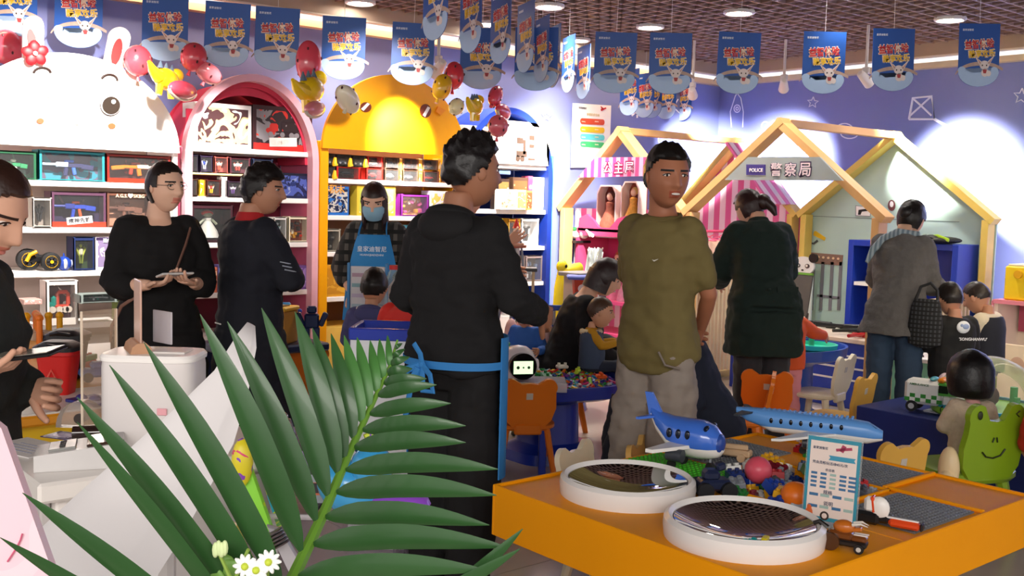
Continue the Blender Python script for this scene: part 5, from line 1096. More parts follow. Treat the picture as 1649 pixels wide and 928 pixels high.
# ================= bear-backed children's chairs
def bear_chair(px,py,facing,col,label,frog=False,z0=0,sc=1.,group='bear-backed children\'s chairs'):
    """px,py: middle of the floor footprint in the photograph"""
    q=onZ(px,py,0); t=thing('childs_chair',label,'chair',(q.x,q.y,0),heading(facing),group); m=M(col,.35,noise=.05,scale=6)
    part('seat',m,t,lambda b:b.loft([ell_ring((0,.02,z),w,d_,Matrix.Identity(3),24,3) for z,w,d_ in((.262,.15,.14),(.275,.165,.155),(.29,.165,.155),(.296,.15,.14))]))
    for x in(-1,1):
        for y in(-1,1): part('leg',m,t,lambda b:b.tube([(x*.11,y*.10+.02,.268),(x*.155,y*.145+.02,0)],[(.026,.02),(.018,.016)],8))
    # back (behind the sitter, at -Y): rounded panel with two ears
    def outline(s=1.):
        o=[]
        o+=[(.085*s,.0),(.125*s,.04),(.148*s,.11)]+[(.10*s+.05*s*math.cos(a),.225+.048*s*math.sin(a)) for a in [(-.5+2.3*i/8) for i in range(9)]]
        o+=[(.045*s,.243),(0,.248)]
        return o+[(-x,y) for x,y in reversed(o[:-1])]
    Tb=Matrix.Translation((0,-.135,.285))@Matrix.Rotation(.16,4,'X')
    part('backrest',m,t,lambda b:b.prism(outline(),.022,mat=Tb@FY))
    part('back_stem',m,t,lambda b:b.box((0,-.13,.275),(.15,.03,.06),.008))
    part('sticker',M('#c8c0b4',.5),t,lambda b:(b.box((0,-.1645,.285+.175),(.036,.004,.036),.001,rot=(.16,0,0))))
    part('back_rib',m,t,lambda b:[b.box((x,-.126,.385),(.012,.006,.12),.002,rot=(.16,0,0)) for x in(-.07,-.025,.025,.07)])
    return t
OR_='#e2761a'; YEc='#e3b04c'; CR='#e8dcc0'
bear_chair(842,762,-8,OR_,'orange bear-backed chair right of the hooded man\'s apron')
bear_chair(484,690,-20,OR_,'orange bear-backed chair behind the palm leaf')
bear_chair(1122,800,40,YEc,'yellow bear-backed chair behind the olive man\'s legs')
bear_chair(1192,752,-75,OR_,'orange bear-backed chair turned sideways at the dark green coat')
bear_chair(1234,738,20,'#dc6c16','orange bear-backed chair half behind the sideways orange chair')
bear_chair(1318,701,-50,CR,'white bear-backed chair beside the blue counter')
bear_chair(1344,748,-50,YEc,'yellow bear-backed chair in front of the white one')
bear_chair(1395,900,-30,YEc,'amber bear-backed chair behind the price card')
bear_chair(898,700,-60,OR_,'orange bear-backed chair behind the seated woman')
bear_chair(978,950,120,CR,'cream bear-backed chair pushed under the yellow table at its left')
bear_chair(1082,935,110,'#e0b060','honey bear-backed chair at the yellow table behind the blue plane')
# frog chair
q=onZ(1553,868,0); t=thing('childs_chair','lime green frog-backed chair with a smiling face and cream feet','chair',(q.x,q.y,0),heading(-16),'frog-backed chairs'); t.scale=(1.1,1.1,1.1); FR=M('#86a81e',.3,noise=.06); OC=M('#d8a858',.35)
part('seat',FR,t,lambda b:b.loft([ell_ring((.02,.06,z),w,d_,Matrix.Identity(3),24,3) for z,w,d_ in((.262,.17,.16),(.28,.185,.175),(.30,.185,.175),(.306,.17,.16))]))
fo=[(.10,0),(.135,.05),(.142,.13),(.13,.19)]+[(.088+.045*math.cos(a),.262+.05*math.sin(a)) for a in [(-.5+2.6*i/9) for i in range(10)]]+[(.035,.245),(0,.24)]
part('backrest',FR,t,lambda b:b.prism(fo+[(-x,y) for x,y in reversed(fo[:-1])],.03,mat=Matrix.Translation((0,-.12,.29))@Matrix.Rotation(.1,4,'X')@FY))
fm=Matrix.Translation((0,-.124,.29))@Matrix.Rotation(.1,4,'X')
fk=M('#26300e',.5)
def fpt(x,z): return fm@Vector((x,0,z))
part('eye',fk,t,lambda b:b.sph(fpt(-.088,.27),(.012,.004,.018),12,8)); part('winking_eye',fk,t,lambda b:b.tube([fpt(.1,.285),fpt(.085,.272),fpt(.1,.26)],.003,6))
part('nostril',fk,t,lambda b:(b.tube([fpt(-.012,.155),fpt(-.006,.175)],.003,6),b.tube([fpt(.006,.175),fpt(.012,.155)],.003,6))); part('smile',fk,t,lambda b:b.tube([fpt(-.055,.115),fpt(-.035,.095),fpt(0,.088),fpt(.035,.098),fpt(.055,.125)],.0035,6))
part('side_foot',M('#ecd2a4',.4),t,lambda b:(b.sph((-.165,-.08,.33),(.04,.045,.09),14,10),b.sph((-.19,-.10,.27),(.032,.04,.06),14,10)))
for x in(-1,1):
    for y in(-1,1): part('leg',OC if x<0 else FR,t,lambda b:b.tube([(x*.12,y*.11+.06,.27),(x*.17,y*.15+.06,0)],[(.03,.024),(.022,.018)],8))
q=onZ(1560,1010,0); t=thing('childs_chair','white and green frog chair tucked under the yellow table at lower right','chair',(3.3,1.16,0),heading(-20),'frog-backed chairs')
part('seat',M('#dfe4d4',.4),t,lambda b:b.loft([ell_ring((0,0,z),w,d_,Matrix.Identity(3),24,3) for z,w,d_ in((.252,.15,.14),(.265,.165,.155),(.285,.165,.155),(.29,.15,.14))]))
part('seat_panel',FR,t,lambda b:b.box((0,.0,.294),(.16,.18,.008),.004))
for x in(-1,1):
    for y in(-1,1): part('leg',M('#dfe4d4',.4),t,lambda b:b.tube([(x*.11,y*.10,.26),(x*.15,y*.14,0)],[(.026,.02),(.02,.018)],8))
# ================= yellow building-block table
TZ=.6; TX0,TX1,TY0,TY1=2.05,3.38,1.43,2.49
YT=M('#f29c08',.5,noise=.04,scale=4,ior=1.22)
t=thing('play_table','bright yellow building-block table with two mirror bowls in the foreground','table',((TX0+TX1)/2,(TY0+TY1)/2,0)); cx,cy=(TX0+TX1)/2,(TY0+TY1)/2
def L(x0,x1,y0,y1,z0,z1,b,ch=.004,mi=0): b.box(((x0+x1)/2-cx,(y0+y1)/2-cy,(z0+z1)/2),(x1-x0,y1-y0,z1-z0),ch,mi)
BX0,BX1,BY0,BY1=2.63,3.05,1.74,2.18      # the open block bin
def top(b):
    L(TX0,BX0,TY0,TY1,TZ-.03,TZ,b); L(BX1,TX1,TY0,TY1,TZ-.03,TZ,b); L(BX0,BX1,TY0,BY0,TZ-.03,TZ,b); L(BX0,BX1,BY1,TY1,TZ-.03,TZ,b)
part('table_top',YT,t,top)
def apron(b):
    for a in((TX0-.012,TX0,TY0,TY1),(TX1,TX1+.012,TY0,TY1),(TX0-.012,TX1+.012,TY0-.012,TY0),(TX0-.012,TX1+.012,TY1,TY1+.012)): L(*a,TZ-.155,TZ+.008,b,.003)
part('apron',YT,t,apron)
part('bin_tray',M('#c98212',.4),t,lambda b:(L(BX0,BX1,BY0,BY1,TZ-.14,TZ-.13,b),L(BX0-.006,BX0,BY0,BY1,TZ-.14,TZ-.03,b),L(BX1,BX1+.006,BY0,BY1,TZ-.14,TZ-.03,b),L(BX0,BX1,BY0-.006,BY0,TZ-.14,TZ-.03,b),L(BX0,BX1,BY1,BY1+.006,TZ-.14,TZ-.03,b)))
part('rim',YT,t,lambda b:(L(BX0-.012,BX0,BY0-.012,BY1+.012,TZ,TZ+.01,b,.003),L(BX0-.012,BX1+.012,BY0-.012,BY0,TZ,TZ+.01,b,.003),L(BX1,BX1+.012,BY0-.012,BY1+.012,TZ,TZ+.01,b,.003),L(BX1+.012,TX1,1.745,1.76,TZ,TZ+.014,b,.003),L(3.07,3.082,TY0,1.745,TZ,TZ+.012,b,.003)))
part('pedestal',YT,t,lambda b:(L(TX0+.2,TX1-.2,TY0+.2,TY1-.2,0,TZ-.03,b,.03)))
part('pedestal_mark',M('#6a3a10',.5),t,lambda b:b.tube([(TX0+.194-cx,y-cy,z) for y,z in((1.9,.38),(1.85,.43),(1.85,.35),(1.9,.38))],.004,6))
# grey studded plates: plate and one mesh of studs each
st=MB(); st.cyl((0,0,0),(0,0,.004),.0052,None,8)
def stud_plate(x0,x1,y0,y1,col='#6f7276',z=TZ,par=None,name='base_plate',step=.016):
    pl=part(name,M(col,.4),par or t,lambda b:b.box(((x0+x1)/2-(cx if par is None else 0),(y0+y1)/2-(cy if par is None else 0),z+.003),(x1-x0,y1-y0,.006),.001))
    def studs(b):
        ny=int((y1-y0)/step); nx=int((x1-x0)/step)
        for i in range(nx):
            for j in range(ny): b.cyl((x0+step*(i+.5)-(cx if par is None else 0),y0+step*(j+.5)-(cy if par is None else 0),z+.006),(x0+step*(i+.5)-(cx if par is None else 0),y0+step*(j+.5)-(cy if par is None else 0),z+.010),.005,None,6)
    s=part('stud',M(col,.4),pl,studs,smooth=False,recalc=False); s['kind']='stuff'; return pl
stud_plate(3.06,3.46,1.60,1.90) if False else None
stud_plate(2.71,3.055,1.45,1.70); stud_plate(3.09,3.36,1.775,2.06) ; stud_plate(2.84,3.22,2.22,2.50)
# convex mirrors
def mirror_bowl(x,y,r,label):
    m=thing('mirror_bowl',label,'mirror',(x,y,TZ),0,'mirror bowls in the yellow table')
    part('rim_ring',M('#ece8e4',.25,noise=.02),m,lambda b:b.lathe([(r*.86,.012),(r*.88,.05),(r*.93,.06),(r*.99,.05),(r,.03),(r*.985,.0),(r*.86,.0)],n=56,caps=False))
    R=r*.865; part('mirror_dome',M('#e6e8ea',.03,metal=1,noise=0),m,lambda b:b.lathe([(R*(1-i/16),.004+.044*(1-i/16)**2) for i in range(17)],n=56,caps=False),angle=80)
    return m
mirror_bowl(2.335,2.20,.212,'far mirror bowl with a white rim on the yellow table')
mirror_bowl(2.285,1.715,.219,'near mirror bowl with a white rim on the yellow table')
q=onZ(1208,893,TZ+.07); t2=thing('building_block','small teal toy cluster lying in the near mirror bowl','block',(2.20,1.62,TZ+.022)); part('body',M('#1a8a8a',.3),t2,lambda b:[b.box((.01*(i%3)-.012,.012*(i//3)-.01,.006+.004*(i%2)),(.018,.014,.014),.003,rot=(0,.3*i,.7*i)) for i in range(7)])
t2=thing('building_block','small yellow brick lying in the near mirror bowl','block',(2.25,1.617,TZ+.024)); part('body',M('#d8c81a',.3),t2,lambda b:b.box((0,0,.006),(.03,.016,.012),.002,rot=(0,0,.4)))
# blocks in the bin
def brick(x,y,z,col,nx,ny,rot,label):
    o=thing('building_block',label,'block',(x,y,z),0,'loose building blocks in the yellow table',rot=rot); m=M(col,.3,noise=.04)
    w,d_,h=nx*.016*1.6,ny*.016*1.6,.03
    part('body',m,o,lambda b:b.box((0,0,h/2),(w,d_,h),.002))
    s=part('stud',m,o,lambda b:[b.cyl(((i-(nx-1)/2)*.0256,(j-(ny-1)/2)*.0256,h),((i-(nx-1)/2)*.0256,(j-(ny-1)/2)*.0256,h+.008),.008,None,8) for i in range(nx) for j in range(ny)]); return o
rb=random.Random(11); CN=[('#1f3f9a','blue'),('#1c2f6a','navy'),('#b01c24','red'),('#1f7a34','green'),('#e0a81c','yellow'),('#8a9098','grey'),('#4a4e56','dark grey'),('#d8d8d4','white'),('#7a1a2a','maroon'),('#2a5ab8','mid blue')]
PL=['near the pink ball','near the orange ball','at the front edge of the bin','at the back of the bin','behind the price card','at the left end of the bin']
k=0
for i in range(6):
    for j in range(8):
        c,nm=CN[(k*7+i*3)%10]; x=BX0+.04+i*.068+rb.uniform(-.01,.01); y=BY0+.03+j*.054+rb.uniform(-.01,.01); nx=rb.choice((2,2,3,4)); 
        brick(x,y,TZ-.062+.026*(k%3)+.014*rb.random(),c,nx if nx<3 else 3,2,(rb.uniform(-.5,.5),rb.uniform(-.4,.4),rb.uniform(0,3)),f'{nm} studded block, {("first","second","third","fourth","fifth","sixth","seventh","eighth")[7-j]} from the back in column {("one","two","three","four","five","six")[i]} of the bin pile')
        k+=1
for px,py,c,nx,ny,rz,lab in((1186,800,'#1f7a34',2,2,.3,'green brick standing up beside the blue buggy'),(1298,757,'#2a3a58',4,2,.5,'dark slate plate with round studs at the back of the bin'),(1258,768,'#8a9098',2,2,.4,'light grey brick beside the pink ball'),(1250,795,'#e0a21c',2,2,.1,'amber brick upright in front of the orange ball'),
    (1310,735,'#1f7a34',3,2,.2,'green brick behind the price card'),(1292,728,'#b01c24',2,2,.2,'red brick at the back of the bin'),(1252,820,'#1f3f9a',3,2,.6,'large blue brick at the front of the bin'),(1220,765,'#243c98',4,1,-.3,'long blue bar across the bin'),(1265,830,'#c4202a',2,2,.2,'red brick at the front edge of the bin'),(1285,822,'#9aa0a6',2,2,.8,'pale grey brick at the front right of the bin')):
    q=onZ(px,py,TZ+.0); brick(q.x,q.y,TZ-.01,c,nx,ny,(rb.uniform(-.35,.35),rb.uniform(-.3,.3),rz),lab)
for px,py,r,c,lab in((1221,755,.045,'#e0566a','pink ball lying on the loose blocks'),(1281,797,.045,'#e8741a','orange ball with a dark patch on the loose blocks')):
    q=onZ(px,py,TZ+.04); o=thing('ball',lab,'ball',(q.x,q.y,TZ+.035),0); part('skin',M(c,.35,bump=.05),o,lambda b:b.sph((0,0,0),r,22,14)); 
    if c=='#e8741a': part('dark_patch',M('#2a1a14',.5),o,lambda b:b.sph((.02,-.022,.018),(.026,.024,.022),12,8))
    else: part('valve',M('#c84058',.4),o,lambda b:b.cyl((0,0,r*.98),(0,0,r*1.01),.006))
q=onZ(1206,812,TZ+.02); o=thing('building_block','lime scalloped flower block in front of the pile','block',(q.x,q.y,TZ+.012)); part('body',M('#9ad42a',.3),o,lambda b:b.prism([((.034+.006*math.cos(8*a))*math.cos(a),(.034+.006*math.cos(8*a))*math.sin(a)) for a in [2*PI*i/40 for i in range(40)]],.02)); part('stud',M('#8ac41e',.3),o,lambda b:b.cyl((0,0,.019),(0,0,.028),.012))
q=onZ(1148,800,TZ); o=thing('toy_buggy','dark navy toy buggy beside the far mirror bowl','toy',(q.x,q.y,TZ+.001),heading(80)); part('body',M('#1c2440',.35),o,lambda b:(b.box((0,0,.04),(.06,.1,.035),.008),b.box((0,-.01,.07),(.05,.05,.035),.01),b.box((.0,.02,.095),(.03,.03,.025),.006,rot=(.3,0,0)),b.box((0,.055,.03),(.05,.02,.02),.004)))
for x in(-1,1):
    for y in(-1,1): part('wheel',M('#101218',.6),o,lambda b:b.cyl((x*.026,y*.038,.026),(x*.045,y*.038,.026),.026,None,16))
# green plate with the blue toy jet
q=onZ(1110,757,TZ); gp=thing('base_plate','green studded plate under the blue toy jet','plate',(2.69,2.32,TZ+.0005),0)
stud_plate(-.12,.12,-.19,.19,'#4ab82c',0,gp,'plate',.02)
gp.location=(2.69,2.30,TZ+.001) 
jet=thing('toy_plane','glossy blue and white toy jet standing on the green plate','toy plane',(2.70,2.27,TZ+.0115),heading(124)); jet.scale=(.98,.74,.98); JB=M('#3f6fd0',.2,coat=.5,noise=.03); JW=M('#e8e4de',.3,noise=.02)
# nose towards +Y
def fus(b,r,z0,mi=0):
    b.loft([ell_ring((0,y,z0+dz),w*r,h*r,Matrix.Rotation(PI/2,3,'X'),20) for y,w,h,dz in((-.19,.15,.2,.07),(-.15,.5,.5,.04),(-.08,.9,.85,.01),(0,1.05,1,0),(.07,1.05,1,0),(.12,.9,.85,-.004),(.155,.6,.55,-.012),(.17,.2,.2,-.016))])
part('fuselage',JB,jet,lambda b:fus(b,.062,.115)); part('belly',JW,jet,lambda b:fus(b,.0585,.103)); part('nose_cap',M('#2a4a9a',.25),jet,lambda b:b.sph((0,.152,.103),(.038,.022,.036),16,10))
part('tail_fin',JB,jet,lambda b:b.prism([(-.20,.17),(-.11,.15),(-.19,.25),(-.225,.25)],.012,mat=Matrix(((0,0,1,-.006),(1,0,0,0),(0,1,0,0),(0,0,0,1)))))
for s in(-1,1):
    part('wing',JW,jet,lambda b:b.prism([(s*.05,.05),(s*.20,-.05),(s*.20,-.085),(s*.05,-.06)],.012,mat=Matrix.Translation((0,0,.085))))
    part('tailplane',JB,jet,lambda b:b.prism([(s*.01,-.15),(s*.085,-.20),(s*.085,-.215),(s*.01,-.19)],.008,mat=Matrix.Translation((0,0,.165))))
    part('engine',M('#3a3e46',.35),jet,lambda b:b.cyl((s*.10,-.04,.066),(s*.10,.035,.066),.022,None,16))
    for y in(-.06,-.015,.03): part('cabin_window',M('#141c2e',.15),jet,lambda b:b.sph((s*.061,y,.13),(.007,.014,.017),12,8))
    part('cockpit_window',M('#141c2e',.15),jet,lambda b:b.sph((s*.03,.105,.155),(.022,.012,.012),10,6))
for x,y in((0,.11),(-.05,-.05),(.05,-.05)): part('landing_wheel',M('#141416',.6),jet,lambda b:b.cyl((x-.01,y,.018),(x+.01,y,.018),.018,None,14)); part('strut',M('#8a8e94',.4),jet,lambda b:b.cyl((x,y,.018),(x,y,.07),.006))
# long white and blue airliner at the back edge
q=onZ(1318,722,TZ+.03); al=thing('toy_plane','long blue and white toy airliner lying along the back of the yellow table','toy plane',(q.x,q.y,TZ+.026),heading(112)); al.scale=(.84,)*3; AB=M('#5f97d8',.3,noise=.03)
Rx=Matrix.Rotation(PI/2,3,'X')
part('upper_fuselage',AB,al,lambda b:b.loft([ell_ring((0,y,.105+dz),w,h,Rx,20,2.6) for y,w,h,dz in((-.36,.012,.012,.035),(-.31,.035,.03,.02),(-.2,.052,.046,.006),(.1,.052,.046,0),(.2,.046,.04,-.004),(.26,.02,.018,-.014))]))
part('lower_fuselage',JW,al,lambda b:b.loft([ell_ring((0,y,.085+dz),w,h,Rx,20) for y,w,h,dz in((-.35,.012,.01,.04),(-.2,.048,.036,.008),(.1,.049,.04,0),(.2,.042,.034,-.002),(.26,.015,.014,-.004))]))
part('roof_stud',AB,al,lambda b:[b.cyl((x,-.24+.022*i,.148),(x,-.24+.022*i,.157),.006,None,8) for i in range(18) for x in(-.016,.016)])
for s in(-1,1):
    for i in range(8): part('cabin_window',M('#10141e',.15),al,lambda b:b.sph((s*.0505,-.2+.042*i,.115),(.005,.008,.012),10,6))
    part('wing',JW,al,lambda b:b.prism([(s*.03,.09),(s*.27,-.13),(s*.28,-.165),(s*.03,-.03)],.01,mat=Matrix.Translation((0,0,.075))))
    part('engine',M('#2c2e34',.35),al,lambda b:b.cyl((s*.14,-.05,.052),(s*.14,.03,.052),.026,None,16)); part('engine_face',M('#8a8e94',.3),al,lambda b:b.cyl((s*.14,.03,.052),(s*.14,.034,.052),.018,None,16))
    part('tailplane',M('#2a3038',.4),al,lambda b:b.prism([(s*.01,-.27),(s*.13,-.33),(s*.13,-.35),(s*.01,-.33)],.008,mat=Matrix.Translation((0,0,.135))))
part('cockpit_window',M('#10141e',.15),al,lambda b:b.box((0,.222,.118),(.05,.03,.016),.006,rot=(-.5,0,0))); 
for x,y in((0,.16),(-.05,-.06),(.05,-.06)): part('landing_wheel',M('#141416',.6),al,lambda b:b.cyl((x-.008,y,.0),(x+.008,y,.0),.016,None,12)); part('strut',M('#8a8e94',.4),al,lambda b:b.cyl((x,y,.0),(x,y,.06),.006))
# wooden train of blocks behind the jet
wd=thing('wooden_toy','pale wooden toy vehicle on the grey plate behind the blue jet','toy',(2.93,2.30,TZ+.010),heading(120)); wd.scale=(.9,)*3; WDL=M('#c9a884',.5,noise=.15)
part('bed',WDL,wd,lambda b:b.box((0,0,.03),(.05,.22,.028),.006)); part('boiler',WDL,wd,lambda b:b.cyl((0,-.13,.065),(0,-.03,.065),.03,None,18)); part('plank',WDL,wd,lambda b:b.box((.015,.05,.055),(.02,.1,.02),.004,rot=(0,0,.2))); part('wheel',WDL,wd,lambda b:[b.cyl((s*.026,y,.016),(s*.036,y,.016),.016,None,12) for s in(-1,1) for y in(-.08,.08)])
w2=thing('wooden_toy','small white block lying in front of the wooden toy vehicle','block',(2.90,2.17,TZ+.0105 if False else TZ+.0015),.4); part('body',M('#d8d4cc',.4),w2,lambda b:b.box((0,0,.014),(.05,.03,.028),.003)); part('stud',M('#d8d4cc',.4),w2,lambda b:[b.cyl((x,0,.028),(x,0,.034),.007) for x in(-.012,.012)])
# acrylic price card
q=onZ(1334,846,TZ); pc=thing('price_card','clear acrylic price card with a teal border standing on the yellow table','sign',(q.x,q.y,TZ+.0005),heading(32)); H_=.245; Wd=.158
tilt_=Matrix.Rotation(-.10,4,'X')
def pcx(x,y,z): return tilt_@Vector((x,y,z))
cd=MB(); cd.x=tilt_; cd.box((0,0,H_/2+.006),(Wd,.004,H_),.001); cd.build('acrylic_sheet',GLASS('#eaf6f8',.12,.05),pc)
part('foot',GLASS('#eaf6f8',.25,.05),pc,lambda b:b.box((0,.0,.003),(Wd,.07,.006),.001))
cd=MB(); cd.x=tilt_; cd.box((0,-.0028,H_/2+.006),(Wd*.95,.0012,H_*.97)); bo=cd.build('teal_border',M('#2f8aa0',.45,noise=.06),pc)
cd=MB(); cd.x=tilt_; cd.box((0,-.0038,H_/2+.006),(Wd*.84,.0008,H_*.88)); pp=cd.build('paper',M('#e4d2c8',.55,noise=.04),bo)
def pct(s,w,mat,x,z,rot=0,bold=.01,h=None): text(s,w,mat,bo,tilt_@Matrix.Translation((x*Wd,-.0047,z*H_))@Matrix.Rotation(rot,4,'Y')@TX,bold,.0008,h)
dkb=M('#2a3a5a',noise=0)
pct('皇家迪智尼',.042,dkb,-.24,.885); pct('凭会员畅玩活动45元/次',.10,dkb,-.05,.715)
for s_,x,z in(('价目表',-.04,.635),('规格',-.05,.375),('说明',-.03,.245)): pct(s_,.026,dkb,x,z)
cd=MB(); cd.x=tilt_
cd.prism([(.01,.80),(.42,.80),(.40,.775),(.42,.75),(.01,.75),(.03,.775)] and [(x*Wd,z*H_) for x,z in((-.08,.81),(.40,.81),(.37,.785),(.40,.755),(-.08,.755),(-.05,.785))],.001,mat=Matrix.Translation((0,-.0042,0))@FACE); cd.build('ribbon_print',M('#3a92b0',.5),bo)
pct('亲子体验区',.06,M('#e8f4f8',noise=0),.16,.783)
cells=[(c,.585-.05*r,w,.028,0 if c<0 else 1 if c<.1 else 0) for r in range(4) for c,w in((-.32,.11),(-.15,.11),(.02,.11),(.2,.12),(.37,.14))]+[(c,z,.16,.034,i%2) for z in(.335,.2) for i,c in enumerate((-.3,-.1,.12,.33))]
for c,z,w,hh,mi in cells:
    cd=MB(); cd.x=tilt_; cd.box((c*Wd,-.0046,z*H_),(w*Wd,.0008,hh*H_),.0003); cd.build('price_cell',M(('#3a6a94','#9ab4ac')[mi],.5),bo)
cd=MB(); cd.x=tilt_; cd.sph((-.36*Wd,-.0045,.10*H_),(.011,.0008,.02),10,6,0); cd.sph((-.36*Wd,-.0045,.18*H_),(.007,.0008,.009),10,6,0)
cd.build('cartoon_print',M('#d8642a',.5),bo)
cd=MB(); cd.x=tilt_; cd.sph((-.08*Wd,-.0045,.10*H_),(.013,.0008,.013),14,8,0); cd.sph((-.08*Wd,-.005,.10*H_),(.008,.0008,.008),12,6,1); cd.build('clock_print',[M('#3a2a24',.5),M('#e4d2c8',.5)],bo)
cd=MB(); cd.x=tilt_; cd.box((.18*Wd,-.0046,.90*H_),(.045,.0008,.008),0,2,rot=(0,-.2,0)); cd.box((.16*Wd,-.0046,.905*H_),(.012,.0008,.02),0,2,rot=(0,.4,0)); cd.m=[0]*len(cd.m); cd.build('plane_print',M('#a83a5a',.5),bo)
# brown dinosaur truck and toy saw on the table
q=onZ(1362,886,TZ); dt=thing('toy_truck','translucent brown toy truck with a dinosaur skull nose on the table edge','toy',(q.x,q.y,TZ+.001),heading(118)); dt.scale=(.72,)*3; BR=M('#6a3a18',.2,coat=.5)
part('chassis',M('#1c1614',.4),dt,lambda b:b.box((0,0,.03),(.055,.15,.022),.006)); part('body',BR,dt,lambda b:(b.box((0,-.02,.055),(.05,.09,.035),.01),b.box((0,.045,.05),(.042,.06,.026),.008))); part('skull_cab',M('#b8641e',.25),dt,lambda b:(b.sph((0,-.01,.085),(.026,.04,.026),14,9),b.box((0,.03,.082),(.03,.05,.014),.004,rot=(.2,0,0)))); part('horn',M('#d8d0c4',.4),dt,lambda b:[b.tube([(s*.014,.02,.1),(s*.016,.05,.108),(s*.012,.075,.1)],[.006,.004,.001],6) for s in(-1,1)]); part('tail_spring',M('#1c1614',.4),dt,lambda b:b.tube([(0,-.07,.07),(0,-.1,.09),(0,-.12,.08)],[.012,.01,.008],8)); part('stripe',M('#d8d0c8',.3),dt,lambda b:[b.box((s*.012,.052,.065),(.006,.05,.004)) for s in(-1,1)])
for s in(-1,1): 
    part('rear_wheel',M('#4a2c16',.3),dt,lambda b:b.cyl((s*.024,-.05,.032),(s*.042,-.05,.032),.032,None,18)); part('front_wheel',M('#141212',.5),dt,lambda b:b.cyl((s*.024,.05,.018),(s*.036,.05,.018),.018,None,14)); part('hub',M('#c8c4bc',.3),dt,lambda b:b.cyl((s*.036,.05,.018),(s*.038,.05,.018),.009,None,12))
q=onZ(1418,856,TZ); sw_=thing('toy_saw','toy chain saw with black body, white guard and orange handle','toy',(q.x,q.y,TZ+.010),heading(122)); sw_.scale=(.74,)*3; part('body',M('#141416',.35),sw_,lambda b:(b.box((0,-.06,.035),(.05,.11,.05),.012),b.box((0,.0,.035),(.03,.06,.03),.01))); part('guard',M('#e8e4de',.3),sw_,lambda b:(b.box((0,-.035,.085),(.036,.06,.06),.012),b.sph((.0,-.01,.075),(.02,.04,.045),14,9))); part('red_stripe',M('#d8481e',.3),sw_,lambda b:b.box((-.0,-.03,.088),(.038,.014,.062),.004,rot=(.15,0,0))); part('handle',M('#d8481e',.3),sw_,lambda b:b.box((0,.085,.03),(.036,.115,.03),.01)); part('handle_stripe',M('#e8e4de',.3),sw_,lambda b:b.box((0,.07,.047),(.014,.13,.005),.001)); part('end_cap',M('#141416',.4),sw_,lambda b:b.box((0,.147,.03),(.037,.012,.031),.006))
# ================= princess house: doll cabinet, boxed dolls, soft toys
PKC=M('#e0507e',.45,noise=.05)
t=thing('doll_cabinet','hot pink doll cabinet with a wavy top inside the princess house','cabinet',(6.76,7.12,0))
part('carcass',PKC,t,lambda b:(b.box((.2,-.36,.16),(.42,.74,.32),.004),b.box((.2,-.36,.60),(.42,.74,.03)),b.box((.2,.0,.92),(.42,.03,.64)),b.box((.2,-.72,.92),(.42,.03,.64)),b.box((.40,-.36,.9),(.02,.72,.66))))
part('wavy_crest',PKC,t,lambda b:b.prism([(.0,1.2),(.02,1.36),(.12,1.40),(.2,1.35),(.28,1.28),(.42,1.28),(.52,1.37),(.64,1.40),(.73,1.34),(.74,1.2)],.03,mat=Matrix.Translation((.02,0,0))@Matrix(((0,0,-1,0),(-1,0,0,0),(0,1,0,0),(0,0,0,1)))))
part('top_board',PKC,t,lambda b:b.box((.2,-.36,1.255),(.42,.74,.025)))
part('lilac_side',M('#a878c8',.5),t,lambda b:b.box((.2,.022,.63),(.4,.01,1.2)))
def doll(x,y,z,h,dress,hair,label,skin='#e8b898'):
    o=thing('doll',label,'doll',(x,y,z),PI/2,'dolls in the princess house')
    part('dress',M(dress,.8,noise=.2,bump=.3,scale=40),o,lambda b:b.lathe([(h*.26,0),(h*.22,h*.2),(h*.09,h*.48),(h*.11,h*.62),(h*.05,h*.66)],n=16))
    hd=part('head',M(skin,.5),o,lambda b:(b.sph((0,0,h*.8),(h*.12,h*.12,h*.14),14,10),b.cyl((0,0,h*.63),(0,0,h*.7),h*.04)))
    part('hair',M(hair,.6,bump=.3),hd,lambda b:b.sph((0,-h*.035,h*.84),(h*.145,h*.13,h*.15),14,9)); part('eye',M('#1a1418',.4),hd,lambda b:[b.sph((s*h*.045,h*.112,h*.82),(h*.018,h*.012,h*.02),8,5) for s in(-1,1)])
    part('arm',M(skin,.5),o,lambda b:[b.tube([(s*h*.11,0,h*.58),(s*h*.2,h*.05,h*.4)],h*.03,6) for s in(-1,1)]); return o
doll(6.94,6.60,.615,.46,'#e8a0b8','#8a4a2a','doll with pink gauze dress at the right inside the pink cabinet'); doll(6.98,6.78,.615,.46,'#d87a98','#b0603a','doll with rose dress in the middle of the pink cabinet')
doll(7.0,6.98,.615,.38,'#4a4456','#1a1418','doll with dark hair and grey dress at the left inside the pink cabinet')
t2=thing('tinsel','silver tinsel bunch hanging over the front of the pink cabinet','tinsel',(6.72,6.84,.5)); r_=random.Random(5)
o=part('strand',M('#d4dcd8',.2,metal=.8),t2,lambda b:[b.tube([(r_.uniform(-.02,.02),r_.uniform(-.1,.1),.55+r_.uniform(0,.05)),(r_.uniform(-.05,.0),r_.uniform(-.09,.09),.3),(r_.uniform(-.05,.0),r_.uniform(-.08,.08),-.02+r_.uniform(-.06,.06))],[.008,.007,.003],4) for i in range(60)]); o['kind']='stuff'
t2=thing('doll_clothes','crumpled pale pink doll dress lying at the left front of the cabinet','doll clothes',(6.73,7.0,.62)); part('cloth',M('#e8a8a8',.9,bump=.6,scale=30),t2,lambda b:[b.sph((0,.05*i-.1,.03+.012*(i%2)),(.05,.05,.028),12,8,rot=(.3*i,0,.5*i)) for i in range(5)]); part('bow',M('#8a2a3a',.7),t2,lambda b:(b.sph((-.05,.0,.03),(.012,.02,.012),8,6),b.sph((-.05,.04,.03),(.012,.02,.012),8,6)))
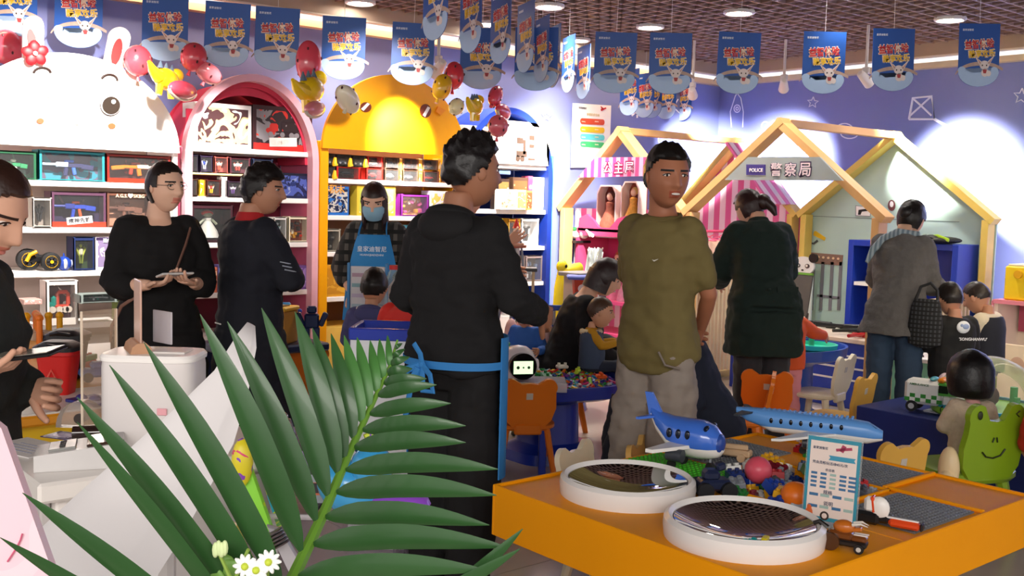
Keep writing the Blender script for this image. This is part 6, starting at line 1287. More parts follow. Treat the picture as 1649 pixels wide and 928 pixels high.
def doll_box(px0,px1,pyt,pyb,X,body,dress,hair,label):
    a=onX(px0,pyt,X); c_=onX(px1,pyb,X); o=thing('boxed_doll',label,'doll box',(X,(a.y+c_.y)/2,c_.z),PI/2,'boxed dolls in the princess house'); w=a.y-c_.y; h=a.z-c_.z
    oc=[(-w/2,.0),(w/2,0),(w/2,h*.86),(w/2-w*.18,h),(-w/2+w*.18,h),(-w/2,h*.86)]
    part('back_card',M(body,.4),o,lambda b:b.prism(oc,.01,mat=Matrix.Translation((0,-.1,0))@FY)); part('frame',M('#e8ccc0',.4),o,lambda b:b.strip(oc+[oc[0]],[(x*.9,h*.03+z*.94) for x,z in oc+[oc[0]]],.1,mat=Matrix.Translation((0,-.09,0))@FY))
    part('doll_dress',M(dress,.7,noise=.4,scale=50,bump=.4),o,lambda b:b.lathe([(w*.4,h*.06),(w*.34,h*.3),(w*.14,h*.55),(w*.16,h*.66),(.01,h*.7)],(0,-.04,0),16)); hd=part('doll_head',M('#e8bc9c',.5),o,lambda b:b.sph((0,-.04,h*.78),(w*.13,w*.13,h*.08),12,9)); part('doll_hair',M(hair,.5),hd,lambda b:b.sph((0,-.055,h*.81),(w*.17,w*.13,h*.085),12,8))
doll_box(963,991,298,384,6.84,'#7a3028','#a86048','#5a2a1a','boxed doll in a full brocade gown left on top of the pink cabinet')
doll_box(1002,1028,292,374,6.84,'#8a3a22','#d89a3a','#d8b060','boxed doll in gold beside the olive man\'s head on the pink cabinet')
t=thing('ledge_box','dark flat ledge with soft dolls beside the left post of the princess house','ledge',(6.80,7.165,0)); part('post_box',M('#c89a60',.5),t,lambda b:b.box((.08,.03,.56),(.05,.03,1.12),.004)); part('dark_top',M('#2a2224',.5),t,lambda b:b.box((0,0,1.135),(.2,.16,.025),.004))
t=thing('soft_doll','soft doll with long ginger hair hanging over the dark ledge','soft toy',(6.74,7.2,1.15)); part('body',M('#e8d8cc',.9,bump=.3),t,lambda b:(b.sph((.04,-.04,.05),(.06,.07,.045),12,8),b.sph((.05,-.13,.06),(.045,.05,.045),12,8))); o=part('ginger_hair',M('#b8783a',.7,bump=.5),t,lambda b:[b.tube([(-.02+.008*i,.03-.012*(i%4),.06),(-.05,.03-.015*(i%4),.0),(-.05+.005*(i%3),.04-.016*(i%4),-.22-.02*(i%3))],[.014,.012,.006],5) for i in range(8)]); o['kind']='stuff'; part('green_bow',M('#2a8a4a',.6),t,lambda b:(b.sph((.02,-.03,.10),(.03,.03,.022),10,6),b.sph((.0,.0,.08),(.02,.03,.03),10,6))); part('limb',M('#f0e8e0',.8),t,lambda b:[b.tube([(.05,-.14-.03*i,.06),(.02,-.2-.03*i,.10-.02*i),(.0,-.27-.03*i,.05)],.016,8) for i in range(2)])
# clothes rail and slatted screens
t=thing('clothes_rail','pink clothes rail with small hangers and children\'s costumes between the two houses','clothes rail',(7.25,5.98,0))
part('rail',M('#e04a78',.4),t,lambda b:b.tube([(-.5,0,1.28),(.95,0,1.28)],.012,8)); [part('post',M('#e04a78',.4),t,lambda b:b.tube([(x,0,0),(x,0,1.28)],.012,8)) for x in(-.5,.95)]
for i in range(9):
    hg=part('hanger',M('#e86a8a',.4),t,lambda b:b.tube([(-.42+.13*i,0,1.30),(-.42+.13*i,0,1.25),(-.42+.13*i,-.13,1.2),(-.42+.13*i,.13,1.2),(-.42+.13*i,0,1.25)],.006,5))
    if i%2==0: part('costume',M(('#f0dcd8','#2a2428','#e8c8b0','#d8a0a8','#f4ece4')[i//2],.9,bump=.4),hg,lambda b:b.loft([[(-.42+.13*i+dx,y*w,z) for dx,y in((-.02,-1),(.02,-1),(.03,0),(.02,1),(-.02,1),(-.03,0))] for z,w in((1.2,.11),(1.05,.12),(.8,.16))]))
def slat_screen(label,x0,x1,y,z,n,yaw=False):
    t=thing('slat_screen',label,'screen',((x0+x1)/2,y,0)); w=x1-x0
    part('top_rail',M('#e4c890',.5),t,lambda b:b.box((0,0,z+.02),(w,.09,.04),.004)); part('bottom_rail',M('#e4c890',.5),t,lambda b:b.box((0,0,.03),(w,.05,.06),.004))
    me=None
    for i in range(n):
        if me is None: s=part('slat',M('#e0cfae',.5),t,lambda b:b.box((0,0,0),(.022,.03,z-.062),.002)); me=s
        else: s=me.copy(); COL.objects.link(s)
        s.location=(-w/2+.03+(w-.06)*i/(n-1),0,z/2+.03)
slat_screen('pale wooden slat screen under the clothes rail between the two houses',6.78,8.1,5.80,1.06,26)
slat_screen('short wooden slat screen behind the boy in the lettered jacket',7.05,8.1,3.99,.80,18)
# ================= police house furniture
NV=M('#1c3aa8',.4,noise=.05)
t=thing('police_cabinet','royal blue open shelf cabinet against the back of the police house','cabinet',(8.0,4.50,0)); 
part('carcass',NV,t,lambda b:(b.box((.08,.46,.625),(.34,.05,1.25),.004),b.box((.08,-.46,.625),(.34,.05,1.25),.004),b.box((.08,0,1.225),(.34,.87,.05),.004),b.box((.08,0,.2),(.34,.87,.4)),b.box((.24,0,.8),(.02,.87,.82)),b.box((.08,.1,.8),(.30,.03,.8)))); part('shelf_board',WM,t,lambda b:b.box((.07,.27,.88),(.28,.31,.03))); part('shelf_board',WM,t,lambda b:b.box((.07,.27,.47),(.28,.31,.06)))
t=thing('belt_pile','black and olive belts heaped on the white shelf of the blue cabinet','belts',(8.02,4.78,.896)); part('belt',M('#1c1c18',.6),t,lambda b:[b.tube([(-.06,-.1+.02*i,.02),(0,-.02+.02*i,.05),(.06,.08,.02+.01*i)],[.016,.02,.014],8) for i in range(4)])
for i,(y,c,l,h) in enumerate(((4.18,'#8ab81e','lime and black reflective vest folded on top of the blue cabinet',.06),(4.30,'#1a1a1e','shiny black jacket heaped on top of the blue cabinet',.05),(4.46,'#2a2c34','dark grey vest lying flat on top of the blue cabinet',.035))):
    o=thing('folded_vest',l,'clothing',(7.98,y,1.251),0,'vests on the blue cabinet'); part('cloth',M('#15161a' if i==0 else c,.5,bump=.7,scale=22),o,lambda b:(b.sph((0,0,h*.5),(.15,.14,h*.5),18,9),b.sph((-.04,.05,h*.6),(.1,.1,h*.55),14,8,rot=(.2,.2,0)))); part('stripe',M('#a8d030' if i==0 else '#8a8c94',.4),o,lambda b:b.tube([(-.12,-.11,h*.55),(-.09,0,h*1.06),(-.08,.13,h*.7)],[(.006,.014)]*3,8))
t=thing('police_counter','royal blue low counter with a cream top and white lines in the police house','counter',(7.22,4.80,0))
part('carcass',NV,t,lambda b:b.box((0,0,.25),(.5,1.3,.5),.006)); part('top_board',M('#e4d4c4',.4),t,lambda b:b.box((0,0,.52),(.54,1.36,.035),.006)); part('wood_end',M('#c8a878',.5),t,lambda b:b.box((0,-.67,.25),(.52,.035,.5),.004)); 
for z in(.40,.31,.22): part('white_line',WM,t,lambda b:b.box((-.252,-.33,z),(.006,.6,.014)))
for i,(px,py,c,l) in enumerate(((1292,505,'#3a2c18','bronze toy pistol at the far end of the police counter'),(1330,519,'#141416','black toy rifle lying on the police counter'),(1362,526,'#17171a','second black toy gun, nearest the grey cardigan'),(1378,534,'#101012','short black toy pistol at the front of the police counter'),(1388,540,'#b81c20','red toy telephone handset on the front edge of the police counter'))):
    q=onZ(px,py,.56); o=thing('toy_gun' if i<4 else 'toy_handset',l,'toy gun' if i<4 else 'toy',(min(7.4,max(7.05,q.x)),max(4.2,min(5.35,q.y)),.5385),1.2+.5*i,'toy guns on the police counter' if i<4 else None); m=M(c,.35)
    part('barrel',m,o,lambda b:b.tube([(-.02,0,.03),(.2,0,.03)],.014,8)); part('stock',m,o,lambda b:(b.box((-.09,0,.025),(.16,.035,.045),.008),b.box((-.17,.02,.02),(.09,.03,.04),.01,rot=(0,0,.3)))); part('grip',m,o,lambda b:b.box((.0,-.04,.02),(.04,.08,.03),.008,rot=(0,0,.3)))
# flat graphics printed on the mint panel and stand-up pieces
XPp=XB+.069
def gX(name,mat,pts,x=XPp-.002,th=.004,par=hq): return part(name,mat,par,lambda b:b.prism(boardX(pts,x),th,mat=onboard(x)))
gX('bars_header',M('#8a6a5c',.6,noise=.15),[(1285,405),(1358,411),(1356,428),(1284,422)])
for x in(1296,1310,1325,1340,1354): gX('jail_bar',M('#7c7a80',.5),[(x-2,422),(x+3,422),(x-1,500),(x-6,500)])
gX('jail_bar',M('#7c7a80',.5),[(1316,474),(1352,478),(1352,482),(1316,478)])
for i in range(8): gX('rivet',M('#e8c49a',.5),[(1294+8*i+2*math.cos(a),412+.7*i+2*math.sin(a)) for a in [k*PI/4 for k in range(8)]],XPp-.006)
t3=gX('camera_print',M('#e0b41e',.5),[(1311,373),(1314,372),(1330,383),(1328,388),(1310,379)]); gX('camera_arm',M('#4a4e54',.5),[(1300,389),(1310,391),(1316,386),(1318,389),(1311,394),(1299,391)])
gX('frame_print',M('#8a8c90',.5),[(1378,331),(1402,333),(1402,349),(1378,348)]); gX('frame_paper',WM,[(1379,332),(1401,334),(1401,348),(1379,347)],XPp-.006); gX('pistol_print',M('#1c1c20',.5),[(1383,338),(1398,336),(1398,340),(1388,341),(1386,346),(1382,346)],XPp-.009)
gX('helmet_print',M('#6a3a3c',.5),[(1436+6*math.cos(a),331+9*math.sin(a)) for a in [k*PI/8 for k in range(16)]]); gX('question_print',WM,[(1436+3*math.cos(a),329+5*math.sin(a)) for a in [k*PI/5 for k in range(10)]],XPp-.006)
gX('panel_joint',M('#7a8a84',.6),[(1266,346),(1545,357),(1545,358),(1266,347)],XPp-.001,.002)
pa=onX(1297,428,8.22); t=thing('panda_board','white panda-head easel board left of the jail bars','board',(8.2,pa.y,0)); pz=pa.z
part('face_board',WM,t,lambda b:b.prism([(.12*math.cos(a),pz+.085*math.sin(a)) for a in [2*PI*i/24 for i in range(24)]],.02,mat=onboard(0)))
for s in(-1,1): part('ear',M('#2a1e1e',.5),t,lambda b:b.prism([(s*.105+.045*math.cos(a),pz+.075+.042*math.sin(a)) for a in [2*PI*i/16 for i in range(16)]],.026,mat=onboard(0.001))); part('eye_patch',M('#4a4040',.5),t,lambda b:b.prism([(s*.05+.024*math.cos(a),pz-.0+.02*math.sin(a)) for a in [2*PI*i/12 for i in range(12)]],.026,mat=onboard(-.001))); part('pupil',WM,t,lambda b:b.prism([(s*.046+.011*math.cos(a),pz+.002+.011*math.sin(a)) for a in [2*PI*i/10 for i in range(10)]],.03,mat=onboard(-.001)))
part('nose',M('#2a1e1e',.5),t,lambda b:b.prism([(.012*math.cos(a),pz-.04+.008*math.sin(a)) for a in [2*PI*i/10 for i in range(10)]],.026,mat=onboard(-.001)))
part('panel',M('#d8e0da',.5),t,lambda b:b.box((0,0,(pz-.08)/2),(.02,.2,pz-.08)))
t=thing('easel','dark chalkboard easel leaning behind the police counter','easel',(7.75,5.33,0)); part('chalkboard',M('#4a4440',.7),t,lambda b:b.box((0,0,.75),(.02,.2,.36),.003,rot=(0,.18,0))); part('green_edge',M('#5a8a2a',.5),t,lambda b:b.box((.03,0,.935),(.022,.2,.02),rot=(0,.18,0))); part('leg',M('#5a4a3a',.6),t,lambda b:[b.tube([(.0,y,.6),(-.04 if y<0 else .06,y,0)],.014,8) for y in(-.08,.08)])
# ================= right side: toy kitchen, mint table, blue stand with ambulance and dome
t=thing('toy_kitchen','pink and cream toy kitchen unit at the right edge','toy kitchen',(8.15,3.42,0)); part('carcass',M('#f0e0cc',.45),t,lambda b:(b.box((0,0,.02),(.4,.6,.04)),b.box((0,.29,.42),(.4,.03,.84)),b.box((.18,0,.42),(.03,.58,.84)))); part('pink_side',M('#e88a98',.45),t,lambda b:(b.box((-.01,.312,.42),(.42,.012,.84)),b.box((-.01,0,.835),(.42,.62,.03)))); part('rose_panel',M('#b8506a',.5),t,lambda b:b.box((.12,-.02,.70),(.02,.54,.22))); part('cream_door',M('#f0dcbc',.45),t,lambda b:b.box((-.195,-.02,.28),(.02,.54,.48),.004)); part('face_print',M('#c8a48a',.5),t,lambda b:b.sph((-.207,.1,.36),(.004,.06,.07),14,8))
t=thing('toy_oven','yellow toy oven with a round knob standing on the toy kitchen','toy oven',(8.12,3.44,.851)); part('case',M('#f0d020',.4),t,lambda b:b.box((0,0,.13),(.3,.46,.26),.012)); part('oven_window',M('#5a2a1a',.3),t,lambda b:b.box((-.152,-.06,.09),(.008,.26,.10),.003)); part('knob',M('#e0a81c',.4),t,lambda b:b.cyl((-.15,.12,.2),(-.18,.12,.2),.03,None,16)); part('top_plate',M('#f4ecc8',.4),t,lambda b:b.box((0,0,.268),(.28,.42,.014),.003))
t=thing('toy_pot','small yellow toy pot on top of the toy oven','toy',(8.1,3.40,1.126)); part('pot',M('#e8cc2a',.35),t,lambda b:b.lathe([(.05,0),(.06,.02),(.06,.06),(.05,.062)],n=18)); part('handle',M('#3a2a20',.4),t,lambda b:b.tube([(0,.055,.05),(0,.12,.055)],.009,8))
t=thing('mint_table','small mint green table with a white top between the cardigan woman and the boy','table',(6.82,3.60,0),.0); MN=M('#8fcfae',.4); part('top_board',WM,t,lambda b:b.box((0,0,.50),(.44,.40,.03),.005)); part('skirt',MN,t,lambda b:b.box((0,0,.44),(.40,.36,.09),.004))
for x in(-1,1):
    for y in(-1,1): part('leg',MN,t,lambda b:b.box((x*.17,y*.15,.2),(.06,.06,.40),.004))
t=thing('toy_shoe','dark toy shoe lying on the mint table','toy',(6.66,3.66,.516),.6); part('upper',M('#2a1a22',.4),t,lambda b:(b.sph((0,.02,.03),(.035,.07,.03),12,8),b.sph((0,-.03,.045),(.03,.035,.035),12,8))); part('sole',M('#5a4a50',.5),t,lambda b:b.box((0,0,.006),(.06,.15,.012),.004))
SX0,SX1,SY0,SY1=5.15,5.95,2.1,3.14
t=thing('display_stand','navy blue display stand with a pale top at the right','stand',((SX0+SX1)/2,(SY0+SY1)/2,0)); part('block',M('#16286e',.5,noise=.08),t,lambda b:b.box((0,0,.21),(SX1-SX0,SY1-SY0,.42),.004)); part('pale_top',M('#b8bcc8',.4),t,lambda b:b.box((.05,-.12,.422),(SX1-SX0-.25,SY1-SY0-.35,.012),.003))
q=onZ(1497,664,.43); am=thing('toy_ambulance','white and green toy ambulance on the navy stand','toy vehicle',(q.x+.03,q.y,.429),heading(128)); AW=M('#e8ecec',.3); AG=M('#4aa83a',.35)
part('body',AW,am,lambda b:(b.box((0,-.045,.105),(.12,.19,.13),.018),b.box((0,.10,.075),(.12,.10,.075),.02))); part('cab',AG,am,lambda b:b.loft([[(-.058,.04,.10),(.058,.04,.10),(.058,.135,.105),(-.058,.135,.105)],[(-.05,.035,.165),(.05,.035,.165),(.05,.075,.165),(-.05,.075,.165)]])); part('windscreen',M('#10161a',.12),am,lambda b:b.loft([[(-.046,.129,.112),(.046,.129,.112),(.046,.124,.108),(-.046,.124,.108)],[(-.04,.085,.158),(.04,.085,.158),(.04,.078,.152),(-.04,.078,.152)]])); part('light_bar',M('#e0861e',.3),am,lambda b:b.box((0,.045,.178),(.09,.035,.024),.008)); part('side_light',M('#1f8a9a',.3),am,lambda b:b.sph((0,.0,.18),(.05,.02,.012),12,6))
for s in(-1,1):
    part('checker',M('#2f8a34',.4),am,lambda b:[b.box((s*.0605,-.12+.028*i,.065+.022*((i+j)%2)+.0*j),(.003,.027,.021)) for i in range(7) for j in range(1)]); part('side_window',M('#1a2a1e',.15),am,lambda b:b.box((s*.058,.065,.135),(.004,.05,.04),.002)); 
    for y in(-.095,.085): w_=part('wheel',M('#15161a',.6),am,lambda b:b.cyl((s*.045,y,.028),(s*.064,y,.028),.03,None,18)); part('hub',M('#b8bcc0',.3),w_,lambda b:b.cyl((s*.064,y,.028),(s*.067,y,.028),.016,None,12))
    text('AMBULANCE',.10,M('#2a6a34',noise=0),am,Matrix.Translation((s*.0615,-.06,.148))@Matrix(((0,0,s,0),(s,0,0,0),(0,1,0,0),(0,0,0,1))),.01)
q=onZ(1513,645,.43); t=thing('toy_egg','pale pink toy egg behind the toy ambulance','toy',(q.x+.17,q.y+.06,.429)); part('shell',M('#e0c8d4',.3),t,lambda b:b.sph((0,0,.075),(.045,.045,.062),18,12)); part('base',M('#c8b0c0',.4),t,lambda b:b.cyl((0,0,0),(0,0,.022),.035))
q=onZ(1605,690,.51); dm=thing('toy_dome','clear plastic dome over a small toy landscape on the navy stand','dome',(5.52,2.58,.429)); dm.scale=(1.05,1.05,1.12)
part('dome_shell',GLASS('#f4f0ee',.10,.04),dm,lambda b:b.lathe([(.255,.04)]+[(.255*math.cos(a),.04+.24*math.sin(a)) for a in [PI/2*i/12 for i in range(1,12)]]+[(.0,.28)],n=40,caps=False),angle=80); part('base_tray',M('#8ac83a',.4),dm,lambda b:b.lathe([(.265,0),(.275,.01),(.275,.035),(.25,.038),(0,.036)],n=40)); part('dome_rim',M('#2aa8c0',.3),dm,lambda b:b.lathe([(.25,.036),(.27,.036),(.27,.05),(.25,.05)],n=40,caps=False))
part('toy_rock',M('#4a3a34',.8,bump=.4),dm,lambda b:b.sph((-.02,.0,.09),(.06,.055,.055),12,8)); part('toy_tree',M('#8a8a2a',.7),dm,lambda b:(b.cyl((.08,.05,.04),(.08,.05,.11),.012),b.box((.08,.05,.14),(.07,.07,.07),.01))); part('toy_cactus',M('#3a9a4a',.6),dm,lambda b:(b.cyl((.05,-.1,.04),(.05,-.1,.14),.018),b.cyl((.0,-.14,.04),(.0,-.14,.1),.015)))
# ================= blue toy tables in the middle
def round_table(name,label,cx,cy,rx,ry,z,rim,col,rz=0,lobes=0):
    t=thing(name,label,'table',(cx,cy,0),rz); m=M(col,.3,noise=.06,coat=.3)
    def ring(r,z_): return [Vector((rx*r*math.cos(a)*(1+lobes*math.cos(5*a)),ry*r*math.sin(a)*(1+lobes*math.cos(5*a)),z_)) for a in [2*PI*i/60 for i in range(60)]]
    part('table_top',m,t,lambda b:b.loft([ring(.86,z-.09),ring(.98,z-.07),ring(1,z-.02),ring(1,z),ring(.95,z),ring(.93,z-rim),ring(.01,z-rim)],0))
    part('pedestal',m,t,lambda b:b.loft([ring(.62,0),ring(.6,.06),ring(.42,.1),ring(.40,z-.14),ring(.6,z-.085)])); return t
BLT='#16309a'
ct=round_table('play_table','deep blue scalloped toy table heaped with loose plastic links in the middle',4.10,4.52,.46,.42,.47,.04,BLT,.0,.05)
r_=random.Random(21); PCOL=['#c8281e','#1f3f9a','#e0b81c','#6a2a8a','#1f8a3a','#e86a1a','#d83a7a','#2a9ac8','#d8d0c4','#8ac83a']
def pile(b,cx,cy,rx,ry,z,n,sz):
    for i in range(n):
        a=r_.uniform(0,2*PI); q=math.sqrt(r_.random()); x=cx+rx*q*math.cos(a); y=cy+ry*q*math.sin(a); b.box((x,y,z+r_.random()*.05*(1-q*.7)),(sz*r_.uniform(.8,2.6),sz*r_.uniform(.4,.8),sz*.45),.0,r_.randrange(10),rot=(r_.uniform(-.6,.6),r_.uniform(-.6,.6),r_.uniform(0,6)))
o=part('loose_links',[M(c,.35) for c in PCOL],ct,lambda b:pile(b,0,0,.39,.35,.445,520,.024),smooth=False,recalc=False); o['kind']='stuff'
for px,py,c,l,sx,sy in((905,592,'#e8e0d0','white plastic block on the heap of the blue table',.07,.05),(950,575,'#8a2a9a','purple toy bar at the back of the blue table heap',.12,.03),(880,607,'#1f7a34','flat green plate at the front of the blue table heap',.16,.06),(965,590,'#e8d83a','yellow wavy toy bar on the blue table heap',.12,.03),(930,600,'#c8e03a','lime toy bar in the middle of the blue table heap',.10,.025),(968,608,'#e05a1a','orange ring piece at the right of the blue table heap',.06,.06),(915,580,'#2a8ac8','sky blue toy bar at the back left of the blue table heap',.10,.03)):
    q=onZ(px,py,.50); o=thing('toy_piece',l,'toy piece',(q.x,q.y,.495),r_.uniform(0,3)); part('bar',M(c,.35),o,lambda b:b.box((0,0,.01),(sx,sy,.02),.006)); part('peg',M(c,.35),o,lambda b:[b.cyl((x*sx*.3,0,.018),(x*sx*.3,0,.034),.009,None,10) for x in(-1,1)])
# clear tray with the egg-shaped tablet robot
q=onZ(845,612,.53); t=thing('acrylic_tray','clear acrylic tray standing in front of the robot at the blue table','tray',(q.x,q.y+.05,0),heading(0)); part('plate',GLASS('#e8e4e8',.35,.06),t,lambda b:b.box((0.03,0,.52),(.46,.24,.012),.004)); part('front_lip',GLASS('#e8e4e8',.4,.06),t,lambda b:b.box((.03,-.12,.505),(.46,.008,.05),.002)); part('leg',M(BLT,.4),t,lambda b:[b.box((x,.0,.257),(.04,.14,.513),.004) for x in(-.1,.14)])
RB=(q.x,q.y+.06,.527); rbt=thing('toy_robot','white egg-shaped tablet robot with a lit screen on the clear tray','robot',RB,heading(165)); RW=M('#ece6ea',.25,coat=.4)
part('shell',RW,rbt,lambda b:b.lathe([(.055,0),(.085,.012),(.10,.06),(.098,.11),(.08,.155),(.045,.18),(0,.188)],n=36)); part('face_plate',M('#0c0c10',.12,coat=.5),rbt,lambda b:b.loft([[Vector((.076*math.cos(a),.07+.04*k,.085+.072*math.sin(a))) for a in [2*PI*i/32 for i in range(32)]] for k in(0,1)]))
part('screen',M('#b8d8a8',.3,emit=.9,noise=.05),rbt,lambda b:b.box((0,.111,.08),(.108,.004,.07),.001)); part('screen_icon',M('#3a5a3a',.4),rbt,lambda b:[b.cyl((x,.1125,.08),(x,.114,.08),r,None,12) for x,r in((-.03,.008),(.0,.005),(.03,.009))]); part('side_ear',RW,rbt,lambda b:[b.cyl((s*.094,0,.08),(s*.112,-.0,.08),.038,.03,20) for s in(-1,1)])
q=onZ(800,590,.51); t=thing('stacking_toy','stack of red, yellow and green toy bars left of the robot','toy',(q.x+.02,q.y,.545),heading(0)); 
for i,c in enumerate(('#6a3a9a','#c8281e','#e86a1a','#e0c01c','#5aa83a')): part('bar',M(c,.4),t,lambda b:b.box((0,0,.01+.022*i),(.12,.05,.02),.004))
part('foot',M(BLT,.4),t,lambda b:b.box((0,0,-.02),(.1,.05,.038)))
# toy garage on its own blue table, tower, crane house
gt=round_table('garage_table','navy blue toy table under the toy garage',5.0,5.52,.52,.36,.52,.03,BLT,0)
t=thing('toy_garage','blue, orange and grey multi-storey toy garage with a tower','toy garage',(4.86,5.46,.495),heading(0)); GB=M('#2a4aa8',.35); GO=M('#e0601e',.35); GG=M('#a8acb0',.4); GWd=M('#c8b088',.45)
for z,w in((.12,.42),(.26,.38)): part('deck',GB if z>.2 else GG,t,lambda b:b.box((.06,0,z),(w,.2,.014),.004)); part('deck_rail',GB,t,lambda b:b.box((.06,-.1,z+.018),(w,.01,.03),.003))
part('pillar',GG,t,lambda b:[b.cyl((x,y,0),(x,y,.26),.012) for x in(-.1,.08,.24) for y in(-.08,.08)]); tw=part('lift_tower',GWd,t,lambda b:[b.box((-.12+x,y,.26),(.018,.018,.52),.003) for x in(-.05,.05) for y in(-.05,.05)]); part('tower_roof',M('#2a2428',.4),tw,lambda b:b.box((-.12,0,.53),(.15,.14,.025),.004)); part('lift_cage',M('#3a8ab8',.4),tw,lambda b:b.box((-.12,0,.2),(.09,.09,.3),.006))
part('ramp',GO,t,lambda b:b.tube([(-.15,-.14,.1),(0,-.17,.1),(.2,-.15,.13),(.33,-.05,.2),(.33,.08,.27)],[(.03,.006)]*5,8)); part('orange_bar',GO,t,lambda b:b.box((-.06,-.14,.085),(.2,.03,.03),.006)); part('road_sign',M('#2a4aa8',.35),t,lambda b:(b.cyl((-.2,-.1,.3),(-.2,-.12,.3),.045,None,18),b.cyl((-.2,-.1,0),(-.2,-.1,.3),.008)))
t=thing('toy_crane_house','orange red toy control tower with a flat blue roof beside the toy garage','toy',(5.18,5.36,.495),heading(0)); part('tower',M('#c84420',.35),t,lambda b:b.loft([ell_ring((0,0,z),w,w*.8,Matrix.Identity(3),8,4) for z,w in((0,.08),(.2,.07),(.32,.085),(.46,.10))])); part('flat_roof',M('#5a6ab8',.4),t,lambda b:b.box((0,0,.475),(.27,.2,.025),.008)); part('badge',M('#e8d8d0',.4),t,lambda b:b.cyl((-.03,-.08,.40),(-.03,-.088,.40),.03,None,16)); part('window',M('#7a98a8',.3),t,lambda b:b.box((.0,-.068,.2),(.06,.012,.07),.003))
t=thing('toy_house','grey-roofed toy hut behind the orange control tower','toy',(5.30,5.54,.495)); part('hut',M('#b8a898',.5),t,lambda b:b.box((0,0,.235),(.2,.16,.47),.006)); part('roof',M('#8a8480',.5),t,lambda b:b.box((0,0,.485),(.26,.22,.03),.006))
t=thing('toy_giraffe','yellow bent-necked ride toy left of the pink cabinet','toy',tuple(Vector(onY(912,455,5.9))-Vector((0,0,.0)))); t.location.z=.0; zz=onY(912,450,5.9).z
part('body',M('#e8d01c',.35),t,lambda b:(b.tube([(-.02,0,0),(-.05,0,zz*.6),(-.06,0,zz-.06),(-.03,0,zz+.06),(.06,0,zz+.07),(.14,0,zz+.09)],[.09,.07,.05,.055,.05,.04],12),b.sph((-.05,0,zz+.1),(.05,.04,.05),12,8))); part('eye',M('#141414',.3),t,lambda b:b.sph((-.045,-.042,zz+.105),(.012,.008,.014),8,6))
q=onY(828,500,5.75); t=thing('toy_tower','tall grey lattice toy launch tower with a red tip behind the hooded man','toy tower',(q.x,q.y,0)); zt_=onY(828,352,5.75).z; z0_=.5
part('lattice_leg',M('#8a8c94',.4,metal=.3),t,lambda b:[b.tube([(sx*.11,sy*.09,z0_),(sx*.06,sy*.05,z0_+.35),(sx*.025,sy*.025,zt_-.16)],[.014,.012,.008],6) for sx in(-1,1) for sy in(-1,1)]); part('deck',M('#a85a3a',.4),t,lambda b:[b.box((0,0,z),(w,w*.85,.022),.004) for z,w in((z0_+.3,.19),(zt_-.2,.12))]); part('brace',M('#8a8c94',.4),t,lambda b:[b.tube([(s*.1,-.08,z0_+.02+.12*k),(-s*.075,-.06,z0_+.13+.12*k)],.006,5) for s in(-1,1) for k in range(3)]); part('rocket',M('#d8d4cc',.35),t,lambda b:b.lathe([(.03,z0_+.32),(.03,zt_-.14),(.016,zt_-.06)],n=14)); part('red_tip',M('#b8281e',.4),t,lambda b:b.cyl((0,0,zt_-.07),(0,0,zt_),.028,.004,12)); part('base',M('#6a6e78',.4),t,lambda b:b.box((0,0,z0_/2),(.26,.22,z0_),.01))
# second blue table behind the dark green coat with a turquoise tray toy
t2=round_table('play_table','blue water-play table behind the dark green coat',6.15,4.28,.46,.34,.55,.05,'#1f4aa8'); q=onZ(1300,555,.57)
t=thing('water_toy','turquoise tiered water toy on the blue water-play table','toy',(6.33,4.22,.505)); part('basin',M('#3ac8a8',.3),t,lambda b:b.lathe([(.12,0),(.16,.02),(.165,.05),(.15,.052),(.14,.025),(0,.02)],n=28)); part('upper_bowl',M('#5ad8b8',.3),t,lambda b:b.lathe([(.02,.02),(.02,.09),(.085,.10),(.09,.13),(.08,.13),(0,.11)],(.0,.02,0),24))
t=thing('toy_bee_house','small toy with a black and yellow striped dome left of the dark green coat','toy',tuple(onZ(1188,565,.56))); t.location.z=.55; t.location=(5.86,4.36,.505); part('dome',STR('#1a1a1a','#e8c020',40,2),t,lambda b:b.sph((0,0,.16),(.06,.06,.07),16,10)); part('white_base',WM,t,lambda b:b.box((0,0,.05),(.16,.12,.1),.01)); part('green_rim',M('#5a9a3a',.4),t,lambda b:b.box((0,0,.105),(.17,.13,.015),.004))
t=thing('toy_mallet','red toy mallet hanging behind the olive man\'s elbow','toy',(5.88,4.18,.60)); part('head',M('#d02a48',.35),t,lambda b:b.sph((0,0,-.03),(.05,.05,.07),14,10)); part('handle',M('#d02a48',.35),t,lambda b:b.tube([(0,0,.03),(-.01,0,.16)],.018,8))
# ================= things around the assistant and the boy
t=thing('toy_table','dark blue low table with toys in front of the pink and yellow shelves','table',(2.93,5.86,0),.0); part('top_board',M('#14204a',.4),t,lambda b:b.box((0,0,.57),(.66,.46,.05),.01)); [part('leg',M('#14204a',.4),t,lambda b:b.box((x,y,.272),(.06,.06,.544),.005)) for x in(-.28,.28) for y in(-.18,.18)]
q=onY(512,520,5.45); t=thing('toy_cash_register','yellow wooden toy cash register with a pink screen on the dark blue table','toy',(2.98,5.80,.596),heading(14)); part('case',M('#c89040',.45),t,lambda b:b.box((0,0,.10),(.20,.19,.20),.006)); part('lid',M('#e8b424',.4),t,lambda b:b.box((0,0,.212),(.215,.205,.025),.006)); part('screen',M('#e87aa8',.3,emit=.5,noise=0),t,lambda b:b.box((.045,-.097,.13),(.07,.006,.055),.002)); part('round_badge',M('#5a8a5a',.4),t,lambda b:b.cyl((-.102,.0,.13),(-.108,.0,.13),.03,None,14)); part('keypad',M('#8a4a2a',.5),t,lambda b:[b.sph((.02+.028*i,-.097,.06+.02*(i%2)),(.01,.006,.01),8,6) for i in range(3)]); part('slot',M('#5a3a14',.5),t,lambda b:[b.box((-.05+.05*i,0,.2265),(.03,.10,.006)) for i in range(3)])
